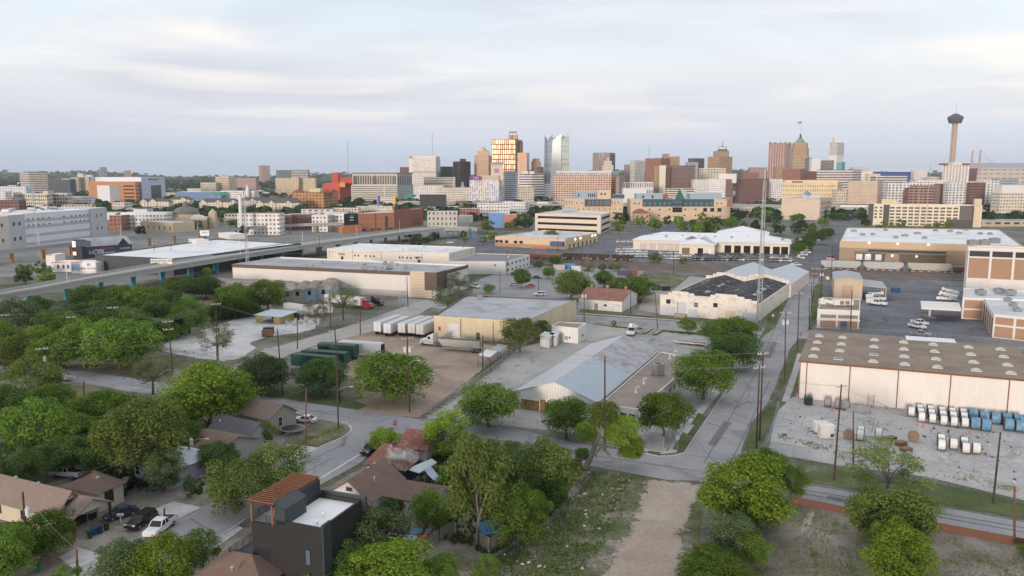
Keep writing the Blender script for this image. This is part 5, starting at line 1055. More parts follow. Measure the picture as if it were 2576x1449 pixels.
l,m_,r=AT(1696,500,Yc),AT(1709,475,Yc+6),AT(1722,500,Yc);z0=zc2(501.5);rr_=AT(1734,499,Yc+2);b=MB();b.face([(l.x,Yc-1,z0),(r.x,Yc-1,z0),(m_.x,Yc+5,m_.z)]);part(b,'pyramid_front',mat('green_glass',(.05,.14,.11),.3,.1,.3,rib=(1.5,)),t);b=MB();tp=AT(1717,475,Yc+12);b.face([(r.x,Yc-1,z0),(rr_.x,Yc+8,z0),(tp.x+4,Yc+12,tp.z-1),(m_.x,Yc+5,m_.z)]);b.face([(l.x,Yc-1,z0),(m_.x,Yc+5,m_.z),(tp.x+4,Yc+12,tp.z-1),(l.x,Yc+12,z0)]);part(b,'pyramid_side',mat('mint_glass',(.42,.58,.54),.3,.1,.3,rib=(1.6,)),t)
t=bigb('house','small pink house with a red hipped roof in front of the campus','building',1597,None,1633,536,800,fa('pink_house',(.56,.40,.30),(.1,.08,.08),5,5,.35,.4))[0]
l,r=AT(1595,500,798).x,AT(1635,500,798).x;z0,z1=AT(1615,536,798).z,AT(1612,525,805).z;b=MB();b.face([(l,797,z0),(r,797,z0),(r-7,805,z1),(l+5,805,z1)]);b.face([(r,797,z0),(r,815,z0),(r-7,805,z1)]);b.face([(l,815,z0),(l,797,z0),(l+5,805,z1)]);b.face([(r,815,z0),(l,815,z0),(l+5,805,z1),(r-7,805,z1)]);part(b,'roof',mat('hip_red',(.26,.11,.08),.9),t)
h=HT(1511,589,542);P=PG([(1345.5,537),(1511,541.7),(1535,534),(1407,528)],h);PKW=mat('garage_pinkish',(.70,.60,.50),.85,.05,.2)
t=thing('parking_garage','pale three-level parking garage with long dark slots','garage',loc=cen(P));flat_block(t,P,h,PKW,ROOFL,.6)
for zz1 in(h*.08,h*.42,h*.76):panel(t,'deck_opening',P[0],P[1],.045,.945,zz1-.3,zz1+1.7,OPEN,.06);panel(t,'deck_opening',P[1],P[2],.1,.92,zz1-.3,zz1+1.7,OPEN,.06)
roof_unit(G(1430,531,h),(12,5,3),0,'long grey plant unit on the pale garage roof')
h=HT(1422,627,600);P=PG([(1245,594),(1422,601),(1502.5,585),(1365,578.5)],h)
t=thing('museum','low beige flat-roofed building with lit wall lamps beside the garage','building',loc=cen(P));flat_block(t,P,h,mat('beige_render',(.66,.49,.34),.85,.06,.3),ROOFL,.5);A,B,C_,D_=P
for u in(.28,.44,.82,.92):panel(t,'wall_lamp',B,C_,u-.008,u+.008,h-2,h-1,LAMP,.4,.4)
panel(t,'brown_base',A,B,0,1,0,2.6,mat('brown_render',(.42,.28,.19),.85),.06);wins(t,A,B,[2.8],[.03,.09,.17,.3,.38],2.6,1.8,BRF)
for u in lin(.12,.9,7):panel(t,'door',B,C_,u-.02,u+.02,0,3,BRF)
panel(t,'blue_awning',A,B,.82,.99,2.4,5.4,mat('blue_steel',(.06,.12,.26),.6),4,4);panel(t,'orange_barrier',A,B,.55,.78,0,1.3,mat('orange_mesh',(.55,.17,.07),.9),3,.1)
for px in((1300,595),(1345,586),(1410,589)):roof_unit(G(*px,h),(3,2.4,1.6),0,'grey unit on the low beige building roof','units on the low beige roof')
h=HT(991,577.5,533.7);P=[G(866,586),G(991,578)];d,L_,a_=frame_on(*P);ORB=mat('orange_brick2',(.46,.185,.10),.9,.08,.5);DRB=mat('darker_side_brick',(.30,.13,.095),.9,.1,.5)  # side wall in a darker brown than the front
e=AT(1064,560,G(1064,566).y);e.z=0;P+=[e,e+P[0]-P[1]]
t=thing('brick_building','orange brick block with a black billboard wall and darker brown side','building',loc=cen(P));flat_block(t,P,h,ORB,ROOFL,.5);panel(t,'side_wall',P[1],P[2],0,1,0,h+2.4,DRB,.2,.3);panel(t,'black_wall',P[0],P[1],.0,.265,h*.42,h+.4,mat('black_panel2',(.02,.02,.025),.5,.2),.3,.4)
for z in(h*.30,h*.62):wins(t,P[0],P[1],[z],[.31,.36,.40,.455,.535,.58,.66,.71,.75,.80,.90,.95],1.3,2.7,mat('pale_lintel',(.55,.42,.33),.8),GLASS,(1,2),fw=.2)
wins(t,P[0],P[1],[.8],[.37,.55,.69,.93],4.6,1.4,BRF,GLASS);panel(t,'drain_shaft',P[0],P[1],.615,.625,0,h,BRF,.2,.3);panel(t,'entrance_column',P[0],P[1],.82,.865,0,h*.8,BRF,.25);panel(t,'lettering',P[0],P[1],.11,.18,h*.66,h*.70,WHT,.55);panel(t,'lettering',P[0],P[1],.10,.18,h*.8,h*.83,WHT,.55);panel(t,'lettering',P[0],P[1],.12,.17,h*.88,h*.905,WHT,.55);panel(t,'lower_annex',P[0],P[1],-.09,.29,0,h*.33,ORB,4,4);panel(t,'white_stripe',P[1],P[2],.55,.9,h+.6,h+1.2,WHT,.3)
for x0,x1,y,Y,m,rf,lab in((1074,1149,532,760,fa('grey_shop',(.52,.50,.46),(.09,.09,.09),4,5,.4,.5),ROOFL,'pale two-storey shop block right of the orange brick block'),(666,700,543,700,F_BRICK,ROOFL,'ornate red brick shop at the left of a brick row'),(700,730,541,705,fa('plain_brick',(.30,.15,.13),(.06,.05,.05),5,4,.3,.4),ROOFL,'plain red brick shop beside the ornate one'),(728,780,539,712,fa('brick2',(.27,.13,.115),(.06,.05,.05),4,4,.35,.4),ROOFL,'long brown brick shop at the right of the brick row'),(782,822,541,690,F_WHITE,ROOFL,'white stucco building left of the orange brick block'),(815,866,536,705,F_WHITE,ROOFW,'white wide building with a white roof behind the stucco one'),(756,836,526,800,fa('motel',(.62,.57,.52),(.10,.10,.11),6,3,.5,.5),CHAR,'long two-storey motel wing with a grey roof'),(836,900,523,840,F_CREAM,CHAR,'second motel wing with a grey roof behind the trees'),(895,985,519,880,F_CREAM,CHAR,'row of low cream motel gables above the orange block'),(1200,1282,512,900,F_WHITE,ROOFW,'plain white building below the purple sign hotel'),(1155,1205,525,850,F_BRICK,ROOFL,'low brick building left of the plain white building'),(1229,1275,536,740,mat('bright_blue_wall',(.16,.30,.56),.7),ROOFL,'bright blue building near the trees'),(1268,1300,540,730,mat('red_teal_wall',(.50,.20,.15),.7),ROOFL,'small red and teal shop beside the bright blue building'),(1055,1120,490,1050,DKM,DKM,'dark low canopy station with a lit end below the cream row'),(300,415,535,720,F_WHITE,ROOFW,'white flat workshop left of the domed church'),(271,301,542,705,F_BRICK,ROOFL,'small red brick house right of the white and grey block'),(640,668,538,740,F_BRICK,ROOFL,'brick building behind the white galleried one'),(2515,2600,486,900,F_CREAM,ROOFL,'cream hall among trees at the right edge')):
 bigb('building' if 'motel' not in lab else 'motel',lab,'building' if 'motel' not in lab else 'motel',x0,None,x1,y,Y,m,roof=rf)
WR=mat('white_metal_roof',(.74,.75,.79),.6,.06,.2,rib=(1.2,0,.05));CRW=mat('service_cream',(.72,.65,.55),.85,.05,.2)
def hip(t,A,B,dp,h,hr,over=1.0,m=None,il=None):
 d,L_,a_=frame_on(A,B);nb=Vector((-d.y,d.x,0));q=lambda u,s_,z:Vector((A[0],A[1],0))+d*u+nb*s_+Vector((0,0,z));i_=il if il is not None else dp/2;o=over
 b=MB();b.face([q(-o,-o,h),q(L_+o,-o,h),q(L_-i_,dp/2,hr),q(i_,dp/2,hr)]);b.face([q(L_+o,dp+o,h),q(-o,dp+o,h),q(i_,dp/2,hr),q(L_-i_,dp/2,hr)]);b.face([q(-o,dp+o,h),q(-o,-o,h),q(i_,dp/2,hr)]);b.face([q(L_+o,-o,h),q(L_+o,dp+o,h),q(L_-i_,dp/2,hr)]);return part(b,'roof',m or WR,t)
A=G(1592,628);h=HT(1592,628,603);B=G(1985,640);d,L_,a_=frame_on(A,B);nb=Vector((-d.y,d.x,0))
t=thing('service_centre','long cream service centre with white hipped metal roof and bay doors','service centre',loc=A);b=MB();b.prism([A,B,B+nb*34,A+nb*34],0,h,top=False);part(b,'wall',CRW,t);hip(t,A,B,34,h,h+4.5)
for u in(.07,.13,.19,.245,.30):panel(t,'bay_door',A,B,u-.024,u+.024,0,h-1.8,mat('bay_door_beige',(.56,.52,.47),.8,.05),.06)
for u in(.62,.68,.74,.80,.86,.92,.97):panel(t,'open_bay',A,B,u-.021,u+.021,0,h-2,OPEN,.06)
c1=G(1707.5,640);c2=G(1796,642.5);d2,L2,a2=frame_on(c1,c2);n2=Vector((-d2.y,d2.x,0));h2=HT(1707,640,614)
b=MB();b.prism([c1,c2,c2+n2*26,c1+n2*26],0,h2,top=False);part(b,'wing_wall',CRW,t);hip(t,c1,c2,30,h2,h2+4.2)
panel(t,'open_bay',c1,c2,.08,.3,0,h2-2.2,mat('lit_bay',(.22,.15,.09),.8),.06);panel(t,'open_bay',c1,c2,.53,.68,0,h2-2.2,OPEN,.06);panel(t,'panel',c1,c2,.84,.91,.3,h2-2.4,GLV,.06)
c3=A+d*50+nb*40;hip(t,c3,c3+d*34,34,h+2,h+7)
b=MB();b.prism([c3,c3+d*34,c3+d*34+nb*34,c3+nb*34],0,h+2,top=False);part(b,'rear_wall',CRW,t)
for i in range(16):p=A+d*(10+i*10.5)+nb*R.uniform(5,13);roof_unit((p.x,p.y,h+1.6),(1.6,1.6,1.3),0,'small vent cowl on the white service centre roof','cowls on the service centre roof','roof_vent')
BARK=mat('bark',(.13,.105,.085),.95,.3,2);BARKP=mat('pale_bark',(.27,.24,.21),.95,.25,2)
def leafmat(name,c,c2,tr=.3):
 m=bpy.data.materials.new(name);m.use_nodes=True;n=NT(m);n.n.remove(n.n['Principled BSDF'])
 at=n.new('ShaderNodeAttribute',attribute_name='tint').outputs['Fac'];oi=n.new('ShaderNodeObjectInfo').outputs['Random']
 f=n.math('MULTIPLY_ADD',oi,.3,n.math('MULTIPLY',at,.85));col=n.ramp(f,[(.1,sc(c,.72)),(.5,c),(1,c2)])
 hs=n.new('ShaderNodeHueSaturation');n.put(hs.inputs['Hue'],n.math('MULTIPLY_ADD',oi,.02,.49));n.put(hs.inputs['Value'],n.math('MULTIPLY_ADD',oi,.35,.85));n.put(hs.inputs['Color'],col)
 a,b,x=n.new('ShaderNodeBsdfDiffuse'),n.new('ShaderNodeBsdfTranslucent'),n.new('ShaderNodeMixShader')
 n.put(a.inputs[0],hs.outputs[0]);n.put(b.inputs[0],hs.outputs[0]);x.inputs[0].default_value=tr
 n.l.new(a.outputs[0],x.inputs[1]);n.l.new(b.outputs[0],x.inputs[2]);n.l.new(x.outputs[0],n.n['Material Output'].inputs[0]);return m
LEAF={'d':leafmat('leaf_green',(.112,.195,.036),(.225,.315,.06)),'b':leafmat('leaf_bright',(.165,.265,.036),(.30,.385,.055)),'o':leafmat('leaf_olive',(.135,.19,.05),(.25,.30,.085)),'k':leafmat('leaf_dark',(.072,.135,.04),(.145,.21,.062)),'p':leafmat('leaf_pale',(.18,.20,.10),(.29,.30,.16)),'y':leafmat('leaf_yellow',(.19,.235,.036),(.29,.32,.06)),'g':leafmat('leaf_grey',(.108,.158,.070),(.19,.24,.115)),'f':leafmat('leaf_far',(.042,.075,.036),(.085,.125,.052)),'r':leafmat('leaf_rusty',(.18,.14,.09),(.26,.20,.13))}
def crown_mesh(name,seed,lobes,leaves,size,shape,hole=.0,droop=0.0,twig=False):
 r=random.Random(seed);cz,rx,rz=shape;L_=[]
 tb=MB();th_=max(.8,cz-rz*.55)
 pts=[Vector((0,0,0)),Vector((r.uniform(-.2,.2),r.uniform(-.2,.2),th_*.55)),Vector((r.uniform(-.35,.35),r.uniform(-.35,.35),th_))]
 tb.tube(pts,[.27,.19,.16],7)
 for i in range(lobes):
  a=2*math.pi*(i*.618+r.uniform(-.08,.08));v=(i+.5)/lobes;el=math.asin(max(-.92,min(1,-.85+1.85*v)))
  q=r.uniform(.5,.9);p=Vector((math.cos(a)*math.cos(el)*rx*q,math.sin(a)*math.cos(el)*rx*q,cz+math.sin(el)*rz*q));s=r.uniform(.20,.38)*rx*(1 if not twig else.8)
  if r.random()<hole:continue
  L_.append((p,s))
  if i%(2 if not twig else 1)==0:
   b0=pts[2]+(p-pts[2])*.0;m_=pts[2].lerp(p,.5)+Vector((r.uniform(-.3,.3),r.uniform(-.3,.3),r.uniform(-.1,.5)));tb.tube([b0,m_,p],[.10,.065,.025],5)
   if twig:
    for k in range(6):
     e=p+Vector((r.gauss(0,1),r.gauss(0,1),r.gauss(.35,.8))).normalized()*s*r.uniform(.6,1.2);o=m_.lerp(p,r.uniform(.3,1));tb.tube([o,o.lerp(e,.5)+Vector((r.uniform(-.15,.15),r.uniform(-.15,.15),.1)),e],[.05,.035,.012],3)
 V,Fc,T=[],[],[]
 for k in range(leaves):
  p,s=r.choice(L_);u=Vector((r.gauss(0,1),r.gauss(0,1),r.gauss(0,1))).normalized()
  if u.z<-.35 and r.random()<.6:u.z=-u.z
  rad_=s*(r.random()**.28)*(1+.25*r.random());c=p+Vector((u.x*rad_,u.y*rad_,u.z*rad_*.85));c.z-=droop*r.random()*(abs(u.x)+abs(u.y))
  nrm=(u*.8+Vector((r.gauss(0,.5),r.gauss(0,.5),r.gauss(.25,.5)))).normalized()
  t1=nrm.cross(Vector((r.gauss(0,1),r.gauss(0,1),r.gauss(0,1)))).normalized();t2=nrm.cross(t1);sz=size*r.uniform(.55,1.25)
  i0=len(V);V+=[c+t1*sz*.5,c+t2*sz*.32+nrm*sz*.06,c-t1*sz*.5,c-t2*sz*.32-nrm*sz*.05];Fc.append((i0,i0+1,i0+2,i0+3));T.append(min(1,max(0,r.gauss(.45,.22))))
 me=bpy.data.meshes.new(name);me.from_pydata([tuple(v)for v in V],[],Fc);me.materials.append(LEAF['d'])
 at=me.attributes.new('tint','FLOAT','FACE');at.data.foreach_set('value',T)
 tr=tb.build('trunk',BARK);tm=tr.data;bpy.data.objects.remove(tr);return tm,me
TT={'D':[crown_mesh('crown',11+i,46,13500,.33,(4.9,4.5,4.9))for i in range(3)],'R':[crown_mesh('crown',31+i,50,13500,.32,(5.3,4.5,4.7),droop=.15)for i in range(2)],'T':[crown_mesh('crown',41+i,32,9000,.33,(5.1,4.5,4.8),.12)for i in range(3)],'S':[crown_mesh('crown',51+i,24,3400,.28,(6.0,4.5,4.2),.1,twig=True)for i in range(3)],'W':[crown_mesh('crown',61+i,38,11000,.32,(5.0,4.5,4.9),.06,droop=.7)for i in range(2)],'B':[crown_mesh('crown',71+i,20,6000,.36,(4.8,4.5,4.7),.0)for i in range(2)],'F':[crown_mesh('crown',81+i,16,900,1.05,(5.2,4.5,4.7),.05)for i in range(4)]}
TN=[0]
def tree(x,yb,yt,wpx,kind,col,label,group=None,name='tree',cat='tree',bark=None,lean=0):
 p=G(x,yb);h=AT(x,yt,p.y).z;dist=p.y*cp+CH*sp*0;rr=wpx*p.y/F/2*1.1
 TN[0]+=1;k=TT[kind];tm,cm=k[TN[0]%len(k)]
 if yb>1400 and h<4:h=6
 sc_=(rr/4.5,rr/4.5,h/10.2);a=R.uniform(0,6.28)
 t=thing(name,label,cat,group,tuple(p),a)
 o=bpy.data.objects.new('trunk',tm);COL.objects.link(o);own(o,t);o.scale=(min(1.3,rr/3.2),min(1.3,rr/3.2),h/10.2)if False else sc_
 o.material_slots[0].link='OBJECT';o.material_slots[0].material=bark or BARK
 o=bpy.data.objects.new('crown',cm);COL.objects.link(o);own(o,t);o.scale=sc_;o.material_slots[0].link='OBJECT';o.material_slots[0].material=LEAF[col]
 return t
for a in((530,1075,905,212,'D','b','large dense bright tree beside the grey-roofed houses and street'),(385,992,889,110,'S','p','airy yellow-green tree standing at the street edge left of the dense bright tree'),(258,1088,977,170,'D','d','broad tree left of the round speckled crown, top near the lawn'),(365,1212,1000,212,'R','o','big round speckled olive tree above the lilac house'),(98,1150,996,172,'D','d','wide tree above the white pickup in the yard'),(18,1112,962,125,'D','k','dark tree cut by the left edge below the lawn'),(84,1022,897,155,'T','o','loose tree with a bare lower trunk on the lawn at the left'),(6,1200,1098,70,'B','g','grey-green bush at the left edge beside the brown bungalow'),(52,926,836,115,'D','o','rounded tree at the far left above the street'),(140,930,832,110,'D','d','mid-green tree left of the street pole with a transformer'),(212,922,798,125,'T','d','leafy tree behind the twin-arm pole at the left'),(302,928,793,175,'D','d','wide spreading tree at the gravel lot corner'),(45,852,745,120,'T','g','grey-green tree below the elevated road at the left edge'),(140,858,772,95,'D','k','dark green tree between the left poles'),(95,800,742,70,'D','k','small dark tree just under the elevated road'),(228,806,708,112,'D','k','tall dark tree at the left end of the grove below the elevated road'),(300,808,712,112,'D','d','second tree of the grove below the elevated road'),(368,812,712,110,'D','d','middle tree of the grove, near the billboard post'),(428,822,722,84,'D','k','dark tree at the right end of the grove'),(268,832,748,118,'D','k','front left tree of the grove, dark and low'),(350,838,752,118,'D','k','front middle tree of the grove, dark underneath'),(188,838,760,90,'T','g','thin grey tree left of the grove'),(458,748,690,88,'T','d','left of two trees right of the billboard'),(518,752,692,84,'D','k','right of two dark trees right of the billboard'),(523,700,668,26,'B','d','narrow ivy-covered column against the warehouse end'),(478,838,740,86,'D','d','tall tree between the grove and rusty shed roof'),(592,800,708,96,'D','d','full tree right of the rusty shed roof'),(672,786,700,98,'R','d','round dense tree left of the barrel-roofed sheds'),(548,804,760,70,'D','k','dark low tree under the rusty shed roof'),(630,796,745,60,'D','k','dark shrub-like tree between the two full trees'),(548,908,803,100,'S','p','almost bare pale tree standing in front of the white gravel lot'),(864,806,717,78,'S','o','airy tree in front of the white trailer and red truck'),(795,828,750,66,'S','r','reddish half-bare tree beside the piled stones'),(1128,792,716,90,'S','g','loose grey-green tree at the cream warehouse corner'),(1153,740,681,96,'S','g','loose tree in front of the brown parapet corner'),(1229,738,712,30,'T','d','little tree on the lot island near the parked white pickup'),(1308,886,792,100,'T','o','loose tree in front of the cream warehouse side wall'),(1366,852,802,44,'T','d','tall shrub beside the white workshop'),(666,990,884,128,'D','g','grey-green oak beside the green trailers and pole'),(622,985,898,60,'B','g','dark bushy oak left of the grey-green oak'),(810,990,896,130,'D','k','dark oak in front of the green trailers'),(980,1008,879,186,'D','d','large spreading tree at the edge of the dirt yard'),(968,1138,1071,78,'D','b','bright little tree by the street over the dark car'),(1229,1074,961,158,'R','d','round dense tree left of the long shed front'),(1120,1150,1028,126,'W','b','bright drooping tree behind the rusty roofs'),(1200,1369,1072,180,'T','o','tall olive tree with a pale bare trunk in the back yard'),(1210,1250,1100,150,'T','o','olive tree behind the pale-trunked one'),(1374,1272,1094,145,'D','o','tangled tree group by the red picket fence'),(1310,1260,1130,95,'T','g','grey leafy tree between the olive and tangled trees'),(1425,1102,994,116,'R','d','round street tree left of the broken tree'),(1668,1102,975,132,'R','d','round dense tree at the street corner by the office'),(1768,1004,875,150,'R','d','round dense tree beside the brown gravel roof'),(1832,880,791,144,'R','d','large round tree at the mill street corner'),(1842,930,832,130,'R','k','dark round tree below the large corner tree'),(1727,838,798,50,'T','d','small umbrella-shaped tree on the back street verge'),(1543,823,804,16,'B','d','tiny clipped bush on the back street verge'),(1436,754,675,86,'D','o','olive tree left of the red-roofed white shed'),(1474,750,700,46,'T','d','slimmer tree behind the red-roofed shed corner'),(1585,754,690,120,'D','d','wide tree behind the red-roofed white shed'),(1518,724,677,44,'D','d','round tree on the parking lot near the container'),(1312,724,671,42,'D','d','parking lot tree between the two parked sedans'),(1380,701,669,32,'R','d','small round parking lot tree by the white boxes'),(1354,677,655,24,'B','k','dark bush at the parking lot end'),(1395,668,642,34,'R','k','dark round tree in front of the rust-red freight cars'),(1479,700,654,38,'S','o','thin tree right of the white storage box'),(1513,683,661,28,'B','g','grey bush beside the tracks'),(1544,683,661,32,'B','o','pale bush right of the grey bush by the tracks'),(1645,661,633,42,'B','d','dense bush among the parked cars'),(1718,663,645,28,'B','y','bright low bush at the edge of the car lot'),(1386,613,577,40,'T','o','tree in front of the low beige building'),(2050,614,578,48,'R','k','dark tree on the street verge by the white service centre, rear'),(2022,628,591,48,'R','k','dark tree on the street verge by the white service centre, middle'),(2008,640,607,36,'R','d','tree on the street verge by the white service centre, front'),(2078,600,572,38,'R','k','dark tree near the far street beyond the service centre'),(2056,813,777,30,'B','d','ivy bush climbing the corner of the banded office'),(1872,1345,1130,212,'D','b','large bright tree at the corner right of the dirt track'),(1992,1262,1164,74,'T','d','side tree leaning over the street from the bright corner tree'),(1920,1240,1120,120,'D','d','darker tree behind the large bright corner tree'),(1846,1412,1288,125,'T','g','mixed grey-green brush tree below the bright corner tree'),(1795,1478,1384,170,'D','d','dark leafy tree at the bottom edge right of the dirt track'),(2222,1268,1110,226,'S','o','wide half-bare tree in front of the reel yard'),(2238,1402,1214,208,'D','o','full tree under the half-bare one by the orange netting'),(2252,1490,1298,158,'D','b','bright tree at the bottom edge below the orange netting'),(2190,1350,1222,110,'D','d','dark green tree left in the group by the orange netting'),(2305,1345,1232,100,'D','d','dark green tree right in the group by the orange netting'),(930,1422,1266,190,'D','g','grey-green tree behind the black modern house'),(985,1500,1360,225,'D','b','bright tree at the bottom edge right of the black house'),(806,1500,1412,120,'D','b','bright tree top at the bottom edge below the black wall'),(1080,1336,1223,92,'D','d','upright tree behind the brown-roofed white house'),(990,1296,1246,66,'B','k','dark bush beside the brown-roofed white house'),(1302,1376,1213,136,'W','d','drooping green tree over the blue tarp shed'),(1386,1294,1178,96,'D','k','dark tree along the vacant lot edge'),(1225,1470,1384,66,'B','d','bush at the bottom edge of the vacant lot'),(100,1402,1288,180,'D','d','bushy tree around the near pole with the white transformer'),(20,1470,1310,130,'D','d','dark bushy tree in the bottom left corner'),(408,1490,1338,165,'D','b','bright tree in front of the white pickup at the bottom'),(310,1500,1345,130,'D','g','grey-green tree at the bottom edge left of the bright one'),(512,1442,1322,90,'T','d','slender tree on the lawn beside the black house'),(170,1500,1420,90,'B','d','low bush at the bottom edge by the driveway'),(130,1060,960,110,'D','d','green tree behind the wide tree at the left'),(330,1130,1010,110,'D','k','dark tree showing between the lawn tree and the round olive tree'),(205,1140,1040,120,'D','d','green tree filling the gap left of the round olive tree'),(440,1110,985,110,'D','d','green tree at the left flank of the large dense bright tree'),(60,1230,1130,110,'D','k','dark tree above the bungalow roof at the left edge'),(590,1050,960,90,'D','b','bright tree at the right flank of the large dense bright tree'),(395,880,795,90,'D','d','green tree between the spreading tree and the gravel lot'),(10,905,800,90,'D','d','green tree cut by the left edge below the elevated road'),(185,870,780,90,'D','d','green tree in the middle of the left belt'),(255,880,770,100,'D','k','dark tree behind the wide spreading tree'),(100,900,815,90,'D','b','bright tree in the left belt above the street'),(330,870,765,90,'D','d','green tree below the front middle tree of the grove'),(400,850,745,90,'D','k','dark tree at the lower right of the grove'),(450,850,765,80,'D','d','green tree at the grove end by the gravel lot'),(1340,1330,1230,90,'D','d','green tree at the edge of the weeds below the tangled trees'),(1150,1260,1150,100,'D','d','green tree behind the tarp of the rusty house'),(1290,1210,1105,100,'D','o','olive tree between the street and the grey leafy tree'),(870,1480,1350,110,'D','k','dark tree against the black house end wall'),(1110,1480,1390,100,'D','d','green tree at the bottom edge by the board fence'),(1900,1330,1215,130,'D','d','lower green tree at the right flank of the corner tree'),(1760,1440,1350,70,'B','o','olive brush beside the dirt track'),(1890,1430,1330,90,'D','d','green brush tree below the corner trees'),(700,1252,1110,156,'T','o','olive tree behind the orange pergola'),(588,1292,1148,158,'T','o','spreading olive tree left of the pergola house'),(546,1192,1106,106,'D','k','dark green tree in front of the grey house'),(410,1238,1128,108,'T','g','grey tree with a visible trunk before the lilac house'),(480,1252,1188,38,'B','k','small dark tree by the lilac house porch'),(665,1118,1052,58,'D','y','yellow-green tree beside the trampoline yard'),(170,1190,1090,130,'D','k','dark tree behind the timber frame at the left'),(260,1200,1110,100,'D','k','dark tree between the pickup and the round olive tree'),(470,1150,1050,110,'D','d','green tree squeezed between the olive tree and grey houses'),(1440,1210,1150,60,'B','d','weedy bush at the foot of the broken tree'),(2600,1400,1362,90,'B','d','low bush at the right end of the orange netting')):
 tree(*a,bark=BARKP if 'pale' in a[6]or 'bare' in a[6]else None)
def copse(n_,x0,x1,y0,y1,h0,h1,cols,label,group,avoid=()):
 for i in range(n_):
  for _ in range(20):
   x,y=R.uniform(x0,x1),R.uniform(y0,y1)
   if not any(a<=x<=c and b_<=y<=d_ for a,b_,c,d_ in avoid):break
  p=G(x,y);h=R.uniform(h0,h1);k=TT['F'];TN[0]+=1;tm,cm=k[TN[0]%4];rr=h*R.uniform(.42,.62);s_=(rr/4.5,rr/4.5,h/10.2)
  t=thing('tree',label,'tree',group,tuple(p),R.uniform(0,6));o=bpy.data.objects.new('trunk',tm);COL.objects.link(o);own(o,t);o.scale=s_
  o=bpy.data.objects.new('crown',cm);COL.objects.link(o);own(o,t);o.scale=s_;o.material_slots[0].link='OBJECT';o.material_slots[0].material=LEAF[R.choice(cols.replace('k','f'))]
copse(25,1550,1850,562,598,9,13,'ddk','leafy street tree in front of the limestone campus','trees before the limestone campus',((1588,585,1700,610),))
copse(8,1536,1600,545,575,12,15,'k','tall dark tree between the pale garage and campus','trees between garage and campus');copse(12,1185,1338,560,588,8,12,'dok','tree left of the pale three-level garage','trees left of the pale garage')
copse(14,1020,1240,600,622,5,8,'dk','brushy tree beneath the turquoise-pier road','brush below the elevated road');copse(12,325,640,560,598,8,11,'dk','tree around the domed stone church','trees around the domed church',((355,570,440,600),))
copse(19,1850,2075,545,596,9,13,'kkd','dark tree right of the campus near the beige block','trees right of the campus',((1960,575,2000,600),));copse(9,2080,2118,534,560,7,11,'k','tree at the street leading under the freeway','trees by the freeway underpass');copse(6,2165,2185,540,575,8,11,'k','tree left of the cream and charcoal hotel','trees beside the hotel');copse(8,2200,2400,574,580,6,9,'dy','tree behind the white warehouse roof by the hotel','trees in front of the hotel')
copse(11,2280,2575,508,524,9,13,'k','park tree in front of the white flats at the right','park trees at the right');copse(8,2470,2590,545,566,8,12,'k','tree right of the hotel near the edge','trees right of the hotel');copse(11,350,760,508,545,8,12,'dk','tree among the charcoal-roofed apartments','trees among the apartments');copse(15,290,860,548,574,7,11,'dk','tree between the town blocks and the ochre-pier road','trees behind the ochre-pier road',((350,560,440,600),(600,540,700,580),(850,540,1000,590)));copse(7,1060,1250,540,572,7,10,'dk','tree among the shops below the purple sign hotel','trees among the shops');copse(7,0,130,695,735,6,9,'og','scrubby tree behind the elevated road at the left edge','scrub at the left edge');copse(6,830,960,505,530,8,11,'k','dark tree left of the arcade garage','trees below the arcade garage');copse(5,1300,1400,490,512,9,12,'k','tree at the foot of the pink-orange hospital','trees below the hospital')
def cover(name,n_,y0,y1,s0,s1,seed,zf=lambda x,y:0,col='f'):
 r=random.Random(seed);V,Fc,T=[],[],[]
 for i in range(n_):
  Y=y0*(y1/y0)**r.random();x=r.uniform(-.75,.75)*Y;s=r.uniform(s0,s1);z=zf(x,Y)
  for k in range(16):
   u=Vector((r.gauss(0,1),r.gauss(0,1),abs(r.gauss(.2,.8)))).normalized();c=Vector((x+u.x*s*1.25,Y+u.y*s,z+s*.4+u.z*s*.75));nrm=(u+Vector((r.gauss(0,.35),r.gauss(0,.35),.2))).normalized()
   t1=nrm.cross(Vector((r.gauss(0,1),r.gauss(0,1),.3))).normalized();t2=nrm.cross(t1);q=s*.55
   i0=len(V);V+=[tuple(c+t1*q),tuple(c+t2*q),tuple(c-t1*q),tuple(c-t2*q)];Fc.append((i0,i0+1,i0+2,i0+3));T.append(min(1,max(0,r.gauss(.35+(i%5)*.06,.2))))
 me=bpy.data.meshes.new(name);me.from_pydata(V,[],Fc);me.materials.append(LEAF[col]);at=me.attributes.new('tint','FLOAT','FACE');at.data.foreach_set('value',T)
 o=bpy.data.objects.new(name,me);COL.objects.link(o);tag(o,'far-off tree cover spreading between the town buildings','tree cover',None,'stuff')
def ridge(x,Y):
 if Y<4200:return 0
 a=math.atan2(x,Y);f=min(1,(Y-4200)/2600);base=44+18*math.sin(a*9+1)+14*math.sin(a*23+.5)+9*math.sin(a*51)
 return f*(base+max(0,a)*95)
cover('tree_cover',1900,850,2400,4,7.5,5);cover('tree_cover',2300,2400,7200,7,16,6,ridge)
b=MB();nx,ny=90,10
for i in range(nx):
 for j in range(ny):
  q=[]
  for di,dj_ in((0,0),(1,0),(1,1),(0,1)):
   a=-.75+1.5*(i+di)/nx;Y=4200+(j+dj_)*420;x=math.tan(a)*Y;q.append((x,Y,ridge(x,Y)-.5))
  b.face(q,[(0,0)]*4)
tag(b.build('hills',gmat('wooded_hills',[(.35,(.025,.045,.025)),(.5,(.045,.07,.035)),(.68,(.10,.115,.075))],.012,.05),smooth=True),kind='structure')
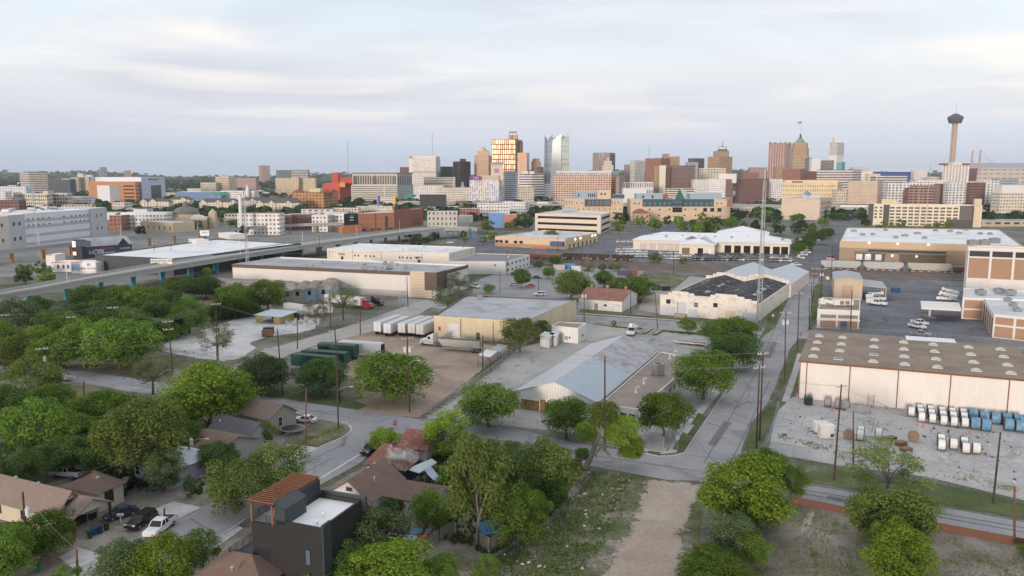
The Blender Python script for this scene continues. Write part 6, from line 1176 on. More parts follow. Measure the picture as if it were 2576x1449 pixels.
FILL=[(F_WHITE,ROOFW,'white'),(WHT,ROOFL,'white'),(F_CREAM,ROOFL,'cream'),(F_BEIGE,ROOFG,'beige'),(F_BRICK,ROOFG,'brick'),(F_GREYB,ROOFL,'grey'),(WHT,mat('charcoal_roof',(.1,.1,.105),.9),'white')]
r=random.Random(19);q_=0
for x0,x1,y0,y1,n_ in((285,860,547,563,44),(1050,1180,520,560,16),(1180,1340,516,534,14),(1860,2090,490,540,16),(2200,2590,488,506,30),(0,250,500,524,12),(420,860,518,530,22)):
 for i in range(n_):
  x,y=r.uniform(x0,x1),r.uniform(y0,y1)
  if 350<x<560 and y>540 or 590<x<700 and y>535 or 852<x<1070 or 1960<x<2100 and y>495:continue
  p=G(x,y);m,rf,cn=r.choice(FILL);w_,dp,hh=r.uniform(9,22),r.uniform(8,16),r.choice((3.6,4,4.5,6,7));a=r.choice((.12,-.1,.2))
  t=thing('town_building','little %s shop or house among trees in the middle distance'%cn,'building','little town blocks, '+cn,(p.x,p.y,0),a)
  b=MB();b.box((0,0,hh/2),(w_,dp,hh));o=b.build('wall',m);own(o,t);b=MB();b.box((0,0,hh+.2),(w_+.5,dp+.5,.4));o=b.build('roof',rf);own(o,t)
for i in range(165):
 Y=820*(3600/820)**r.random();x=r.uniform(-.66,.66)*Y
 if 700<Y<1000 and-.1<x/Y<.33:continue
 if Y<1000 and x/Y>.33:continue
 m,rf,cn=r.choice(FILL);w_,dp,hh=r.uniform(12,45)*(Y/1500)**.3,r.uniform(10,30),r.choice((4,4.5,5,6,7.5,10,14));a=r.choice((.12,-.2,.35,-.05))
 t=thing('town_building','small %s low-rise building far off among the trees'%cn,'building','low-rise buildings in the distance, '+cn,(x,Y,0),a)
 b=MB();b.box((0,0,hh/2),(w_,dp,hh));
 o=b.build('wall',m);own(o,t)
 b=MB();b.box((0,0,hh+.25),(w_+.6,dp+.6,.5));o=b.build('roof',rf);own(o,t)
CONB=mat('bridge_concrete',(.43,.42,.41),.9,.12,.2,streak=.35);DECK=gmat('bridge_deck',[(.35,(.30,.295,.29)),(.65,(.40,.39,.38))],.1,1.5);BARR=mat('barrier_concrete',(.42,.41,.40),.9,.2,.4,streak=.55)
TURQ=mat('turquoise_paint',(.045,.25,.33),.6,.12,.5);REDP2=mat('red_pier',(.42,.09,.06),.7,.15,.5);YELP=mat('ochre_pier',(.42,.22,.08),.7,.15,.5)
def viaduct(label,farp,nearp,z,pierm,step,cols=3,thick=1.5,start=6):
 F_=[G(x,y,z+.9)for x,y in farp];N_=[G(x,y,z-thick)for x,y in nearp]
 for p in F_+N_:p.z=0
 def samp(P,k):
  L_=[0]
  for a,b_ in zip(P,P[1:]):L_.append(L_[-1]+(b_-a).length)
  o=[]
  for i in range(k):
   s_=L_[-1]*i/(k-1);j=max(0,min(len(P)-2,next((q for q in range(len(L_)-1)if L_[q+1]>=s_),len(P)-2)));o.append(P[j].lerp(P[j+1],(s_-L_[j])/max(1e-6,L_[j+1]-L_[j])))
  return o,L_[-1]
 K=40;A,ln=samp(F_,K);B,_=samp(N_,K)
 t=thing('elevated_road',label,'elevated road',loc=B[K//2])
 up=lambda p,zz:Vector((p.x,p.y,zz))
 b=MB()
 for i in range(K-1):
  b.face([up(B[i],z),up(B[i+1],z),up(A[i+1],z),up(A[i],z)]);
 part(b,'road_deck',DECK,t);b=MB()
 for i in range(K-1):
  b.face([up(B[i],z-thick),up(A[i],z-thick),up(A[i+1],z-thick),up(B[i+1],z-thick)])
  for P_,s_ in((B,1),(A,-1)):q=[up(P_[i],z-thick),up(P_[i+1],z-thick),up(P_[i+1],z-.02),up(P_[i],z-.02)];b.face(q if s_>0 else q[::-1])
 part(b,'girder',CONB,t)
 for P_,Q_ in((B,A),(A,B)):
  b=MB()
  for i in range(K-1):
   a0,a1=P_[i],P_[i+1];i0,i1=a0+(Q_[i]-a0).normalized()*.45,a1+(Q_[i+1]-a1).normalized()*.45
   b.face([up(a0,z-.3),up(a1,z-.3),up(a1,z+.9),up(a0,z+.9)]);b.face([up(i0,z+.9),up(i1,z+.9),up(i1,z),up(i0,z)]);b.face([up(a0,z+.9),up(a1,z+.9),up(i1,z+.9),up(i0,z+.9)])
  part(b,'barrier',BARR,t)
 n_=int(ln/step);A2,_=samp(F_,n_+1);B2,_=samp(N_,n_+1)
 for i in range(n_+1):
  d=A2[i]-B2[i];w_=d.length;d.normalize();b=MB()
  c0,c1=B2[i]+d*.8,A2[i]-d*.8;b.bar(up(c0,z-thick-.45),up(c1,z-thick-.45),1.1,.9)
  for k in range(cols):p=c0.lerp(c1,(k+.25)/(cols-.5));b.bar(up(p,0),up(p,z-thick-.6),.9)
  part(b,'pier',pierm,t)
 for k in range(2,n_,3):
  b=MB();p=up(B2[k],z+.9);b.bar(p,p+Vector((0,0,8)),.14);b.bar(p+Vector((0,0,8)),up(p.lerp(A2[k],.2),z+9.3),.1);part(b,'lamp_post',GLV,t)
viaduct('long grey elevated road on turquoise piers crossing the left middle',[(-40,737),(0,729),(125,706),(250,684),(387,661),(520,641),(644,622),(770,604),(894,590),(1019,574),(1144,569),(1200,573)],[(-40,764),(0,757),(75,745),(215,717),(325,698),(425,681),(644,645),(784,624),(894,609),(1019,591),(1120,581),(1180,580)],7.5,TURQ,20)
viaduct('second elevated road on red and ochre piers behind the black warehouse',[(-60,634),(0,628),(175,610),(325,594),(425,585),(644,568),(760,562),(860,560)],[(-60,648),(0,641),(175,619),(325,603),(425,594),(644,576),(760,569),(850,566)],7,YELP,22)
viaduct('freeway bridge band running across below the skyline',[(1000,505.5),(1200,506.5),(1400,508),(1700,511),(1950,514.5),(2150,518),(2400,521),(2700,526)],[(1000,514.5),(1200,515.5),(1400,517),(1700,520.5),(1950,524.5),(2150,528),(2400,531.5),(2700,537)],7,CONB,34)
RAIL=mat('rail_steel',(.16,.11,.085),.6,.3,1);SLEEP=mat('sleeper',(.11,.085,.07),.95,.3,1)
for k,(x0,y0,x1,y1)in enumerate(((1180,649,2640,697),(1180,653,2640,703),(1300,660,2640,708.5),(1330,665,2640,715))):
 p,q=G(x0,y0),G(x1,y1);d=(q-p).normalized();s_=Vector((-d.y,d.x,0));b=MB()
 for o in(-.72,.72):b.bar(p+s_*o+Vector((0,0,.26)),q+s_*o+Vector((0,0,.26)),.09,.16)
 t=thing('railway_track',('rearmost railway track, under the freight cars','second railway track from the freight cars','third railway track, open and empty','nearest railway track beside the yard fence')[k],'railway track','railway tracks',loc=p);part(b,'rails',RAIL,t);b=MB()
 for i in range(int((q-p).length/1.3)):c=p+d*i*1.3;b.bar(c-s_*1.3+Vector((0,0,.13)),c+s_*1.3+Vector((0,0,.13)),.26,.12)
 part(b,'sleepers',SLEEP,t)
WHEEL=plain('wheel_dark',(.02,.019,.018),.6)
def wagon(name,label,group,x0,x1,ky,kind,m,m2=None):
 p,q=G(x0,ky(x0)),G(x1,ky(x1));d=(q-p);ln=d.length;d.normalize();a=math.atan2(d.y,d.x);c=(p+q)/2
 t=thing(name,label,'freight car',group,tuple(c),a);b=MB();w_=3.0;h0,h1=1.25,{'gon':3.1,'hop':4.3,'cov':4.5}[kind]
 if kind=='gon':
  for s_ in(-1,1):b.box((0,s_*w_/2,(h0+h1)/2),(ln-.8,.12,h1-h0));b.box((s_*(ln-.8)/2,0,(h0+h1)/2),(.12,w_,h1-h0))
  b.box((0,0,h0+.1),(ln-.8,w_,.2));k=int(ln/1.6)
  for i in range(k):
   for s_ in(-1,1):b.box((-ln/2+.8+i*(ln-1.6)/(k-1),s_*(w_/2+.1),(h0+h1)/2),(.14,.12,h1-h0))
 else:
  e=.5*ln-.4;i_=e-2.2
  for s_ in(-1,1):b.face([(-e,s_*w_/2,h1),(e,s_*w_/2,h1),(e,s_*w_/2,h1-1.5),(i_,s_*w_/2,h0),(-i_,s_*w_/2,h0),(-e,s_*w_/2,h1-1.5)][::s_])
  b.face([(-e,-w_/2,h1),(e,-w_/2,h1),(e,w_/2,h1),(-e,w_/2,h1)])if kind=='cov' else b.face([(-e,-w_/2,h1-.6),(e,-w_/2,h1-.6),(e,w_/2,h1-.6),(-e,w_/2,h1-.6)])
  for s_ in(-1,1):b.face([(s_*e,-w_/2,h1),(s_*e,w_/2,h1),(s_*e,w_/2,h1-1.5),(s_*e,-w_/2,h1-1.5)][::s_]);b.face([(s_*e,-w_/2,h1-1.5),(s_*e,w_/2,h1-1.5),(s_*i_,w_/2,h0),(s_*i_,-w_/2,h0)][::s_])
  k=int(ln/2.2)
  for i in range(k+1):
   for s_ in(-1,1):b.box((-e+i*2*e/k,s_*(w_/2+.06),h1-.8),(.12,.1,1.5))
  if kind=='cov':
   b.box((0,0,h1+.12),(ln-2,1.0,.2))
   for i in range(5):b.box((-e*.75+i*e*.375,0,-.4+h0),(1.6,2.2,.9))
 lpart(b,'body',m,t);b=MB();b.box((0,0,1.05),(ln-.2,2.6,.3));lpart(b,'underframe',DKM,t)
 for s_ in(-1,1):
  b=MB()
  for o in(-.9,.9):
   for y in(-.75,.75):b.tube([(s_*(ln/2-2.3)+o,y-.07,.72),(s_*(ln/2-2.3)+o,y+.07,.72)],.44,12)
  b.box((s_*(ln/2-2.3),0,.75),(2.6,1.9,.3));lpart(b,'bogie',WHEEL,t)
 if kind!='gon':
  for s_ in(-1,1):
   b=MB()
   for y in(-1.2,1.2):b.tube([(s_*(ln/2-.5),y,1.1),(s_*(ln/2-.5),y,h1)],.06,4)
   lpart(b,'end_ladder',GLV,t)
 if m2:
  for x in(-ln*.32,-ln*.02,ln*.36):b=MB();b.box((x,-w_/2-.08,h0+.6),(.9,.06,.5));lpart(b,'reflector',m2,t)
ky=lambda x:651.5+(x-1300)*(48/1460.)
RSTW=mat('rust_wagon',(.24,.075,.05),.8,.2,.8,stain=(.34,.15,.1),stainamt=.3);BLKW=mat('black_wagon',(.04,.035,.035),.8,.35,1,stain=(.22,.17,.14),stainamt=.25,stainscale=.9);GRYW=mat('grey_wagon',(.44,.46,.46),.6,.1,.6,streak=.4);TNW=mat('tan_wagon',(.44,.42,.37),.6,.15,.8,streak=.3,stain=(.42,.22,.12),stainamt=.25,stainscale=.7);ORF=plain('orange_mark',(.75,.30,.04),.6)
for i,(x0,x1,k_,m_,lab)in enumerate(((1306,1357,'gon',RSTW,'rust-red open freight car at the left end of the train'),(1358,1412,'gon',RSTW,'rust-red open freight car next to the black hoppers'),(1413,1475,'hop',BLKW,'black coal hopper car coupled to the rust-red cars'),(1478,1533,'hop',BLKW,'black coal hopper car in the middle of three'),(1537,1593,'hop',BLKW,'black coal hopper car at the right end of three'),(2062,2165,'cov',GRYW,'long pale grey covered hopper car behind the metal hall'),(2168,2272,'cov',GRYW,'long pale grey covered hopper car in the middle of the row'),(2279,2392,'cov',TNW,'rust-streaked tan covered hopper car by the brick works'),(2395,2470,'gon',RSTW,'dark red freight car half hidden by the brick works'))):
 wagon('freight_car',lab,'freight cars on the railway',x0,x1,ky,k_,m_,ORF if k_!='gon' else None)
BRS=mat('brown_shingle',(.185,.125,.10),.95,.2,.6,bump=.3);GRS=mat('grey_shingle',(.115,.115,.125),.95,.2,.6,bump=.3);BRS2=mat('light_brown_shingle',(.24,.18,.155),.95,.18,.6,bump=.3)
CLAP=mat('white_clapboard',(.66,.66,.66),.7,.08,.6,rib=(.22,1,.16));CRC=mat('cream_clapboard',(.58,.52,.41),.8,.1,.6,rib=(.24,1,.16));LIL=mat('lilac_wall',(.42,.39,.50),.8,.1,.6);GRYC=mat('grey_clapboard',(.36,.35,.36),.8,.08,.6,rib=(.24,1,.16))
RUSTR=mat('rust_metal_roof',(.17,.085,.065),.7,.25,.7,stain=(.42,.41,.42),stainamt=.5,stainscale=.25,rib=(.45,0,.16));RUST2=mat('red_rust_roof',(.23,.085,.06),.75,.2,.6,stain=(.34,.20,.16),stainamt=.4,rib=(.5,0,.12));TIN=mat('tin_roof',(.45,.48,.52),.45,.12,.6,metal=.3,rib=(.9,0,.06))
def gable(name,label,cat,a,b_,w_,h,hr,wallm,roofm,over=.45,group=None):
 a,b_=Vector((a[0],a[1],0)),Vector((b_[0],b_[1],0));d=(b_-a);ln=d.length;d.normalize();nb=Vector((-d.y,d.x,0));q=lambda u,s_,z:a+d*u+nb*s_+Vector((0,0,z))
 t=thing(name,label,cat,group,tuple((a+b_)/2+nb*w_/2));m=MB();m.prism([a,b_,b_+nb*w_,a+nb*w_],0,h,top=False);m.face([q(0,w_,h),q(0,0,h),q(0,w_/2,hr)]);m.face([q(ln,0,h),q(ln,w_,h),q(ln,w_/2,hr)]);part(m,'wall',wallm,t)
 sl=(hr-h)/(w_/2);o=over
 part(slab([q(-o,-o,h-o*sl+.05),q(ln+o,-o,h-o*sl+.05),q(ln+o,w_/2,hr+.05),q(-o,w_/2,hr+.05)],.15),'roof',roofm,t);part(slab([q(-o,w_+o,h-o*sl+.05),q(ln+o,w_+o,h-o*sl+.05),q(ln+o,w_/2,hr+.05),q(-o,w_/2,hr+.05)],.15),'roof',roofm,t)
 return t,q,ln
def flue(t,p,m=GLV,r=.18,h=.5):b=MB();b.cyl(tuple(p),r,h,8);b.cyl((p[0],p[1],p[2]+h),r*1.7,.16,8,r*.8);part(b,'roof_vent',m,t)
zr,ze=5.6,3.1
E0,E1=G(-40,1183,zr),G(176,1234,zr);d=(E1-E0);d.z=0;d.normalize();nb=Vector((-d.y,d.x,0));fe=G(120,1287,ze);hw=-(fe-E1).dot(nb)
a=E0-nb*hw;b_=E1-nb*hw;t,q,ln=gable('house','brown-roofed cream bungalow with a gabled porch at the lower left','house',a-d*6,b_,2*hw,ze,zr,CRC,BRS2)
wins(t,q(ln,0,0),q(ln,2*hw,0),[.8],[.22],1.3,1.6,BRF,GLASS,(2,2));wins(t,q(ln,0,0),q(ln,2*hw,0),[3.5],[.45],1.4,.9,BRF,GLASS);wins(t,q(0,0,0),q(ln,0,0),[1.0],[.5,.72,.86],1.1,1.3,BRF,GLASS,(1,2))
for x,y in((40,1208),(97,1223)):flue(t,G(x,y,zr-.4))
m=MB();pc=q(ln,2*hw*.72,0);dd=d;pw=3.1
fr=[pc+dd*3+nb*(-pw)+Vector((0,0,2.9)),pc+dd*3+nb*pw+Vector((0,0,2.9)),pc+dd*3+Vector((0,0,4.5))];m.face(fr);part(m,'porch_gable',CRC,t)
ap=Vector((0,0,4.6));lo=Vector((0,0,2.75))
part(slab([pc-dd*1+nb*(-pw-.4)+lo,pc+dd*3.4+nb*(-pw-.4)+lo,pc+dd*3.4+ap,pc-dd*1+ap],.14),'porch_roof',BRS2,t);part(slab([pc-dd*1+nb*(pw+.4)+lo,pc+dd*3.4+nb*(pw+.4)+lo,pc+dd*3.4+ap,pc-dd*1+ap],.14),'porch_roof',BRS2,t)
for o in(-pw+.2,pw-.2):m=MB();p=pc+dd*2.8+nb*o;m.bar(p,p+Vector((0,0,2.8)),.32);part(m,'porch_post',BRF,t)
m=MB();p0,p1=pc+dd*.08-nb*pw*.9,pc+dd*.08+nb*pw*.9;m.face([p0,p1,p1+Vector((0,0,2.6)),p0+Vector((0,0,2.6))]);part(m,'porch_recess',OPEN,t)
A,B=G(247,1290),G(306,1262);A=G(245,1240,ze);B=G(309,1213,ze);A.z=B.z=0;dn_,L_,_a=frame_on(A,B);nn=Vector((-dn_.y,dn_.x,0))
m=MB();m.prism([A,B,B+nn*7,A+nn*7],0,ze,top=False);part(m,'wing_wall',CRC,t);hip(t,A,B,7,ze,5.2,.5,BRS,2.6);wins(t,A,B,[.9],[.42],1.5,1.9,BRF,GLASS,(1,2));flue(t,G(246,1208,4.5))
t=thing('house','lilac house with a pale blue metal roof half hidden by trees','house',loc=G(390,1222));A,B=G(340,1205),G(428,1232);dn_,L_,_a=frame_on(A,B);nn=Vector((-dn_.y,dn_.x,0));m=MB();m.prism([A,B,B+nn*9,A+nn*9],0,3.1,top=False);part(m,'wall',LIL,t);hip(t,A,B,9,3.1,4.6,.5,mat('pale_blue_roof',(.47,.52,.58),.5,.1,.5,rib=(.6,)),4);wins(t,A,B,[.9],[.1,.42],1.2,1.6,WFR,GLASS,(1,2));wins(t,A,B,[.9],[.8],1.0,1.2,WFR,GLASSB)
P=[G(436,1120,3.2),G(540,1142,3.2)];t,q,ln=gable('house','low brown-roofed house behind the pole with a street lamp','house',P[0],P[1],10,3.0,4.8,GRYC,BRS);wins(t,q(0,0,0),q(ln,0,0),[1],[.3,.6,.85],1,1.3)
P=[G(521,1081,3.0),G(615,1103,3.0)];t,q,ln=gable('house','grey house with a dark grey shingle roof and white window frames','house',P[0],P[1],7,3.0,5.0,GRYC,GRS);wins(t,q(0,0,0),q(ln,0,0),[1.0],[.12,.38,.72],1.1,1.3,WFR,GLASS,(1,2));wins(t,q(ln,0,0),q(ln,7,0),[.8],[.3,.68],1.3,1.8,WFR,GLASS,(1,2));panel(t,'wooden_screen',q(0,0,0),q(ln,0,0),.78,.88,0,2.6,mat('orange_wood',(.28,.14,.07),.8),.08);flue(t,q(ln*.12,2,3.9),WHT,.12,.5)
P=[G(600,1037,3.1),G(676,1054,3.1)];t,q,ln=gable('house','small brown-roofed house with a beige gable wall beside the trampoline','house',P[0],P[1],7,3.1,5.2,mat('beige_siding',(.40,.36,.32),.8,.08,.6,rib=(.24,1,.16)),BRS2);wins(t,q(ln,0,0),q(ln,7,0),[.9],[.4],1.1,1.9,WFR,GLASS,(1,2));panel(t,'skylight',q(0,0,0),q(ln,0,0),.0,.0,0,.1,WFR)if False else None
zr,ze=5.5,3.0
E0,E1=G(878,1207,zr),G(952,1160,zr);d=E1-E0;d.z=0;ln0=d.length;d.normalize();rt=Vector((d.y,-d.x,0));fe=G(944,1249,ze);hw=(fe-E0).dot(rt)
a=E0+rt*hw;t=thing('house','white clapboard house with a wide brown shingle roof in the middle foreground','house',loc=(E0.x,E0.y,0));q=lambda u,s_,z:Vector((E0.x,E0.y,0))+d*u+rt*s_+Vector((0,0,z));ln=ln0+1
m=MB();m.prism([q(0,-hw,0),q(0,hw,0),q(ln,hw,0),q(ln,-hw,0)],0,ze,top=False);m.face([q(0,-hw,ze),q(0,hw,ze),q(0,0,zr)]);m.face([q(ln,hw,ze),q(ln,-hw,ze),q(ln,0,zr)]);part(m,'wall',CLAP,t)
for s_ in(-1,1):part(slab([q(-.5,s_*(hw+.5),ze-.25),q(ln+.4,s_*(hw+.5),ze-.25),q(ln+.4,0,zr+.06),q(-.5,0,zr+.06)],.15),'roof',BRS,t)
A,B=q(ln*.42,hw,0),q(ln*.42,hw+9.5,0);m=MB();m.prism([q(ln*.3,hw,0),q(ln*.3,hw+9,0),q(ln*.95,hw+9,0),q(ln*.95,hw,0)],0,ze-.1,top=False);m.face([q(ln*.3,hw+9,ze-.1),q(ln*.95,hw+9,ze-.1),q(ln*.62,hw+9,ze+1.2)]);part(m,'wing_wall',CLAP,t)
part(slab([q(ln*.25,hw*.3,ze-.3),q(ln*.25,hw+9.5,ze-.3),q(ln*.62,hw+9.5,ze+1.35),q(ln*.62,hw*.3,ze+1.35)],.15),'roof',BRS,t);part(slab([q(ln,hw*.3,ze-.3),q(ln,hw+9.5,ze-.3),q(ln*.62,hw+9.5,ze+1.35),q(ln*.62,hw*.3,ze+1.35)],.15),'roof',BRS,t)
wins(t,q(0,-hw,0),q(0,hw,0),[.9],[.2,.8],1.1,1.3,BRF,GLASS);wins(t,q(0,-hw,0),q(0,hw,0),[3.7],[.5],1.2,.8,WFR,DKM);panel(t,'door',q(ln*.3,hw,0),q(ln*.3,hw+9,0),.45,.58,0,2.1,WHT)
for x,y in((891,1206),(907,1195),(927,1181),(943,1171)):flue(t,G(x,y,4.9),WHT,.13,.3)
flue(t,q(ln*.4,hw*.55,4.0),WHT,.1,.8);m=MB();m.face([q(-.6,-hw-.4,2.9),q(-3.6,-hw-.2,2.2),q(-3.6,hw*.5,2.2),q(-.6,hw*.5,2.9)]);part(m,'porch_roof',mat('pale_blue_roof',None)if 'pale_blue_roof' in MC else TIN,t)
cs=[G(914,1166,2.9),G(1020,1186,2.9),G(1068,1143,2.9)];cs.append(cs[0]+cs[2]-cs[1]);r0,r1=G(966,1122,5.4),G(1004,1125,5.4)
t=thing('house','old house with a rusty hipped metal roof and dark blue walls','house',loc=cen(cs));I=inset(cs,.5);m=MB();m.prism(I,0,2.95,top=False);part(m,'wall',mat('dark_blue_wall',(.035,.05,.09),.8,.2,1),t);c_=cen(cs);ax=(cs[1]-cs[0]);ax.z=0;axn=ax.normalized();k0,k1=c_-axn*2.2+Vector((0,0,5.4)),c_+axn*2.2+Vector((0,0,5.4))
for pts,nm in(([cs[0],cs[1],k1,k0],0),([cs[1],cs[2],k1],1),([cs[2],cs[3],k0,k1],0),([cs[3],cs[0],k0],0)):m=MB();m.face(pts);part(m,'roof',RUSTR,t)
m=MB();m.box((c_.x,c_.y,5.5),(.7,.7,.9),.5);part(m,'chimney',BRF,t)
L4=[G(1021,1180,2.7),G(1086,1153,2.7),G(1099,1163,2.2),G(1054,1190,2.2)];part(slab(L4,.08),'lean_to_roof',TIN,t)
for p in L4[2:]:m=MB();m.bar((p.x,p.y,0),(p.x,p.y,2.1),.12);part(m,'lean_to_post',DKM,t)
m=MB();T4=[G(1066,1180,2.3),G(1084,1172,2.3),G(1114,1200,.9),G(1100,1212,.9)]
for i in range(6):
 u0,u1=i/6,(i+1)/6;s0,s1=-.35*math.sin(math.pi*u0),-.35*math.sin(math.pi*u1);m.face([T4[0].lerp(T4[3],u0)+Vector((0,0,s0)),T4[0].lerp(T4[3],u1)+Vector((0,0,s1)),T4[1].lerp(T4[2],u1)+Vector((0,0,s1)),T4[1].lerp(T4[2],u0)+Vector((0,0,s0))])
tag(m.build('tarp',mat('blue_tarp',(.40,.46,.58),.5,.1,1)),'pale blue tarp slung from the tin lean-to','tarp')
a_,b2=G(1066,1128,2.8),G(1082,1084,2.8);t,q,ln=gable('house','little house with a rust-red metal gable roof by the stop sign','house',G(1004,1122,2.8),G(1070,1128,2.8),9,2.7,4.4,CLAP,RUST2)
P=[G(500,1446,3),G(600,1475,3)];t=thing('house','brown hipped roof of a house cut by the bottom edge','house',loc=P[0]);m=MB();A,B=G(486,1455,3),G(660,1480,3);A.z=B.z=0;dn_,L_,_a=frame_on(A,B);nn=Vector((-dn_.y,dn_.x,0));m.prism([A,B,B+nn*7,A+nn*7],0,3,top=False);part(m,'wall',CRC,t);hip(t,A,B,7,3,5,.5,BRS);flue(t,G(585,1437,4.2))
HB=9.5;A,B,D_=G(694,1308,HB),G(808,1329,HB),G(799,1238,HB);u=(B-A);LU=u.length;u.normalize();v=(D_-A);v=v-u*v.dot(u);LV=v.length;v.normalize()
q=lambda a,b_,z:Vector((A.x,A.y,0))+u*a+v*b_+Vector((0,0,z));SEAM=mat('black_seam_metal',(.034,.033,.035),.55,.12,.6,metal=.1,rib=(.42,0,.09));SEAM2=mat('slate_seam_metal',(.05,.06,.07),.5,.1,.6,metal=.1,rib=(.42,0,.09));TW=3.6
t=thing('modern_house','black metal-clad modern house with a white flat roof and orange pergola','house',loc=q(LU/2,LV/2,0))
m=MB();F4=[q(0,0,0),q(LU,0,0),q(LU,LV,0),q(0,LV,0)]
m.prism(F4,0,HB,top=False);O,I=inset(F4,0),inset(F4,.28)
for i in range(4):
 j=(i+1)%4;z=Vector((0,0,HB));zl=Vector((0,0,HB-.55));m.face([O[i]+z,O[j]+z,I[j]+z,I[i]+z]);m.face([I[i]+z,I[j]+z,I[j]+zl,I[i]+zl])
part(m,'wall',SEAM,t);m=MB();m.face([p+Vector((0,0,HB-.55))for p in inset(F4,.1)]);part(m,'roof',mat('bright_white_roof',(.78,.79,.82),.6,.05,.4,stain=(.68,.69,.72),stainamt=.3),t)
m=MB();m.prism([q(-TW,.0,0),q(0,0,0),q(0,LV,0),q(-TW,LV,0)],0,HB-.7,top=False);part(m,'terrace_wall',SEAM,t);m=MB();m.face([q(-TW,.2,HB-.7),q(-.1,.2,HB-.7),q(-.1,LV,HB-.7),q(-TW,LV,HB-.7)]);part(m,'terrace_floor',mat('grey_decking',(.34,.33,.32),.8,.15,1,rib=(.15,)),t)
m=MB();m.prism([q(-.15,0,0),q(1.3,0,0),q(1.3,4.2,0),q(-.15,4.2,0)],HB-.5,HB+1.5,top=False);m.face([q(-.25,-.1,HB+2.2),q(1.3,-.1,HB+1.5),q(1.3,4.3,HB+1.5),q(-.25,4.3,HB+2.2)]);m.face([q(-.15,0,HB+1.5),q(1.3,0,HB+1.5),q(-.15,0,HB+2.2)]);m.face([q(-.15,4.2,HB+1.5),q(-.15,0,HB+1.5),q(-.15,0,HB+2.2),q(-.15,4.2,HB+2.2)]);part(m,'stair_tower',SEAM2,t)
m=MB();m.prism([q(-.12,4.6,0),q(.18,4.6,0),q(.18,LV,0),q(-.12,LV,0)],HB-.5,HB+1.8);part(m,'screen_wall',SEAM2,t);m=MB();m.prism([q(LU-.05,0,0),q(LU+.25,0,0),q(LU+.25,1.6,0),q(LU-.05,1.6,0)],0,HB+.35);part(m,'end_fin',SEAM2,t);m=MB();m.prism([q(.3,LV-.1,0),q(LU+.6,LV-.1,0),q(LU+.6,LV+.25,0),q(.3,LV+.25,0)],HB-1.2,HB+.45);part(m,'rear_parapet',SEAM2,t)
PERG=mat('orange_timber',(.255,.11,.06),.75,.12,.8)
for a in lin(-TW,-.2,10):m=MB();m.bar(q(a,-.4,HB+1.9),q(a,LV+.3,HB+1.9),.09,.16);part(m,'rafter',PERG,t)
for b_ in lin(-.2,LV+.1,18):m=MB();m.bar(q(-TW-.3,b_,HB+2.06),q(0,b_,HB+2.06),.09,.12);part(m,'batten',PERG,t)
for a in(-TW+.1,-.3):m=MB();m.bar(q(a,-.3,HB+1.72),q(a,LV+.2,HB+1.72),.14,.26);part(m,'beam',PERG,t)
for b_ in(0,LV*.5,LV):m=MB();m.bar(q(-TW+.1,b_,HB-.7),q(-TW+.1,b_,HB+1.65),.2);part(m,'post',PERG,t)
for b_ in(0,):m=MB();m.bar(q(-.5,b_,HB-.7),q(-.5,b_,HB+1.65),.2);part(m,'post',PERG,t)
def railing(t,p,r_,z,nm='railing'):
 m=MB();L_=(r_-p).length
 for zz in(.12,.3,.48,.66,.84,1.02):m.bar(p+Vector((0,0,z+zz)),r_+Vector((0,0,z+zz)),.05)
 for i in range(int(L_/1.5)+2):c=p.lerp(r_,i/(int(L_/1.5)+1));m.bar(c+Vector((0,0,z)),c+Vector((0,0,z+1.05)),.06)
 part(m,nm,DKM,t)
railing(t,q(-TW,0,0),q(-TW,LV,0),HB-.7);railing(t,q(-TW,0,0),q(-.2,0,0),HB-.7)
m=MB();m.prism([q(-TW-4,.5,0),q(-TW,.5,0),q(-TW,7,0),q(-TW-4,7,0)],3.1,3.5,True);part(m,'balcony',SEAM2,t);railing(t,q(-TW-4,.5,0),q(-TW-4,7,0),3.5);railing(t,q(-TW-4,.5,0),q(-TW,.5,0),3.5);m=MB();m.prism([q(-TW-2.2,8,0),q(-TW,8,0),q(-TW,LV,0),q(-TW-2.2,LV,0)],6.1,6.4,True);part(m,'balcony',SEAM2,t);railing(t,q(-TW-2.2,8,0),q(-TW-2.2,LV,0),6.4)
for b_ in(.8,6.7):m=MB();m.bar(q(-TW-3.8,b_,0),q(-TW-3.8,b_,3.1),.22);part(m,'balcony_post',BRF,t)
wins(t,q(0,0,0),q(LU,0,0),[4.6],[.69],.75,2.0,DKM,plain('blue_pane',(.10,.14,.20),.08),out=.04);wins(t,q(-TW,0,0),q(0,0,0),[.3,3.6],[.4],2.2,2.0,DKM,GLASS,out=.04);panel(t,'floor_joint',q(-TW,0,0),q(LU,0,0),0,1,3.0,3.14,DKM,.06)
wins(t,q(-TW,LV,0),q(-TW,0,0),[.4,3.7,6.3 if False else 3.71][:2],[.3,.6],2.0,2.1,DKM,GLASS);m=MB();c_=q(-TW-.12,LV*.35,5.4);m.box(tuple(c_),(.2,.2,.35));part(m,'wall_lamp',plain('warm_lamp',(1,.5,.15),.5,emit=4),t)
for a,b_ in((LU*.62,LV*.45),(LU*.72,LV*.2)):flue(t,q(a,b_,HB-.55),WHT,.12,.4)
hh=4.2;cols=('tan','tan','blue-grey','blue-grey')
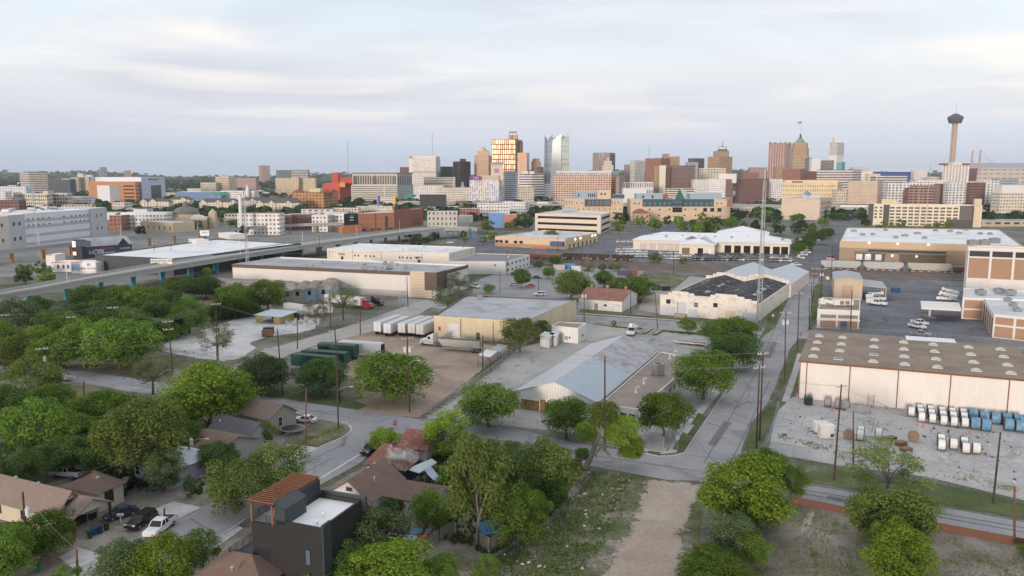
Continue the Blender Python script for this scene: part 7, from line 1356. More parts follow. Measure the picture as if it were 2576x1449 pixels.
for i,(x0,x1,yb)in enumerate(((713,735,762),(735,766,763),(766,794,762),(794,838,760))):
 A,B=G(x0,yb),G(x1,yb-.6);d_,L_,_a=frame_on(A,B);n_=Vector((-d_.y,d_.x,0));h0=HT(x0,yb,736-i*2.0);r_=L_/2;m_=mat('tan_barrel' if i<2 else 'blue_barrel',(.40,.36,.33)if i<2 else(.37,.45,.52),.7,.15,.5,streak=.2)
 t=thing('barrel_shed',('tan barrel-roofed shed at the left end of the row','tan barrel-roofed shed second in the row','blue-grey barrel-roofed shed third in the row','blue-grey barrel-roofed shed at the right end of the row')[i],'shed','barrel-roofed sheds',A)
 P=[A+d_*(L_/2-r_*math.cos(math.pi*k/10))+Vector((0,0,h0+r_*.5*math.sin(math.pi*k/10)))for k in range(11)];m=MB();m.face([A,B]+P[::-1]);m.face([B,B+n_*24,P[-1]+n_*24,P[-1]]);m.face([A+n_*24,A,P[0],P[0]+n_*24]);part(m,'wall',m_,t);m=MB()
 for k in range(10):m.face([P[k]-n_*.3,P[k+1]-n_*.3,P[k+1]+n_*24,P[k]+n_*24])
 part(m,'roof',mat('dull_brown_roof',(.27,.20,.175),.8,.2,.3,stain=(.36,.34,.33),stainamt=.5),t);wins(t,A,B,[h0-1.6],[.45],1.3,1.7,DKM,GLASS)
h=4.5;P=PG([(560,724),(760,733),(720,708),(545,700)],h);t=thing('low_building','wide low building with a dull brown roof below the long pale warehouse','building',loc=cen(P));flat_block(t,P,h,OFFW,mat('dull_brown_roof',None),0)
t,q,ln=gable('shed','rusty gable-roofed shed among the trees','shed',G(505,763,3),G(545,775,3),14,3,4.6,BRF,RUST2)
A,B=G(645,811),G(716,817);h=3.2;d_,L_,_a=frame_on(A,B);n_=Vector((-d_.y,d_.x,0));t=thing('open_shed','yellow open-fronted shed with a pale blue roof and stone stock','shed',loc=A);YEL=mat('yellow_board',(.55,.42,.17),.8,.1,.6)
for u0,u1 in((0,.22),(.62,.82)):panel(t,'front_wall',A,B,u0,u1,0,2.6,YEL)
m=MB();m.bar(A+d_*L_*.82+Vector((0,0,1.3)),A+d_*L_*.82+n_*8+Vector((0,0,1.3)),.15,2.6);part(m,'side_wall',YEL,t);m=MB();m.bar(A+n_*8+Vector((0,0,1.3)),B+n_*8+Vector((0,0,1.3)),.15,2.6);part(m,'back_wall',BRF,t);part(slab([A-n_*.8-d_*.5+Vector((0,0,2.7)),A+d_*L_*.95-n_*.8+Vector((0,0,2.7)),A+d_*L_*.95+n_*8.5+Vector((0,0,3.3)),A+n_*8.5-d_*.5+Vector((0,0,3.3))],.12),'roof',mat('pale_blue_sheet',(.48,.55,.62),.5,.1,.5),t)
for i,px in enumerate(([(1202,893),(1232,898),(1251,883),(1225,878)],[(1229,880),(1258,884),(1279,869),(1254,865)])):
 P=PG(px,3.0);t=thing('lean_to',('white flat canopy on thin posts at the dirt yard edge','grey flat canopy behind the white one at the dirt yard edge')[i],'canopy',loc=cen(P));part(slab(P,.1),'roof',(WHT,GRR)[i],t)
 for p in P:m=MB();m.bar((p.x,p.y,0),(p.x,p.y,2.95),.1);part(m,'post',DKM,t)
SGB=mat('sign_navy',(.05,.075,.12),.6,.1,.3);A,B=G(218,650),G(333,641);h=HT(218,650,621);d_,L_,a_=frame_on(A,B);n_=Vector((-d_.y,d_.x,0));t=thing('sign_building','dark blue office with big white lettering and a gabled grey roof','office',loc=A);m=MB();m.prism([A,B,B+n_*16,A+n_*16],0,h,top=False);part(m,'wall',SGB,t)
part(slab([A-d_*.5-n_*.4+Vector((0,0,h)),B+d_*.5-n_*.4+Vector((0,0,h)),B+d_*.5+n_*8+Vector((0,0,h+4.6)),A-d_*.5+n_*8+Vector((0,0,h+4.6))],.2),'roof',ROOFG,t);part(slab([A-d_*.5+n_*16.4+Vector((0,0,h)),B+d_*.5+n_*16.4+Vector((0,0,h)),B+d_*.5+n_*8+Vector((0,0,h+4.6)),A-d_*.5+n_*8+Vector((0,0,h+4.6))],.2),'roof',ROOFG,t)
m=MB();g0=A+d_*L_*.68-n_*.5;g1=A+d_*L_*.93-n_*.5;m.face([g0+Vector((0,0,h)),g1+Vector((0,0,h)),(g0+g1)/2+Vector((0,0,h+4))]);part(m,'front_gable',DKM,t);SW=plain('sign_white',(.80,.80,.80),.6);SR=plain('sign_red',(.55,.10,.06),.6)
o_=-n_*.3;pz=lambda u,z:A+d_*L_*u+o_+Vector((0,0,z));text(t,'lettering','A-ACTION',pz(.21,h*.48),a_,4.0,SW).scale=(.45,1,1);text(t,'lettering','BAIL BONDS',pz(.46,h*.76),a_,1.6,SR).scale=(.75,1,1);text(t,'lettering','24 HOURS',pz(.5,h*.36),a_,1.4,SW);text(t,'lettering','SERVICE BAIL BONDS',pz(.84,h*.66),a_,1.1,SW).scale=(.6,1,1)
c=G(200,652);zt1=HT(200,652,604);t=thing('sign_tower','tall dark sign tower with small lit white boards beside the lettered office','sign',loc=c);m=MB();m.box((c.x-.6,c.y+2,zt1/2),(5.6,4,zt1),-.1);part(m,'tower',mat('sign_black2',(.05,.045,.05),.7),t);m=MB();m.box((c.x+3,c.y-.3,zt1-2),(9,.5,3.4),-.1);part(m,'head_board',SGB,t)
for z in(.86,.72,.30):m=MB();m.box((c.x-2.4,c.y-.4,zt1*z),(2.0,.3,2.0),-.1);part(m,'board',plain('lit_board',(.9,.75,.68),.6,emit=.35),t)
for i,(x0,x1,yb,yt,lab)in enumerate(((117,140,668,641,'small white bail office with a red roof line at the left'),(130,180,684,660,'white bail office with red trim and wall signs'),(180,243,688,660,'white and blue bail office with a lettered end panel'))):
 A,B=G(x0,yb),G(x1,yb);hh=HT(x0,yb,yt);t=thing('office',lab,'office','white bail offices',A);flat_block(t,[A,B,B+Vector((0,10,0)),A+Vector((0,10,0))],hh,WHT,ROOFW,.3);panel(t,'red_trim',A,B,0,.7,hh-.35,hh+.06,SR,.1)
 if i==2:panel(t,'sign_panel',A,B,.02,.36,hh*.3,hh*.9,mat('blue_panel',(.24,.38,.56),.6),.1);panel(t,'sign_panel',A,B,.46,.97,hh*.2,hh*1.05,SW,.12);text(t,'lettering','BAIL BONDS',A.lerp(B,.715)+Vector((0,-.2,hh*.45)),0,1.5,SR);panel(t,'emblem',A,B,.64,.78,hh*.68,hh*.92,mat('blue_panel',None),.16)
 if i==1:
  for u in(.35,.62,.85):panel(t,'wall_sign',A,B,u-.05,u+.05,hh*.35,hh*.75,(mat('blue_panel',None)if 'blue_panel' in MC else SGB),.12)
c=G(409,704);zb,z1=HT(409,704,676),HT(409,704,651);wd=52*c.y/F;t=thing('billboard','white lease billboard on a pink post beside the elevated road','billboard',loc=c);m=MB();m.cyl((c.x,c.y,0),.8,zb,12);part(m,'post',mat('pink_post',(.52,.36,.32),.8),t);m=MB();m.box((c.x,c.y,(zb+z1)/2),(wd,.9,z1-zb),.12);part(m,'board',mat('board_cream',(.74,.72,.66),.7,.05),t);m=MB();m.box((c.x,c.y-.5,zb-.4),(wd,1.6,.3),.12);part(m,'catwalk',mat('pink_post',None),t);BLK=plain('letter_black',(.03,.03,.03),.7)
for s_,f_,z in(('THIS BILLBOARD LEASE',1.35,.80),('227-1203',1.9,.50),('UNITED WE STAND',1.15,.18)):text(t,'lettering',s_,(c.x+.06*0,c.y-.52,zb+(z1-zb)*z),.12,f_*(z1-zb)/6.2,BLK)
c=G(516,612);zb,z1=HT(516,612,593),HT(516,612,580);t=thing('pylon_sign','small white and blue pylon sign above the white-roofed warehouse','sign',loc=c);m=MB();m.bar(c,(c.x,c.y,zb),1.4);part(m,'post',mat('blue_post',(.06,.08,.30),.6),t);m=MB();m.box((c.x,c.y,(zb+z1)/2),(22*c.y/F,.8,z1-zb));part(m,'board',SW,t);text(t,'lettering','FIRST',(c.x+.4,c.y-.45,(zb+z1)/2+.3),0,1.9,mat('purple_letter',(.25,.08,.35),.6))
for x,yb,yt,w_,m_,lab,s_ in((1385,527,503,11,mat('yellow_sign',(.80,.55,.05),.6),'yellow bell-shaped pole sign before the arcade garage',None),(1004-.0,531,508,7,mat('navy_sign',(.10,.14,.42),.6),'blue pole sign before the arcade garage',None)):
 x={1385:992,1004:953}[int(x)];c=G(x,yb);zb,z1=HT(x,yb,yt+10),HT(x,yb,yt-14);t=thing('pole_sign',lab,'sign',loc=c);m=MB();m.bar(c,(c.x,c.y,zb),.9);part(m,'post',GLV,t);m=MB();m.cyl((c.x,c.y,zb),w_*c.y/F/2,z1-zb,12,w_*c.y/F/2*(.4 if w_>8 else 1));part(m,'head',m_,t)
for x0,x1,y0,y1,Y in((1021,1038,489,497,1180),(1038,1046,490,495,1190),(534,548,483,491,1250),(552,567,484,491,1255)):
 l,r_=AT(x0,y0,Y),AT(x1,y1,Y);t=thing('gantry_sign','green road gantry sign with pale lettering in the distance','road sign','green gantry signs',(l.x,Y,0));m=MB();m.box(((l.x+r_.x)/2,Y,(l.z+r_.z)/2),(r_.x-l.x,.4,l.z-r_.z));part(m,'board',mat('sign_green',(.02,.30,.17),.6),t);m=MB();m.bar((l.x,Y+.4,0),(l.x,Y+.4,l.z),.4);part(m,'post',GLV,t)
TYRE=plain('tyre',(.018,.018,.019),.8);RIM=plain('rim',(.35,.35,.36),.4,.6);LIT=plain('head_lamp',(.75,.75,.72),.2);TAIL=plain('tail_lamp',(.30,.02,.02),.3)
def paint(n_,c,r_=.3):return plain('paint_'+n_,c,r_,0,.5)
PT={'w':paint('white',(.68,.68,.69)),'k':paint('black',(.018,.018,.02),.2),'s':paint('silver',(.36,.37,.39)),'r':paint('red',(.36,.02,.025)),'b':paint('navy',(.03,.045,.09)),'g':paint('grey',(.13,.135,.145))}
def ext(b,prof,w0,w1=None,zt=None):
 zs=[p[1]for p in prof];lo,hi=min(zs),max(zs);w1=w0 if w1 is None else w1;W=lambda z:(w0+(w1-w0)*(z-lo)/(hi-lo))/2
 Lf=[(x,W(z),z)for x,z in prof];Rt=[(x,-W(z),z)for x,z in prof];b.face(Lf[::-1]);b.face(Rt)
 for i in range(len(prof)):j=(i+1)%len(prof);b.face([Lf[i],Lf[j],Rt[j],Rt[i]])
SPEC={'sedan':(4.7,1.82,[(2.35,.35),(2.35,.68),(2.1,.82),(.95,.92),(-1.6,.95),(-2.3,.9),(-2.35,.35)],[(1.0,.9),(.35,1.42),(-.95,1.44),(-1.75,.93)],(.3,-1.0,1.42)),'suv':(4.8,1.92,[(2.4,.4),(2.4,.85),(2.1,1.0),(1.1,1.08),(-2.35,1.1),(-2.4,.4)],[(1.15,1.05),(.5,1.72),(-2.0,1.72),(-2.35,1.08)],(.45,-2.05,1.72)),'pickup':(5.8,2.0,[(2.9,.5),(2.9,1.0),(2.6,1.15),(1.25,1.2),(-.75,1.2),(-2.9,1.2),(-2.9,.55)],[(1.3,1.18),(.75,1.85),(-.55,1.87),(-.8,1.18)],(.72,-.6,1.85)),'van':(5.6,2.0,[(2.8,.4),(2.8,1.0),(2.2,1.25),(1.7,1.3),(-2.75,1.3),(-2.8,.4)],[(1.9,1.28),(1.2,2.2),(-2.7,2.2),(-2.78,1.28)],(1.2,-2.72,2.2))}
VM={}
def vmesh(kind):
 if kind in VM:return VM[kind]
 ln,w_,lo,cab,(r0,r1,rz)=SPEC[kind];o={}
 b=MB();ext(b,lo,w_,w_*.94);b.box(((r0+r1)/2,0,rz+.02),(r0-r1,w_*.78,.09))
 if kind=='van':b.box((-1.2,0,1.72),(2.9,w_*.93,.9))
 if kind=='pickup':
  for s_ in(-1,1):b.box((-1.85,s_*(w_/2-.08),1.24),(2.1,.14,.14))
  b.box((-2.86,0,1.24),(.1,w_,.14))
 x_=[c for c in cab]
 for(xa,za),(xb,zb)in((cab[0],cab[1]),(cab[3],cab[2])):
  for s_ in(-1,1):b.bar((xa,s_*w_*.455,za),(xb,s_*w_*.39,zb),.1)
 b.bar(((r0+r1)/2,w_*.46,1),((r0+r1)/2,w_*.395,rz),.1);b.bar(((r0+r1)/2,-w_*.46,1),((r0+r1)/2,-w_*.395,rz),.1)
 o['body']=b;b=MB();ext(b,cab,w_*.9,w_*.76);o['windows']=b
 if kind=='pickup':b2=MB();b2.box((-1.85,0,1.215),(2.0,w_-.34,.02));o['cargo_bed']=b2
 R_=.34 if kind=='sedan' else.39;b=MB();b.tube([(0,-.11,0),(0,.11,0)],R_,12);b.mat=1;b.tube([(0,-.125,0),(0,.125,0)],R_*.58,10);o['wheel']=b;o['R']=R_
 b=MB();b.box((0,0,0),(.1,.42,.16));o['headlight']=b
 fin={}
 for k_,v in o.items():
  if k_=='R':fin['R']=v;continue
  mm={'body':[PT['w']],'windows':[GLASS],'cargo_bed':[DKM],'wheel':[TYRE,RIM],'headlight':[LIT]}[k_]
  ob=v.build(k_,mm);fin[k_]=ob.data;bpy.data.objects.remove(ob)
 m=MB();m2=MB()
 VM[kind]=fin;return fin
def head(x,y,dx,dy,z=0):a,b_=G(x,y,z),G(x+dx,y+dy,z);return math.atan2(b_.y-a.y,b_.x-a.x)
def addp(t,nm,me,loc=(0,0,0),m=None):
 o=bpy.data.objects.new(nm,me);COL.objects.link(o);own(o,t);o.location=loc
 if m:o.material_slots[0].link='OBJECT';o.material_slots[0].material=m
 return o
def car(x,y,hd,kind,pt,label,group=None,name='parked_car',cat='car',z=0):
 t=thing(name,label,cat,group,tuple(G(x,y)+Vector((0,0,.03+z))),head(x,y,*hd)if isinstance(hd,tuple)else hd);f=vmesh(kind);ln,w_=SPEC[kind][:2];Rr=f['R']
 addp(t,'body',f['body'],m=PT[pt]);addp(t,'windows',f['windows'])
 if kind=='pickup':addp(t,'cargo_bed',f['cargo_bed'])
 for sx_ in(.31,-.30):
  for sy in(-1,1):addp(t,'wheel',f['wheel'],(ln*sx_,sy*(w_/2-.1),Rr))
 for sy in(-1,1):addp(t,'headlight',f['headlight'],(ln/2-.02,sy*w_*.36,.72 if kind=='sedan' else.9));addp(t,'tail_light',f['headlight'],(-ln/2+.02,sy*w_*.4,.8 if kind=='sedan' else 1.0),TAIL)
 return t
car(304,1300,(-10,3),'sedan','b','dark sedan parked by the bungalow porch');car(356,1320,(-10,6),'suv','k','black estate car parked between the dark sedan and white pickup');car(404,1336,(-10,8),'pickup','w','white pickup parked at the kerb behind the bright tree',name='pickup_truck',cat='pickup')
car(171,1200,(-10,-1),'pickup','w','white pickup in the back yard behind the bungalow',name='pickup_truck',cat='pickup');car(311,1238,(-4,4),'suv','k','black car in the shade beside the bungalow wing');car(769,1062,(-10,-1),'sedan','w','white sedan on the grass by the trampoline house');car(934,1138,(-10,6),'suv','k','black car under the bright little tree by the kerb');car(137,972,(8,10),'pickup','k','dark pickup under the loose tree at the left',name='pickup_truck',cat='pickup')
car(1357,744,(-10,0),'suv','w','white car nearest the cream warehouse on the grey lot');car(1333,722,(-10,0),'sedan','r','red car parked on the grey lot');car(1349,701,(10,0),'sedan','k','black car at the back of the grey lot');car(1293,719,(10,0),'sedan','s','silver car left of the red car on the grey lot');car(1297,694,(10,0),'suv','k','black car under the white annex windows');car(1195,724,(10,2),'pickup','w','white pickup at the end of the brown-parapet warehouse',name='pickup_truck',cat='pickup');car(1132,612,(10,0),'sedan','w','white car alone by the brush under the skyline');car(1232,598,(-10,0),'pickup','w','white pickup on the lot left of the beige building',name='pickup_truck',cat='pickup');car(1246,603,(-10,0),'sedan','r','dark red car beside the low beige building')
car(2002,669,(10,1),'pickup','w','white service pickup beside the tracks at the street',name='pickup_truck',cat='pickup');car(2014,651,(10,2),'van','w','white van on the street side lot, front',name='van',cat='van');car(2022,643,(10,2),'van','w','white van on the street side lot, second',name='van',cat='van');car(2030,637,(10,2),'van','w','white van on the street side lot, third',name='van',cat='van');car(2040,630,(10,2),'suv','b','dark car behind the white vans');car(2092,650,(10,0),'suv','r','red car by the corner of the tan brick warehouse');car(2088,654,(10,0),'sedan','w','white car in front of the red car by the tan brick warehouse')
car(2312,817,(10,2),'pickup','w','white pickup in the middle of the service yard, rear',name='pickup_truck',cat='pickup');car(2306,826,(10,2),'pickup','w','white pickup with a covered bed in the service yard, front',name='pickup_truck',cat='pickup');car(2314,846,(10,1),'pickup','s','silver pickup behind the fence of the brown-roofed warehouse',name='pickup_truck',cat='pickup')
def lot(n_,x0,x1,y0,y1,cols,label,group,hd,rows):
 f={};k=0;per=n_//rows
 for i in range(rows):
  for j in range(per):
   kind=R.choice(('sedan','suv','suv','sedan','van' if 'white' in label else 'suv'));c_=R.choice(cols);key=(kind,c_);x=x0+(x1-x0)*(j+.5+R.uniform(-.15,.15))/per;y=y0+(y1-y0)*(i+.5)/rows;p=G(x,y);a=hd+R.uniform(-.05,.05)+(math.pi if R.random()<.5 else 0)
   if key in f:dup(f[key],tuple(p),a);continue
   f[key]=car(x,y,a,kind,c_,label,group,z=-.03)
a_=math.atan2(GD.y,GD.x)
lot(40,1548,1628,624,650,'wwws','pale car packed in the lot before the beige bay doors','pale cars in the packed lot, left',a_+.3,4);lot(27,1656,1738,634,656,'wwsw','pale car packed in the lot right of the dense bush','pale cars in the packed lot, middle',a_+.3,3);lot(84,1745,1928,643,657,'kbggks','dark car packed in the lot before the open bays','dark cars in the packed lot',a_,4);lot(14,1936,1992,645,662,'ksgw','car packed at the right end of the lot','cars at the right end of the lot',a_,2);lot(10,1550,1640,604,616,'ww','pale car parked beside the service centre end','pale cars beside the service centre',a_,1)
lot(10,1300,1345,588,596,'kws','car parked left of the pale garage','cars left of the pale garage',.2,1);lot(9,1120,1700,512,514,'wsk','car on the freeway bridge band','cars on the freeway',0.05,1)
TRW=mat('trailer_white',(.66,.66,.67),.45,.08,.5,streak=.12);TRG=mat('trailer_green',(.022,.075,.055),.6,.15,.6,rib=(.5,));TRT=mat('trailer_top',(.52,.53,.55),.6,.1,.4)
def axle(t,x,w_=2.4,r_=.5):
 for y in(-1,1):b=MB();b.tube([(x,y*(w_/2)-.28,r_),(x,y*(w_/2)+.05,r_)],r_,12);b.mat=1;b.tube([(x,y*(w_/2)-.3,r_),(x,y*(w_/2)+.08,r_)],r_*.5,8);lpart(b,'wheel',[TYRE,RIM],t)
def trailer(p,a,ln,m,label,group=None,top=None,ends=None,h=4.05,rear=1,open_=False):
 t=thing('semi_trailer',label,'trailer',group,tuple(p),a);b=MB();b.box((0,0,1.15+(h-1.15)/2),(ln,2.6,h-1.15));lpart(b,'box_body',m,t);b=MB();b.box((0,0,h+.03),(ln-.1,2.5,.06));lpart(b,'roof',top or TRT,t)
 b=MB();b.box((0,0,1.05),(ln-1,1.0,.25));b.box((-rear*ln*.28,.8,.6),(.15,.15,1.1));b.box((-rear*ln*.28,-.8,.6),(.15,.15,1.1));lpart(b,'chassis',DKM,t);axle(t,rear*ln*.33);axle(t,rear*ln*.41)
 b=MB();e=rear*(ln/2+.02)
 if open_:b.box((e,0,2.55),(.06,2.3,2.5));lpart(b,'open_end',OPEN,t)
 else:
  for y in(-1.22,0,1.22):b.box((e,y,2.55),(.08,.07,2.7))
  b.box((e,0,1.2),(.1,2.5,.12));lpart(b,'door_bars',GLV,t)
 return t
for i,(x,y,x2,y2)in enumerate(((948,811,1016,787),(973,815,1030,792),(1009,814,1060,795),(1034,815,1072,800),(1055,818,1098,801))):
 z=4.05;p,q_=G(x,y,z),G(x2,y2,z);d=(q_-p);d.z=0;d=d.normalized();ln=14.6;c=p+d*ln/2;c.z=0
 t=trailer(c,math.atan2(d.y,d.x),ln,TRW,('white box trailer at the left end of the docked row','white box trailer with a dark square mark, second of the docked row','white box trailer in the middle of the docked row','white box trailer fourth of the docked row','white box trailer nearest the cream warehouse wall')[i],'docked white trailers',rear=-1)
 if i==1:b=MB();b.box((-ln*.1,-1.33,2.7),(1.6,.04,1.6));lpart(b,'square_mark',plain('mark_navy',(.05,.06,.1)),t);b=MB();b.box((-ln*.1,-1.36,2.7),(.9,.04,.9));lpart(b,'square_mark',TRW,t)
def near(x0,y0,x1,y1,z,wd=2.6):p,q_=G(x0,y0,z),G(x1,y1,z);d=q_-p;ln=d.length;d.normalize();c=(p+q_)/2+Vector((-d.y,d.x,0))*wd/2;c.z=0;return c,math.atan2(d.y,d.x),ln
for pr,m,lab,kw in(((730,891,836,901),TRG,'dark green trailer nearest the oaks',{}),((757,882,866,890),TRG,'dark green trailer behind the nearest green one',{}),((798,864,890,871),TRG,'dark green trailer with an open side hatch',{}),((850,859,957,866),TRW,'white trailer with an open dark end beside the green trailers',{'open_':True}),((815,741,905,750),TRW,'white trailer hitched to the red lorry',{'rear':-1}),((712,763,772,772),TRW,'dirty white trailer below the barrel-roofed sheds',{'rear':-1}),((764,772,836,766),TRW,'white trailer with a red end behind the reddish tree',{'rear':-1})):
 c,a,ln=near(*pr,4.05);t=trailer(c,a,ln,m,lab,None,TRG if m==TRG else None,**kw)
 if 'hatch' in lab:b=MB();b.box((-ln*.33,-1.32,2.7),(3.4,.06,1.7));lpart(b,'hatch',OPEN,t)
def tractor(p,a,pt,label,name='lorry'):
 t=thing(name,label,'lorry',None,tuple(p),a);b=MB();ext(b,[(3.4,.6),(3.4,1.5),(3.1,1.95),(1.5,2.1),(.9,3.0),(-.9,3.9),(-1.1,3.9),(-1.1,.7)],2.4,2.2);lpart(b,'cab',PT[pt],t);b=MB();ext(b,[(1.52,2.15),(.98,2.95),(.9,2.95),(.9,2.15)],2.25,2.15);b.box((.3,0,2.5),(.9,2.33,.7));lpart(b,'windows',GLASS,t)
 b=MB();b.box((-2.2,0,.95),(4.2,.9,.3));lpart(b,'chassis',DKM,t);axle(t,2.4);axle(t,-2.4);axle(t,-3.6);b=MB();b.box((3.42,0,1.2),(.06,1.3,.8));lpart(b,'grille',RIM,t)
 for y in(-1,1):b=MB();b.box((3.35,y*.95,1.15),(.14,.4,.25));lpart(b,'headlight',LIT,t);b=MB();b.tube([(-1.3,y*1.05,1),(-1.3,y*1.05,4.0)],.09,6);lpart(b,'exhaust',RIM,t)
 return t
tractor(G(918,775),head(918,775,10,.9),'r','bright red lorry tractor by the chain-link corner');tractor(G(944,768),head(944,768,10,1),'k','black lorry parked beyond the red tractor');tractor(G(1086,869),head(1086,869,-10,-1),'w','white lorry tractor hauling the dump trailer')
c,a,ln=near(1100,852,1206,860,3.3);t=thing('dump_trailer','grey ribbed dump trailer parked in front of the cream warehouse','trailer',None,tuple(c),a);b=MB();ext(b,[(-ln/2,3.3),(-ln/2+1.4,1.3),(ln/2,1.3),(ln/2,3.3)],2.5)
for i in range(13):
 for s_ in(-1,1):b.box((-ln/2+1.6+i*(ln-1.8)/12,s_*1.28,2.35),(.14,.12,1.8))
lpart(b,'tub',mat('dull_aluminium',(.50,.49,.47),.5,.15,1,metal=.3,streak=.3),t);b=MB();b.box((0,0,3.31),(ln-.3,2.2,.03));lpart(b,'load',DKM,t);axle(t,ln*.34);axle(t,ln*.43);b=MB();b.box((0,0,1.1),(ln-1,.9,.3));lpart(b,'chassis',DKM,t)
def utility(x,y,hd,label,pt='w',boom=True):
 t=car(x,y,hd,'pickup',pt,label,'utility trucks','utility_truck','utility truck');t.scale=(1.25,)*3
 b=MB();b.box((-1.8,0,1.45),(2.3,2.05,.75));lpart(b,'tool_body',PT['w'],t)
 if boom:b=MB();b.cyl((-1.2,0,1.8),.3,.5,8);b.bar((-1.2,0,2.3),(1.5,0,2.65),.28);b.bar((-2.6,.3,2.2),(1.2,.3,2.3),.24);lpart(b,'boom',PT['w'],t);b=MB();b.box((1.75,0,2.6),(.7,.8,.9));lpart(b,'bucket',PT['w'],t)
 return t
utility(2205,768,(10,1.2),'white crew truck with tool lockers by the tan hall, front',boom=False);utility(2203,756,(10,1),'white boom truck behind the crew truck by the tan hall');utility(2380,757,(-10,-.6),'white boom truck left of the works office, front');utility(2385,747,(-10,-.6),'white boom truck left of the works office, rear');utility(1589,841,(-2.5,3),'white bucket truck with a black bonnet beside the two flat trailers')
def flat(x,y,hd,ln,label,m):
 t=thing('flatbed_trailer',label,'trailer','flat trailers',tuple(G(x,y)),head(x,y,*hd));b=MB();b.box((0,0,.75),(ln,2.2,.14));lpart(b,'bed',m,t);b=MB()
 for y_ in(-1.1,1.1):b.box((0,y_,.72),(ln+.1,.12,.26))
 b.bar((ln/2,.9,.65),(ln/2+1.6,0,.6),.12);b.bar((ln/2,-.9,.65),(ln/2+1.6,0,.6),.12);lpart(b,'frame',WHT,t);axle(t,-ln*.2,2.3,.36);axle(t,-ln*.33,2.3,.36)
WDK=mat('worn_deck',(.30,.25,.21),.9,.25,1,rib=(.25,));flat(1623,836,(-5,3),6,'white-framed flat trailer beside the bucket truck',WDK);flat(1648,839,(-5,3),6,'white-framed flat trailer right of the other one',WDK);flat(1738,867,(-10,-1.0),8,'low flat trailer with a brown deck by the round trees',mat('brown_deck',(.26,.15,.10),.9,.2,1,rib=(.25,)));flat(163,955,(10,2),5,'grey flat trailer on the street beside the dark pickup',WDK)
WOOD=mat('pole_wood',(.075,.052,.042),.9,.3,1,streak=.3);WOODR=mat('pole_wood_red',(.17,.085,.055),.9,.25,1,streak=.3);ARMM=mat('pole_arm',(.44,.42,.40),.8,.15,1)
TOPS={}
def pole(k,xb,yb,yt,label,arms=1,tr=0,lamp=0,xt=None,r_=.15,m=None,aw=2.4):
 p=G(xb,yb);tp=AT(xb if xt is None else xt,yt,p.y);tp.y=p.y;t=thing('utility_pole',label,'utility pole',None,tuple(p));b=MB();b.tube([p,p.lerp(tp,.5),tp],[r_*1.15,r_,r_*.8],8);part(b,'shaft',m or WOOD,t);w_=[]
 ax=Vector((.92,.38,0))if k[0]!='v' else Vector((1,-.1,0))
 for i in range(arms):
  c=tp-Vector((0,0,.35+i*2.0));b=MB();b.bar(c-ax*aw/2,c+ax*aw/2,.12,.15);part(b,'crossarm',ARMM,t);b=MB()
  for u in(-.48,-.2,.2,.48):q_=c+ax*aw*u;b.cyl((q_.x,q_.y,q_.z+.06),.07,.28,6);w_.append(q_+Vector((0,0,.3)))
  part(b,'insulators',WHT,t)
 for i in range(tr):b=MB();c=tp-Vector((0,0,2.6));s_=(-.5,.5)[i]if tr>1 else.5;b.cyl((c.x+s_,c.y-.15,c.z-.55),.3,1.0,10);b.cyl((c.x+s_,c.y-.15,c.z+.45),.09,.3,6);part(b,'transformer',mat('transformer_grey',(.60,.62,.63),.5,.08,1),t)
 if lamp:c=tp-Vector((0,0,(tp.z-p.z)*.35));e=c+Vector((lamp,-.6,.9));b=MB();b.tube([c,c.lerp(e,.6)+Vector((0,0,.25)),e],.06,5);part(b,'lamp_arm',GLV,t);b=MB();b.box(tuple(e+Vector((lamp*.12,0,0))),(.7,.25,.16));part(b,'street_lamp_head',GLV,t)
 TOPS[k]=w_ or[tp,tp-Vector((0,0,.7)),tp-Vector((0,0,1.4))]
for a in(('a1',299,936,771,'twin-arm dark pole rising before the spreading tree',1,0,0,283),('a2',435,936,806,'dark pole with two light crossarms at the gravel lot edge',2,0,0,422),('a3',546,909,762,'dark pole beside the bare pale tree',1,0,0,543),('a4',188,890,795,'dark pole with a grey transformer among the left trees',1,1,0,178),('a5',115,998,874,'dark pole with a transformer on the lawn at the left',1,1,0,105),('a6',151,944,875,'plain brown pole at the left street edge',0,0,0,145),('a7',10,890,790,'dark pole at the left edge above the street',1),('b1',711,992,827,'dark leaning pole with a street lamp arm by the grey-green oak',0,0,-2.4,697),('b2',748,878,807,'thin dark pole by the green trailers and grass',0),('b3',832,836,734,'thin dark pole in front of the barrel sheds and trailers',0,0,0,829),('b4',855,1013,829,'tall dark leaning pole in front of the dark oak',1,0,0,842),('b5',906,843,770,'thin dark pole at the corner of the docked trailers',0),('b6',1026,773,696,'dark pole before the slatted corner panel',0,0,0,1023),('b7',1030,1038,848,'dark pole with two grey transformers beside the spreading tree',2,2,2.2,1024),('b8',1214,944,843,'dark pole at the dirt yard canopy',0),('b9',851,1077,930,'brown pole with a street lamp at the rounded kerb',0,0,2.6,847)):
 pole(*a)
for a in(('c1',769,1111,977,'reddish bare pole in front of the white sedan',0,0,0,770),('c2',1469,810,726,'reddish pole with transformers before the red-roofed shed',0,2,0,None),('c3',1654,826,734,'reddish leaning pole on the back street',0,0,0,1647),('c5',2146,1176,1036,'thin reddish pole by the reel yard fence',0,0,0,2146),('c7',2551,1366,1224,'reddish pole at the orange netting on the right',0,0,0,2551),('c8',197,1470,1382,'short reddish pole at the bottom edge by the driveway',0,0,0,192),('c9',479,1188,1073,'reddish pole with a transformer and street lamp before the grey houses',0,1,3.0,472),('d0',211,1000,958,'stumpy brown post on the left lawn',0)):
 pole(*a,m=WOODR)
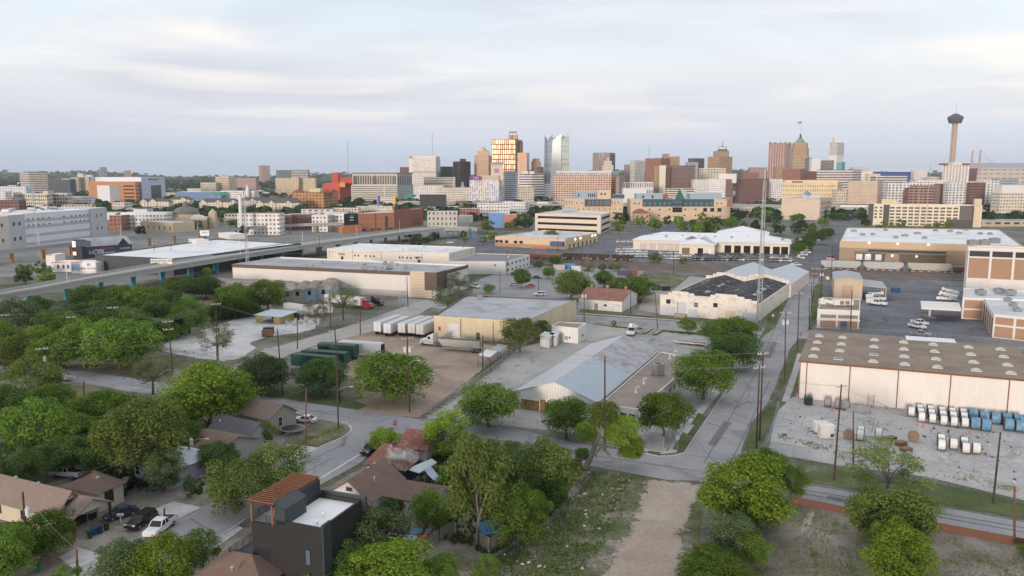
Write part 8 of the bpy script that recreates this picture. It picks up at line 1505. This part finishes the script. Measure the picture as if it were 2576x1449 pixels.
for a in(('d1',1586,790,729,'thin dark pole at the right end of the red-roofed shed',0),('d2',1814,802,744,'dark pole before the second mill gable',0),('d3',1837,794,748,'brown pole with a crossarm before the mill',1),('d4',1694,690,631,'dark pole beside the railway and weedy lot',0),('e1',1521,1130,897,'dark pole behind the broken tree with short side brackets',0),('e2',1910,1108,886,'tall dark pole of a pair at the corner, rear, with a crossarm',1,0,0,1919),('e3',1902,1126,921,'tall dark pole of a pair at the corner, front, with a crossarm',1,0,0,1910),('v1',1973,956,784,'dark pole with a crossarm and transformers on the verge by the brown-roofed warehouse',1,2,0,1976),('v2',2005,882,736,'tall dark pole with a crossarm at the back street corner',1,0,0,2010),('v3',2035,827,749,'dark pole next to the banded office corner',0),('v4',2041,776,715,'dark pole on the verge before the mill street',1),('v5',2043,762,674,'dark pole with crossarms near the metal hall',2,0,0,2049),('v6',2064,748,675,'dark pole with grey transformers at the metal hall',1,2,0,2067),('v7',2091,698,617,'dark pole beyond the tracks with a lamp',0,0,-1.8,2093),('v8',2139,834,730,'dark pole in front of the banded office right end',0,0,0,2142),('f1',2097,1206,967,'tall dark pole by the reel yard fence with short bracket arms',1,0,0,2116),('f2',2497,1266,1087,'dark leaning pole at the right end of the reel yard',0,0,0,2516),('g1',70,1406,1237,'near dark pole with a white transformer at the lower left',0,1,0,57),('g2',414,1322,1278,'short thick dark pole before the white pickup',0,0,0,413),('h1',803,652,590,'grey pole with three crossarms beside the turquoise piers',3),('h2',1463,700,628,'dark thin pole before the freight cars, left',0),('h3',1403,640,590,'dark thin pole before the beige building',0),('h4',1275,690,633,'dark pole at the annex corner with a transformer',0,1),('h5',430,665,610,'dark pole before the black warehouse, right',1),('h6',388,668,612,'dark pole before the black warehouse, left',1)):
 pole(*a)
WIRE=plain('wire',(.20,.20,.21),.6)
def wire(p,q_,sag=.6,r_=.016,label='thin overhead wire strung between wooden poles',grp='overhead wires'):
 b=MB();b.tube([p.lerp(q_,i/8)-Vector((0,0,sag*4*(i/8)*(1-i/8)))for i in range(9)],r_,3,False);tag(b.build('overhead_wire',WIRE),label,'wire',grp)
def span(k0,k1,n_=3,sag=.6):
 for i in range(n_):A_,B_=TOPS[k0],TOPS[k1];wire(A_[i%len(A_)],B_[i%len(B_)],sag)
for a in(('a7','a1',2),('a1','a2',4),('a2','a3',3),('a5','a3',3,1.0),('a3','b4',2),('a5','b1',2,1.2),('b1','b4',3),('b4','b7',3),('b7','e1',3,1),('e1','e3',3,.8),('e2','v1',3),('v1','v2',4),('v2','v5',3),('v5','v6',2),('v3','v4',1),('b9','c1',2,.4),('b9','b4',1,.3),('f1','f2',3,1.2),('e3','f1',2,1),('g1','c9',2,.9),('g1','c8',1,.5),('c9','c1',1,.6),('b5','b3',1),('b7','b8',1),('c2','c3',1),('v7','v6',1),('d3','c3',1),('h5','h6',2),('h1','h4',2,1.5),('e1','b8',1,.9),('e2','b7',2,2)):span(*a)
for y0,y1 in((592,500),(605,548),(620,590),(640,622)):wire(AT(640,y0,430),AT(2600,y1-40,520),1.5,.05,'long overhead power wire crossing the whole middle distance','long power wires')
LAT=mat('lattice_grey',(.42,.43,.45),.5,.15,1,metal=.3)
p=G(1916,814);mast('tall grey lattice mast beside the white mill wall',1921,814,455,p.y,.95,LAT);p=G(623,702);mast('tall grey lattice mast before the long pale warehouse',614,702,478,p.y,.9,LAT);mast('grey lattice mast at the left in front of the white and grey block',84,648,458,480,.9,LAT)
for x,yb,yt,lab in((1354,747,693,'thin grey lot lamp by the white car'),(1257,738,684,'thin grey lot lamp at the lot fence'),(1186,664,632,'thin lot lamp by the white warehouse'),(829,655,632,'thin lot lamp at the left end of the white warehouse')):
 p=G(x,yb);z=HT(x,yb,yt);t=thing('lot_lamp',lab,'lamp post',None,tuple(p));b=MB();b.cyl(tuple(p),.1,z,6);part(b,'post',DKM,t);b=MB();b.box((p.x,p.y,z),(1.4,.4,.15));part(b,'lamp_head',DKM,t)
LINK=bpy.data.materials.new('chain_link');LINK.use_nodes=True;n=NT(LINK);bs=n.n['Principled BSDF'];bs.inputs['Base Color'].default_value=(.30,.31,.32,1);uv=n.new('ShaderNodeUVMap').outputs[0];sx=n.new('ShaderNodeSeparateXYZ');n.put(sx.inputs[0],uv)
u_=n.math('FRACT',n.math('MULTIPLY',n.math('ADD',sx.outputs[0],sx.outputs[1]),9));v_=n.math('FRACT',n.math('MULTIPLY',n.math('SUBTRACT',sx.outputs[0],sx.outputs[1]),9));al=n.math('MAXIMUM',n.math('LESS_THAN',u_,.13),n.math('LESS_THAN',v_,.13));tr=n.new('ShaderNodeBsdfTransparent');mx=n.new('ShaderNodeMixShader');n.put(mx.inputs[0],al);n.l.new(tr.outputs[0],mx.inputs[1]);n.l.new(bs.outputs[0],mx.inputs[2]);n.l.new(mx.outputs[0],n.n['Material Output'].inputs[0])
ONET=mat('orange_netting',(.165,.085,.058),.9,.2,1.5);PICK=mat('grey_boards',(.30,.26,.22),.9,.3,1,rib=(.15,));REDB=mat('red_pickets',(.28,.07,.05),.8,.2,1,rib=(.2,0,.3))
def fence(px,h,label,m=LINK,gap=3.2,pm=GLV,rail=True,name='chain_link_fence',pr=.04):
 P=[G(x,y)for x,y in px];t=thing(name,label,'fence',None,tuple(P[0]));b,rb=MB(),MB()
 for p,q_ in zip(P,P[1:]):
  L_=(q_-p).length;z=Vector((0,0,h));b.face([p,q_,q_+z,p+z],[(0,0),(L_,0),(L_,h),(0,h)])
  if rail:rb.bar(p+z,q_+z,.05)
  k=max(1,int(L_/gap))
  for i in range(k):c=p.lerp(q_,i/k);c2=MB();c2.cyl((c.x,c.y,0),pr,h+.08,5);part(c2,'post',pm,t)
 part(b,'mesh_panel',m,t)
 if rail:part(rb,'rail',pm,t)
fence([(1931,1138),(2131,1176),(2331,1200),(2575,1259),(2640,1276)],2.2,'long chain-link fence along the street side of the reel yard',gap=4);fence([(1957,1034),(1934,1116),(1931,1138)],2.2,'chain-link fence at the left end of the reel yard');fence([(1290,1073),(1480,1099),(1610,1122),(1669,1127),(1700,1086),(1757,1012),(1800,955)],2.1,'chain-link fence wrapping the corner of the shed yard',gap=4)
fence([(1060,1050),(1150,1002),(1240,937),(1290,892)],1.9,'chain-link fence between the dirt yard and shed yard');fence([(372,884),(440,899),(540,915),(610,912),(640,905)],1.9,'chain-link fence in front of the gravel lot',gap=4);fence([(850,820),(925,812),(965,792),(1016,766)],2,'chain-link fence around the red lorry lot',gap=4);fence([(2050,833),(2160,843),(2400,860),(2640,884)],2.2,'chain-link fence behind the brown-roofed warehouse',gap=5);fence([(709,1116),(816,1067)],1.5,'chain-link fence beside the trampoline');fence([(1430,786),(1290,700)],2,'iron fence at the edge of the grey lot')if False else None
fence([(1986,1265),(2161,1300),(2344,1331),(2551,1370),(2640,1388)],1.15,'sagging orange safety netting along the vacant lot',ONET,3.0,WOODR,False,'netting_fence',.05);fence([(1066,1390),(1105,1362),(1140,1340)],1.8,'grey board fence around the toy-strewn back yard',PICK,2.4,WOOD,False,'board_fence',.07);fence([(1442,1176),(1463,1180)],1.6,'short red picket fence at the foot of the broken tree',REDB,2,WOODR,False,'picket_fence');fence([(1205,1378),(1232,1392),(1262,1370)],2.2,'grey board wall of the tarp-covered shed yard',PICK,2.4,WOOD,False,'board_fence',.07);fence([(66,1170),(110,1185),(150,1165)],1.2,'low new timber frame wall in the back yard at the left',mat('new_timber',(.36,.25,.12),.8,.15,1,rib=(.3,)),3,WOODR,False,'timber_fence')
FLG=mat('reel_flange',(.10,.09,.09),.8,.2,1);FLGB=mat('reel_flange_wood',(.28,.20,.135),.85,.2,1);WRAP=mat('white_wrap',(.72,.72,.71),.6,.06,1);BWRAP=mat('blue_wrap',(.10,.25,.40),.55,.2,1.2,stain=(.25,.38,.48),stainamt=.5,stainscale=1.0);DRUMG=mat('dull_drum',(.30,.29,.28),.7,.2,1)
ang=math.atan2(GX.y,GX.x);RE={}
def reel(tx,ty,k,label,group,r_=1.0,w_=1.25,rot=0):
 p=G(1931.25+tx/4,841.2+ty/4+r_*9);key=(k,r_,w_)
 if key in RE and rot==0:return dup(RE[key],tuple(p),ang,label,group)
 t=thing('cable_reel',label,'cable reel',group,tuple(p),ang+rot);m,f={'w':(WRAP,FLG),'b':(BWRAP,FLG),'o':(WRAP,FLGB),'g':(DRUMG,FLG),'t':(FLGB,FLGB)}[k];b=MB();b.tube([(-w_/2,0,r_),(w_/2,0,r_)],r_*.93,20);lpart(b,'wound_cable',m,t)
 for s_ in(-1,1):b=MB();b.tube([(s_*w_/2-.05,0,r_),(s_*w_/2+.05,0,r_)],r_,20);b.tube([(s_*w_/2-.09,0,r_),(s_*w_/2+.09,0,r_)],.16,8);lpart(b,'flange',f,t)
 if rot==0:RE[key]=t
 return t
WG,BG='white reels in rows by the warehouse wall','blue reels in rows by the warehouse wall'
for i,(x,ys)in enumerate(((1438,(785,)),(1524,(758,798,842)),(1632,(768,808,856)),(1745,(782,822,876)),(1848,(792,832,890)),(1958,(800,840,898)))):
 for j,y in enumerate(ys):reel(x+j*9,y,'w','white wrapped cable reel, file %s of the white rows%s'%(('one, alone at the left','two','three','four','five','six, beside blue ones')[i],'' if len(ys)==1 else(', at the wall',', middle',', front')[j]),WG)
for i,(x,ys)in enumerate(((2058,(825,905)),(2168,(840,925)),(2285,(855,)),(2395,(862,920)),(2510,(872,935)))):
 for j,y in enumerate(ys):reel(x+j*22,y,'b','blue wrapped cable reel, %s of the blue files%s'%(('first','second','third','fourth','last')[i],(' at the wall',' in front')[j]),BG,1.2,1.6)
for x,y,k,lab in((1738,1070,'w','white reel at the back of the lower group, left'),(1742,1125,'w','white reel in front of the lower group, left'),(1862,1115,'w','white reel in the middle of the lower group'),(1968,1098,'w','white reel behind the last pair of the lower group'),(1985,1158,'w','white reel in front of the last pair of the lower group'),(2092,1160,'o','white reel with wooden flanges at the right of the lower group'),(930,985,'w','white reel stack at the left yard pole, rear'),(925,1030,'w','white reel stack at the left yard pole, front'),(1110,1010,'w','white reel behind the weeds of the yard'),(600,690,'g','empty dark-flanged reel against the pink wall'),(705,710,'g','dull metal drum reel against the pink wall'),(785,725,'g','dull metal drum next to the draped heap')):reel(x,y,k,lab,'single reels in the yard',1.0,1.25)
reel(1462,1040,'t','wooden reel turned sideways showing its round orange flange','single reels in the yard',1.0,.9,1.5);reel(810,1020,'t','flat wooden reel disc showing its face near the left yard pole','single reels in the yard',1.0,.5,1.4)
def simple(name,label,cat,x,y,parts_,group=None,rz=0,z=0):
 t=thing(name,label,cat,group,tuple(G(x,y)+Vector((0,0,z))),rz)
 for nm,m,shp in parts_:
  b=MB()
  for s_ in shp:getattr(b,s_[0])(*s_[1:])
  lpart(b,nm,m,t)
 return t
WBOX=mat('cabinet_white',(.60,.59,.55),.6,.08,1)
simple('equipment_cabinet','tall beige equipment cabinet standing in the reel yard','cabinet',2076,1101,[('cabinet',WBOX,[('box',(0,0,1.3),(2.6,1.6,2.4))]),('lid',WHT,[('box',(0,0,2.56),(2.8,1.8,.14))]),('vent',DKM,[('box',(.9,-.82,.7),(.6,.06,.6))])]);simple('equipment_cabinet','white tank-like cabinet behind the beige one in the reel yard','cabinet',2063,1088,[('cabinet',WHT,[('box',(0,0,1.2),(2.6,1.6,2.0))]),('plinth',DKM,[('box',(0,0,.12),(2.8,1.8,.2))])])
for i,(x,y,hh)in enumerate(((2265,1120,.9),(2278,1134,.7),(2240,1104,.5))):simple('pallet_stack',('stack of brown pallets in the reel yard, left','stack of brown pallets in the reel yard, front','low flat pallets beside the weeds')[i],'pallets',x,y,[('pallets',mat('pallet_wood',(.25,.16,.10),.9,.25,2),[('box',(0,0,k*.16+.1),(2.0,1.3,.1))for k in range(int(hh/.16))])],'pallet stacks',.4)
simple('tarp_heap','grey heap of draped sheeting against the pink warehouse wall','heap',2165,1036,[('sheeting',mat('heap_grey',(.38,.37,.36),.9,.3,2),[('dome',(0,0,0),2.2,1.3,7,3),('dome',(-1.8,.6,0),1.3,1.0,6,2)])]);simple('trash_container','black and green bin trolley at the warehouse corner','bin',2032,1018,[('bin',DKM,[('box',(0,0,.9),(1.5,1.2,1.5))]),('lid',mat('bin_green',(.02,.16,.09),.6),[('box',(.3,0,1.75),(.7,.9,.5))])])
CONE=plain('cone_orange',(.65,.12,.03),.6);cn=None
for x,y in((2192,1025),(2229,1029),(2307,1072),(2323,1073),(2348,1078),(2092,1034),(2439,1090),(1488,851)):
 if cn:dup(cn,tuple(G(x,y)));continue
 cn=simple('traffic_cone','orange traffic cone on the concrete yard','traffic cone',x,y,[('cone',CONE,[('cyl',(0,0,.05),.2,.75,8,.04)]),('base',CONE,[('box',(0,0,.03),(.5,.5,.05))])],'orange cones')
BOL=plain('bollard_yellow',(.62,.38,.05),.6);bo=None
for x,y in((1956,1024),(1991,1030),(2010,1034),(2001,1052),(2066,1062),(2162,1127)):
 if bo:dup(bo,tuple(G(x,y)));continue
 bo=simple('bollard','yellow bollard at the left end of the reel yard','bollard',x,y,[('post',BOL,[('cyl',(0,0,0),.12,1.15,8)]),('cap',BOL,[('dome',(0,0,1.15),.12,.08,8,2)])],'yellow bollards')
ws=None
for x,y in[(1287.5+a/4,583.7+b_/4)for a,b_ in((840,952),(930,960),(1015,967),(1105,974),(1550,1012),(1640,1022),(1735,1030),(1830,1038),(1410,1120),(1510,1132),(1600,1155),(1690,1165),(1790,1175),(1390,1106),(1580,1140),(1500,1146))]+[(1080+i*12,1046-i*8)for i in range(10)]:
 if ws:dup(ws,tuple(G(x,y)),.1 if x>1300 else.6);continue
 ws=simple('wheel_stop','pale concrete wheel stop on the shed yard','wheel stop',x,y,[('bar',CURB,[('box',(0,0,.08),(1.9,.2,.16))])],'wheel stops on the shed yard',.1)
ST=mat('pale_stone',(.58,.57,.56),.9,.15,1);st=None;rr=random.Random(8)
for i in range(46):
 x,y=rr.uniform(702,808),0;y=806+rr.uniform(0,16)*(1-abs(x-755)/80)
 if st:dup(st,tuple(G(x,y)),rr.uniform(0,3),s=(rr.uniform(.5,1.3),rr.uniform(.5,1.2),rr.uniform(.4,2.2)));continue
 st=simple('stone_block','pale rough stone block in the mason yard heap','stone block',x,y,[('block',ST,[('prism',[(-.5,-.4),(.45,-.5),(.55,.35),(-.4,.45)],0,.7)])],'stone blocks by the yellow shed')
for x,y,m,lab in((676,839,mat('dumpster_green',(.02,.08,.06),.6),'dark green skip with a white label on the gravel lot'),(673,846,mat('dumpster_rust',(.30,.10,.06),.8),'rust-orange skip in front of the green one'),(1649,728,mat('dumpster_blue',(.03,.10,.24),.6),'blue skip on the weedy lot by the mill'),(1674,731,DKM,'black skip beside the blue one by the mill'),(2252,735,mat('dumpster_blue',None)if 'dumpster_blue' in MC else DKM,'blue skip by the lean-to of the metal hall')):simple('skip',lab,'skip',x,y,[('bin',m,[('prism',[(-1.6,-1.0),(1.6,-1.0),(1.6,1.0),(-1.6,1.0)],.15,1.9)]),('lid',DKM,[('box',(0,0,1.95),(3.3,2.1,.1))])],'skips',.2)
CO=mat('container_rust',(.32,.11,.07),.7,.15,.6,rib=(.3,));CB=mat('container_violet',(.16,.13,.22),.7,.15,.6,rib=(.3,))
for x,y,m,lab in((1587,691,CO,'rust-orange shipping container beside the tracks'),(1569,692,CB,'violet shipping container left of the rust-orange one'),(1405,679,mat('box_beige',(.5,.46,.4),.8),'beige storage box on the parking lot'),(1431,676,mat('tank_blue',(.10,.28,.45),.6),'blue storage box between two pale ones'),(1450,682,WHT,'white storage box at the lot edge')):simple('storage_container',lab,'container',x,y,[('box',m,[('box',(0,0,1.3),(6,2.5,2.6))]),('door_frame',DKM,[('box',(-3.03,0,1.3),(.06,2.2,2.3))])],None,.1)
def sign(x,yb,yt,label,kind):
 p=G(x,yb);z=HT(x,yb,yt);t=thing('street_sign',label,'sign',None,tuple(p));b=MB();b.cyl((0,0,0),.04,z,6);lpart(b,'post',GLV,t);face={'stop':plain('stop_red',(.55,.02,.02),.5),'back':GLV,'blue':plain('sign_blue',(.03,.25,.60),.5),'round':plain('sign_cream',(.62,.58,.45),.6)}[kind]
 if kind in('stop','back','round'):b=MB();pts=[(.42*math.cos(math.pi/8+i*math.pi/4),-.05,z-.45+.42*math.sin(math.pi/8+i*math.pi/4))for i in range(8)];b.face(pts);b.face([(a,.0,c)for a,_,c in pts][::-1]);lpart(b,'plate',face,t)
 if kind=='stop':
  c=text(t,'lettering','STOP',(p.x,p.y-.08,z-.45),0,.26,SW)
 if kind!='round':b=MB();b.box((.05,0,z+.12),(.95,.04,.22));lpart(b,'name_plate',plain('sign_blue2',(.03,.25,.62),.5),t);b=MB();b.box((0,0,z+.36),(.04,.9,.2));lpart(b,'name_plate',plain('sign_blue2',None)if 'sign_blue2' in MC else GLV,t)
sign(994,1092,1060,'red stop sign with blue street plates at the side street','stop');sign(1703,1134,1096,'back of a stop sign under bright street plates at the grass corner','back');sign(313,978,955,'blue street plate on a post left of the airy yellow-green tree','blue');sign(1943,813,790,'round cream sign on the grass by the mill','round');sign(2013,853,838,'red stop sign at the back street corner','stop')
simple('crossing_signal','railway crossing signal with a lit red lamp','signal',2078,722,[('post',GLV,[('cyl',(0,0,0),.1,4.5,6)]),('lamp',plain('red_lamp',(1,.12,.06),.5,emit=5),[('box',(.4,-.2,3.9),(.7,.3,.7))]),('cross_board',WHT,[('bar',(-.8,-.1,4.0),(.8,-.1,5.0),.2),('bar',(-.8,-.1,5.0),(.8,-.1,4.0),.2)])])
simple('trampoline','round black trampoline beside the white sedan','trampoline',736,1088,[('mat',DKM,[('cyl',(0,0,.82),2.1,.04,24)]),('rim',GLV,[('lathe',(0,0,0),[(2.1,.8),(2.35,.8),(2.35,.9),(2.1,.9)],24)])]+[('leg',GLV,[('cyl',(2.2*math.cos(a),2.2*math.sin(a),0),.05,.8,5)])for a in(.5,1.6,2.6,3.7,4.7,5.8)])
simple('patio_umbrella','pale blue patio umbrella by the bungalow porch','umbrella',222,1316,[('canopy',mat('pale_canopy',(.55,.60,.66),.7,.05,1),[('cyl',(0,0,2.0),1.6,.6,8,.05)]),('pole',GLV,[('cyl',(0,0,0),.04,2.5,6)])])
for x,y,m,lab in((226,1353,mat('bin_dark_green',(.02,.075,.05),.6),'dark green wheelie bin, left of the row'),(238,1345,mat('bin_blue',(.03,.08,.22),.6),'blue wheelie bin second in the row'),(252,1341,mat('bin_navy',(.03,.05,.09),.6),'navy wheelie bin third in the row'),(268,1333,mat('bin_dark',(.03,.045,.05),.6),'dark wheelie bin at the right end of the row'),(95,1440,mat('bin_dark_green',None)if 'bin_dark_green' in MC else DKM,'dark green wheelie bin under the bushy tree')):simple('wheelie_bin',lab,'bin',x,y,[('bin',m,[('cyl',(0,0,0),.36,1.0,4,.44)]),('lid',m,[('box',(0,0,1.05),(.72,.74,.1),.78)])],'wheelie bins')
simple('mailbox','cream mailbox on a post by the dark sedan','mailbox',304,1316,[('box',mat('mail_cream',(.6,.55,.42),.7),[('box',(0,0,1.25),(.9,.35,.32))]),('post',WHT,[('box',(0,0,.55),(.12,.12,1.1))])]);simple('lawn_chair','bright green chair by the porch','chair',196,1297,[('seat',plain('chair_green',(.05,.5,.06)),[('box',(0,0,.4),(.55,.5,.08)),('box',(0,.25,.7),(.55,.08,.6))]),('legs',plain('chair_green',None)if 'chair_green' in MC else DKM,[('box',(-.24,0,.2),(.05,.5,.36)),('box',(.24,0,.2),(.05,.5,.36))])])
for x,y,lab in((1048,1337,'round blue paddling pool in the back yard'),(1032,1356,'second blue pool half hidden by the grey-green tree')):simple('paddling_pool',lab,'pool',x,y,[('water',plain('pool_water',(.10,.36,.62),.1),[('cyl',(0,0,.05),.8,.22,20)]),('rim',plain('pool_rim',(.5,.5,.55)),[('lathe',(0,0,0),[(.8,0),(.92,.0),(.95,.3),(.8,.34)],20)])])
for x,y,c_,lab in((1069,1332,(.40,.05,.06),'red toy heap beside the paddling pool'),(1077,1342,(.40,.55,.52),'mint plastic play stand in the back yard'),(1090,1355,(.55,.56,.58),'white plastic slide in the back yard'),(1068,1358,(.62,.20,.05),'orange plastic ring toy in the back yard')):simple('plastic_toy',lab,'toy',x,y,[('body',plain('toy_%d'%x,c_,.5),[('box',(0,0,.35),(.7,.5,.5)),('cyl',(.2,.1,.5),.25,.5,8,.1)]),('base',plain('toy_base',(.3,.3,.32)),[('box',(0,0,.06),(.9,.7,.1))])],'plastic toys',.5)
t=thing('tarp_shed','low shed under a bright blue tarpaulin at the vacant lot','shed',None,tuple(G(1240,1372)));b=MB();b.box((0,1,1.1),(3.6,3,2.2),.4);lpart(b,'wall',PICK,t);b=MB();b.box((0,1,2.3),(4.2,3.6,.14),.4);lpart(b,'tarpaulin',plain('tarp_blue',(.05,.27,.55),.5),t)
tb=MB();p0=G(1473,1180);D2=p0.y;q0=[AT(x,y,D2+dy)for x,y,dy in((1473,1178,0),(1490,1140,0),(1503,1100,0),(1506,1092,0))];tb.tube(q0,[.55,.48,.42,.3],9)
for pts in(((1503,1098),(1516,1060),(1530,1035)),((1506,1094),(1514,1108),(1517,1132)),((1512,1100),(1522,1125),(1530,1150)),((1497,1115),(1490,1075),(1470,1055)),((1514,1120),(1500,1140),(1498,1160)),((1517,1130),(1535,1145),(1543,1160)),((1505,1094),(1500,1060),(1515,1020))):tb.tube([AT(x,y,D2-.2)for x,y in pts],[.22,.13,.05],6)
k=TT['D'][1];t=thing('broken_tree','storm-broken tree with a snapped leaning trunk at the corner','tree',None,tuple(p0));part(tb,'trunk',BARKP,t)
for x,y,w_,c_ in((1480,1082,74,'b'),(1560,1078,112,'b'),(1518,1038,96,'o'),(1586,1122,86,'b'),(1463,1140,46,'d')):
 c=AT(x,y,D2+.8)-p0;o=bpy.data.objects.new('crown',k[1]);COL.objects.link(o);own(o,t);s_=w_*D2/F/9;o.scale=(s_,s_*.8,s_*.85);o.location=c-Vector((0,0,5*s_));o.material_slots[0].link='OBJECT';o.material_slots[0].material=LEAF[c_]
def inside(x,y,P):
 c=False
 for i in range(len(P)):
  (x0,y0),(x1,y1)=P[i-1],P[i]
  if(y0>y)!=(y1>y)and x<(x1-x0)*(y-y0)/(y1-y0)+x0:c=not c
 return c
def weeds(label,areas,col,seed,h_=.35):
 r=random.Random(seed);V,Fc,T=[],[],[]
 for px,n_ in areas:
  P=[tuple(G(x,y)[:2])for x,y in px];xs,ys=[p[0]for p in P],[p[1]for p in P];hub=[]
  for i in range(n_):
   if not hub or r.random()<.12:
    for _ in range(60):
     x,y=r.uniform(min(xs),max(xs)),r.uniform(min(ys),max(ys))
     if inside(x,y,P):break
    hub=[x,y,r.uniform(.3,1.5)]
   c=Vector((r.gauss(hub[0],hub[2]),r.gauss(hub[1],hub[2]),0))
   if not inside(c.x,c.y,P):continue
   for k in range(4):
    a=r.uniform(0,6.28);d=Vector((math.cos(a),math.sin(a),0))*h_*r.uniform(.3,.8);s_=Vector((-d.y,d.x,0))*.5;z=Vector((0,0,h_*r.uniform(.4,1.2)));i0=len(V);V+=[tuple(c-s_),tuple(c+s_),tuple(c+d+z)];Fc.append((i0,i0+1,i0+2));T.append(r.random())
 me=bpy.data.meshes.new('weeds');me.from_pydata(V,[],Fc);me.materials.append(LEAF[col]);at=me.attributes.new('tint','FLOAT','FACE');at.data.foreach_set('value',T)
 o=bpy.data.objects.new('weeds',me);COL.objects.link(o);tag(o,label,'weeds',None,'stuff')
VL=[(1480,1185),(1590,1195),(1570,1290),(1500,1400),(1420,1500),(1090,1500),(1250,1400),(1400,1300)]
weeds('green weeds growing over the vacant lot left of the dirt track',[(VL,2600)],'k',3,.24);weeds('dry olive weeds scattered over the vacant lots',[(VL,2600),([(1945,1105),(2140,1160),(2331,1188),(2560,1245),(2560,1225),(2331,1170),(2140,1140),(1950,1085)],500),([(2180,1120),(2260,1128),(2250,1145),(2170,1135)],160),([(1780,1280),(2000,1275),(2344,1340),(2640,1400),(2640,1500),(1760,1500)],2200),([(1740,1045),(866,1069),(856,1098),(735,1110)][1:],300),([(1610,690),(1732,695),(1687,730),(1622,726)],900)],'o',4,.28)
weeds('low dark shrubs under the trees of the house lots',[([(10,1150),(330,1010),(470,1010),(600,1120),(500,1250),(300,1230),(200,1180)],2600),([(1010,1120),(1290,1160),(1440,1180),(1400,1290),(1240,1400),(1090,1350)],2200),([(0,860),(380,800),(560,750),(640,790),(380,880),(380,925),(0,930)],2400)],'k',5,.7)
r=random.Random(12);b=MB()
for px,n_ in((VL,260),([(2000,1040),(2560,1090),(2560,1240),(2150,1165),(1960,1120)],420),([(385,870),(560,820),(800,812),(650,860),(540,905)],120),([(1080,1045),(1300,880),(1330,950),(1290,1060)],90)):
 P=[tuple(G(x,y)[:2])for x,y in px];xs,ys=[p[0]for p in P],[p[1]for p in P]
 for i in range(n_):
  x,y=r.uniform(min(xs),max(xs)),r.uniform(min(ys),max(ys))
  if inside(x,y,P):s_=r.uniform(.08,.3);b.mat=r.choice((0,0,1,2));b.box((x,y,s_*.3+.06),(s_*r.uniform(.6,2.2),s_,s_*.6),r.uniform(0,3))
tag(b.build('litter',[ST,BRF,GLV]),'small stones and scraps scattered over the yards and lots','litter',None,'stuff')
m=bpy.data.materials.new('haze_air');m.use_nodes=True;n=NT(m);n.n.remove(n.n['Principled BSDF']);pv=n.new('ShaderNodeVolumePrincipled');pv.inputs['Color'].default_value=(.84,.88,1,1);pv.inputs['Density'].default_value=HAZE=4.5e-5;pv.inputs['Anisotropy'].default_value=.0
n.l.new(pv.outputs[0],n.n['Material Output'].inputs['Volume'])
b=MB();b.box((0,6800,132),(18400,14800,267));o=b.build('haze',m);tag(o,kind='stuff')
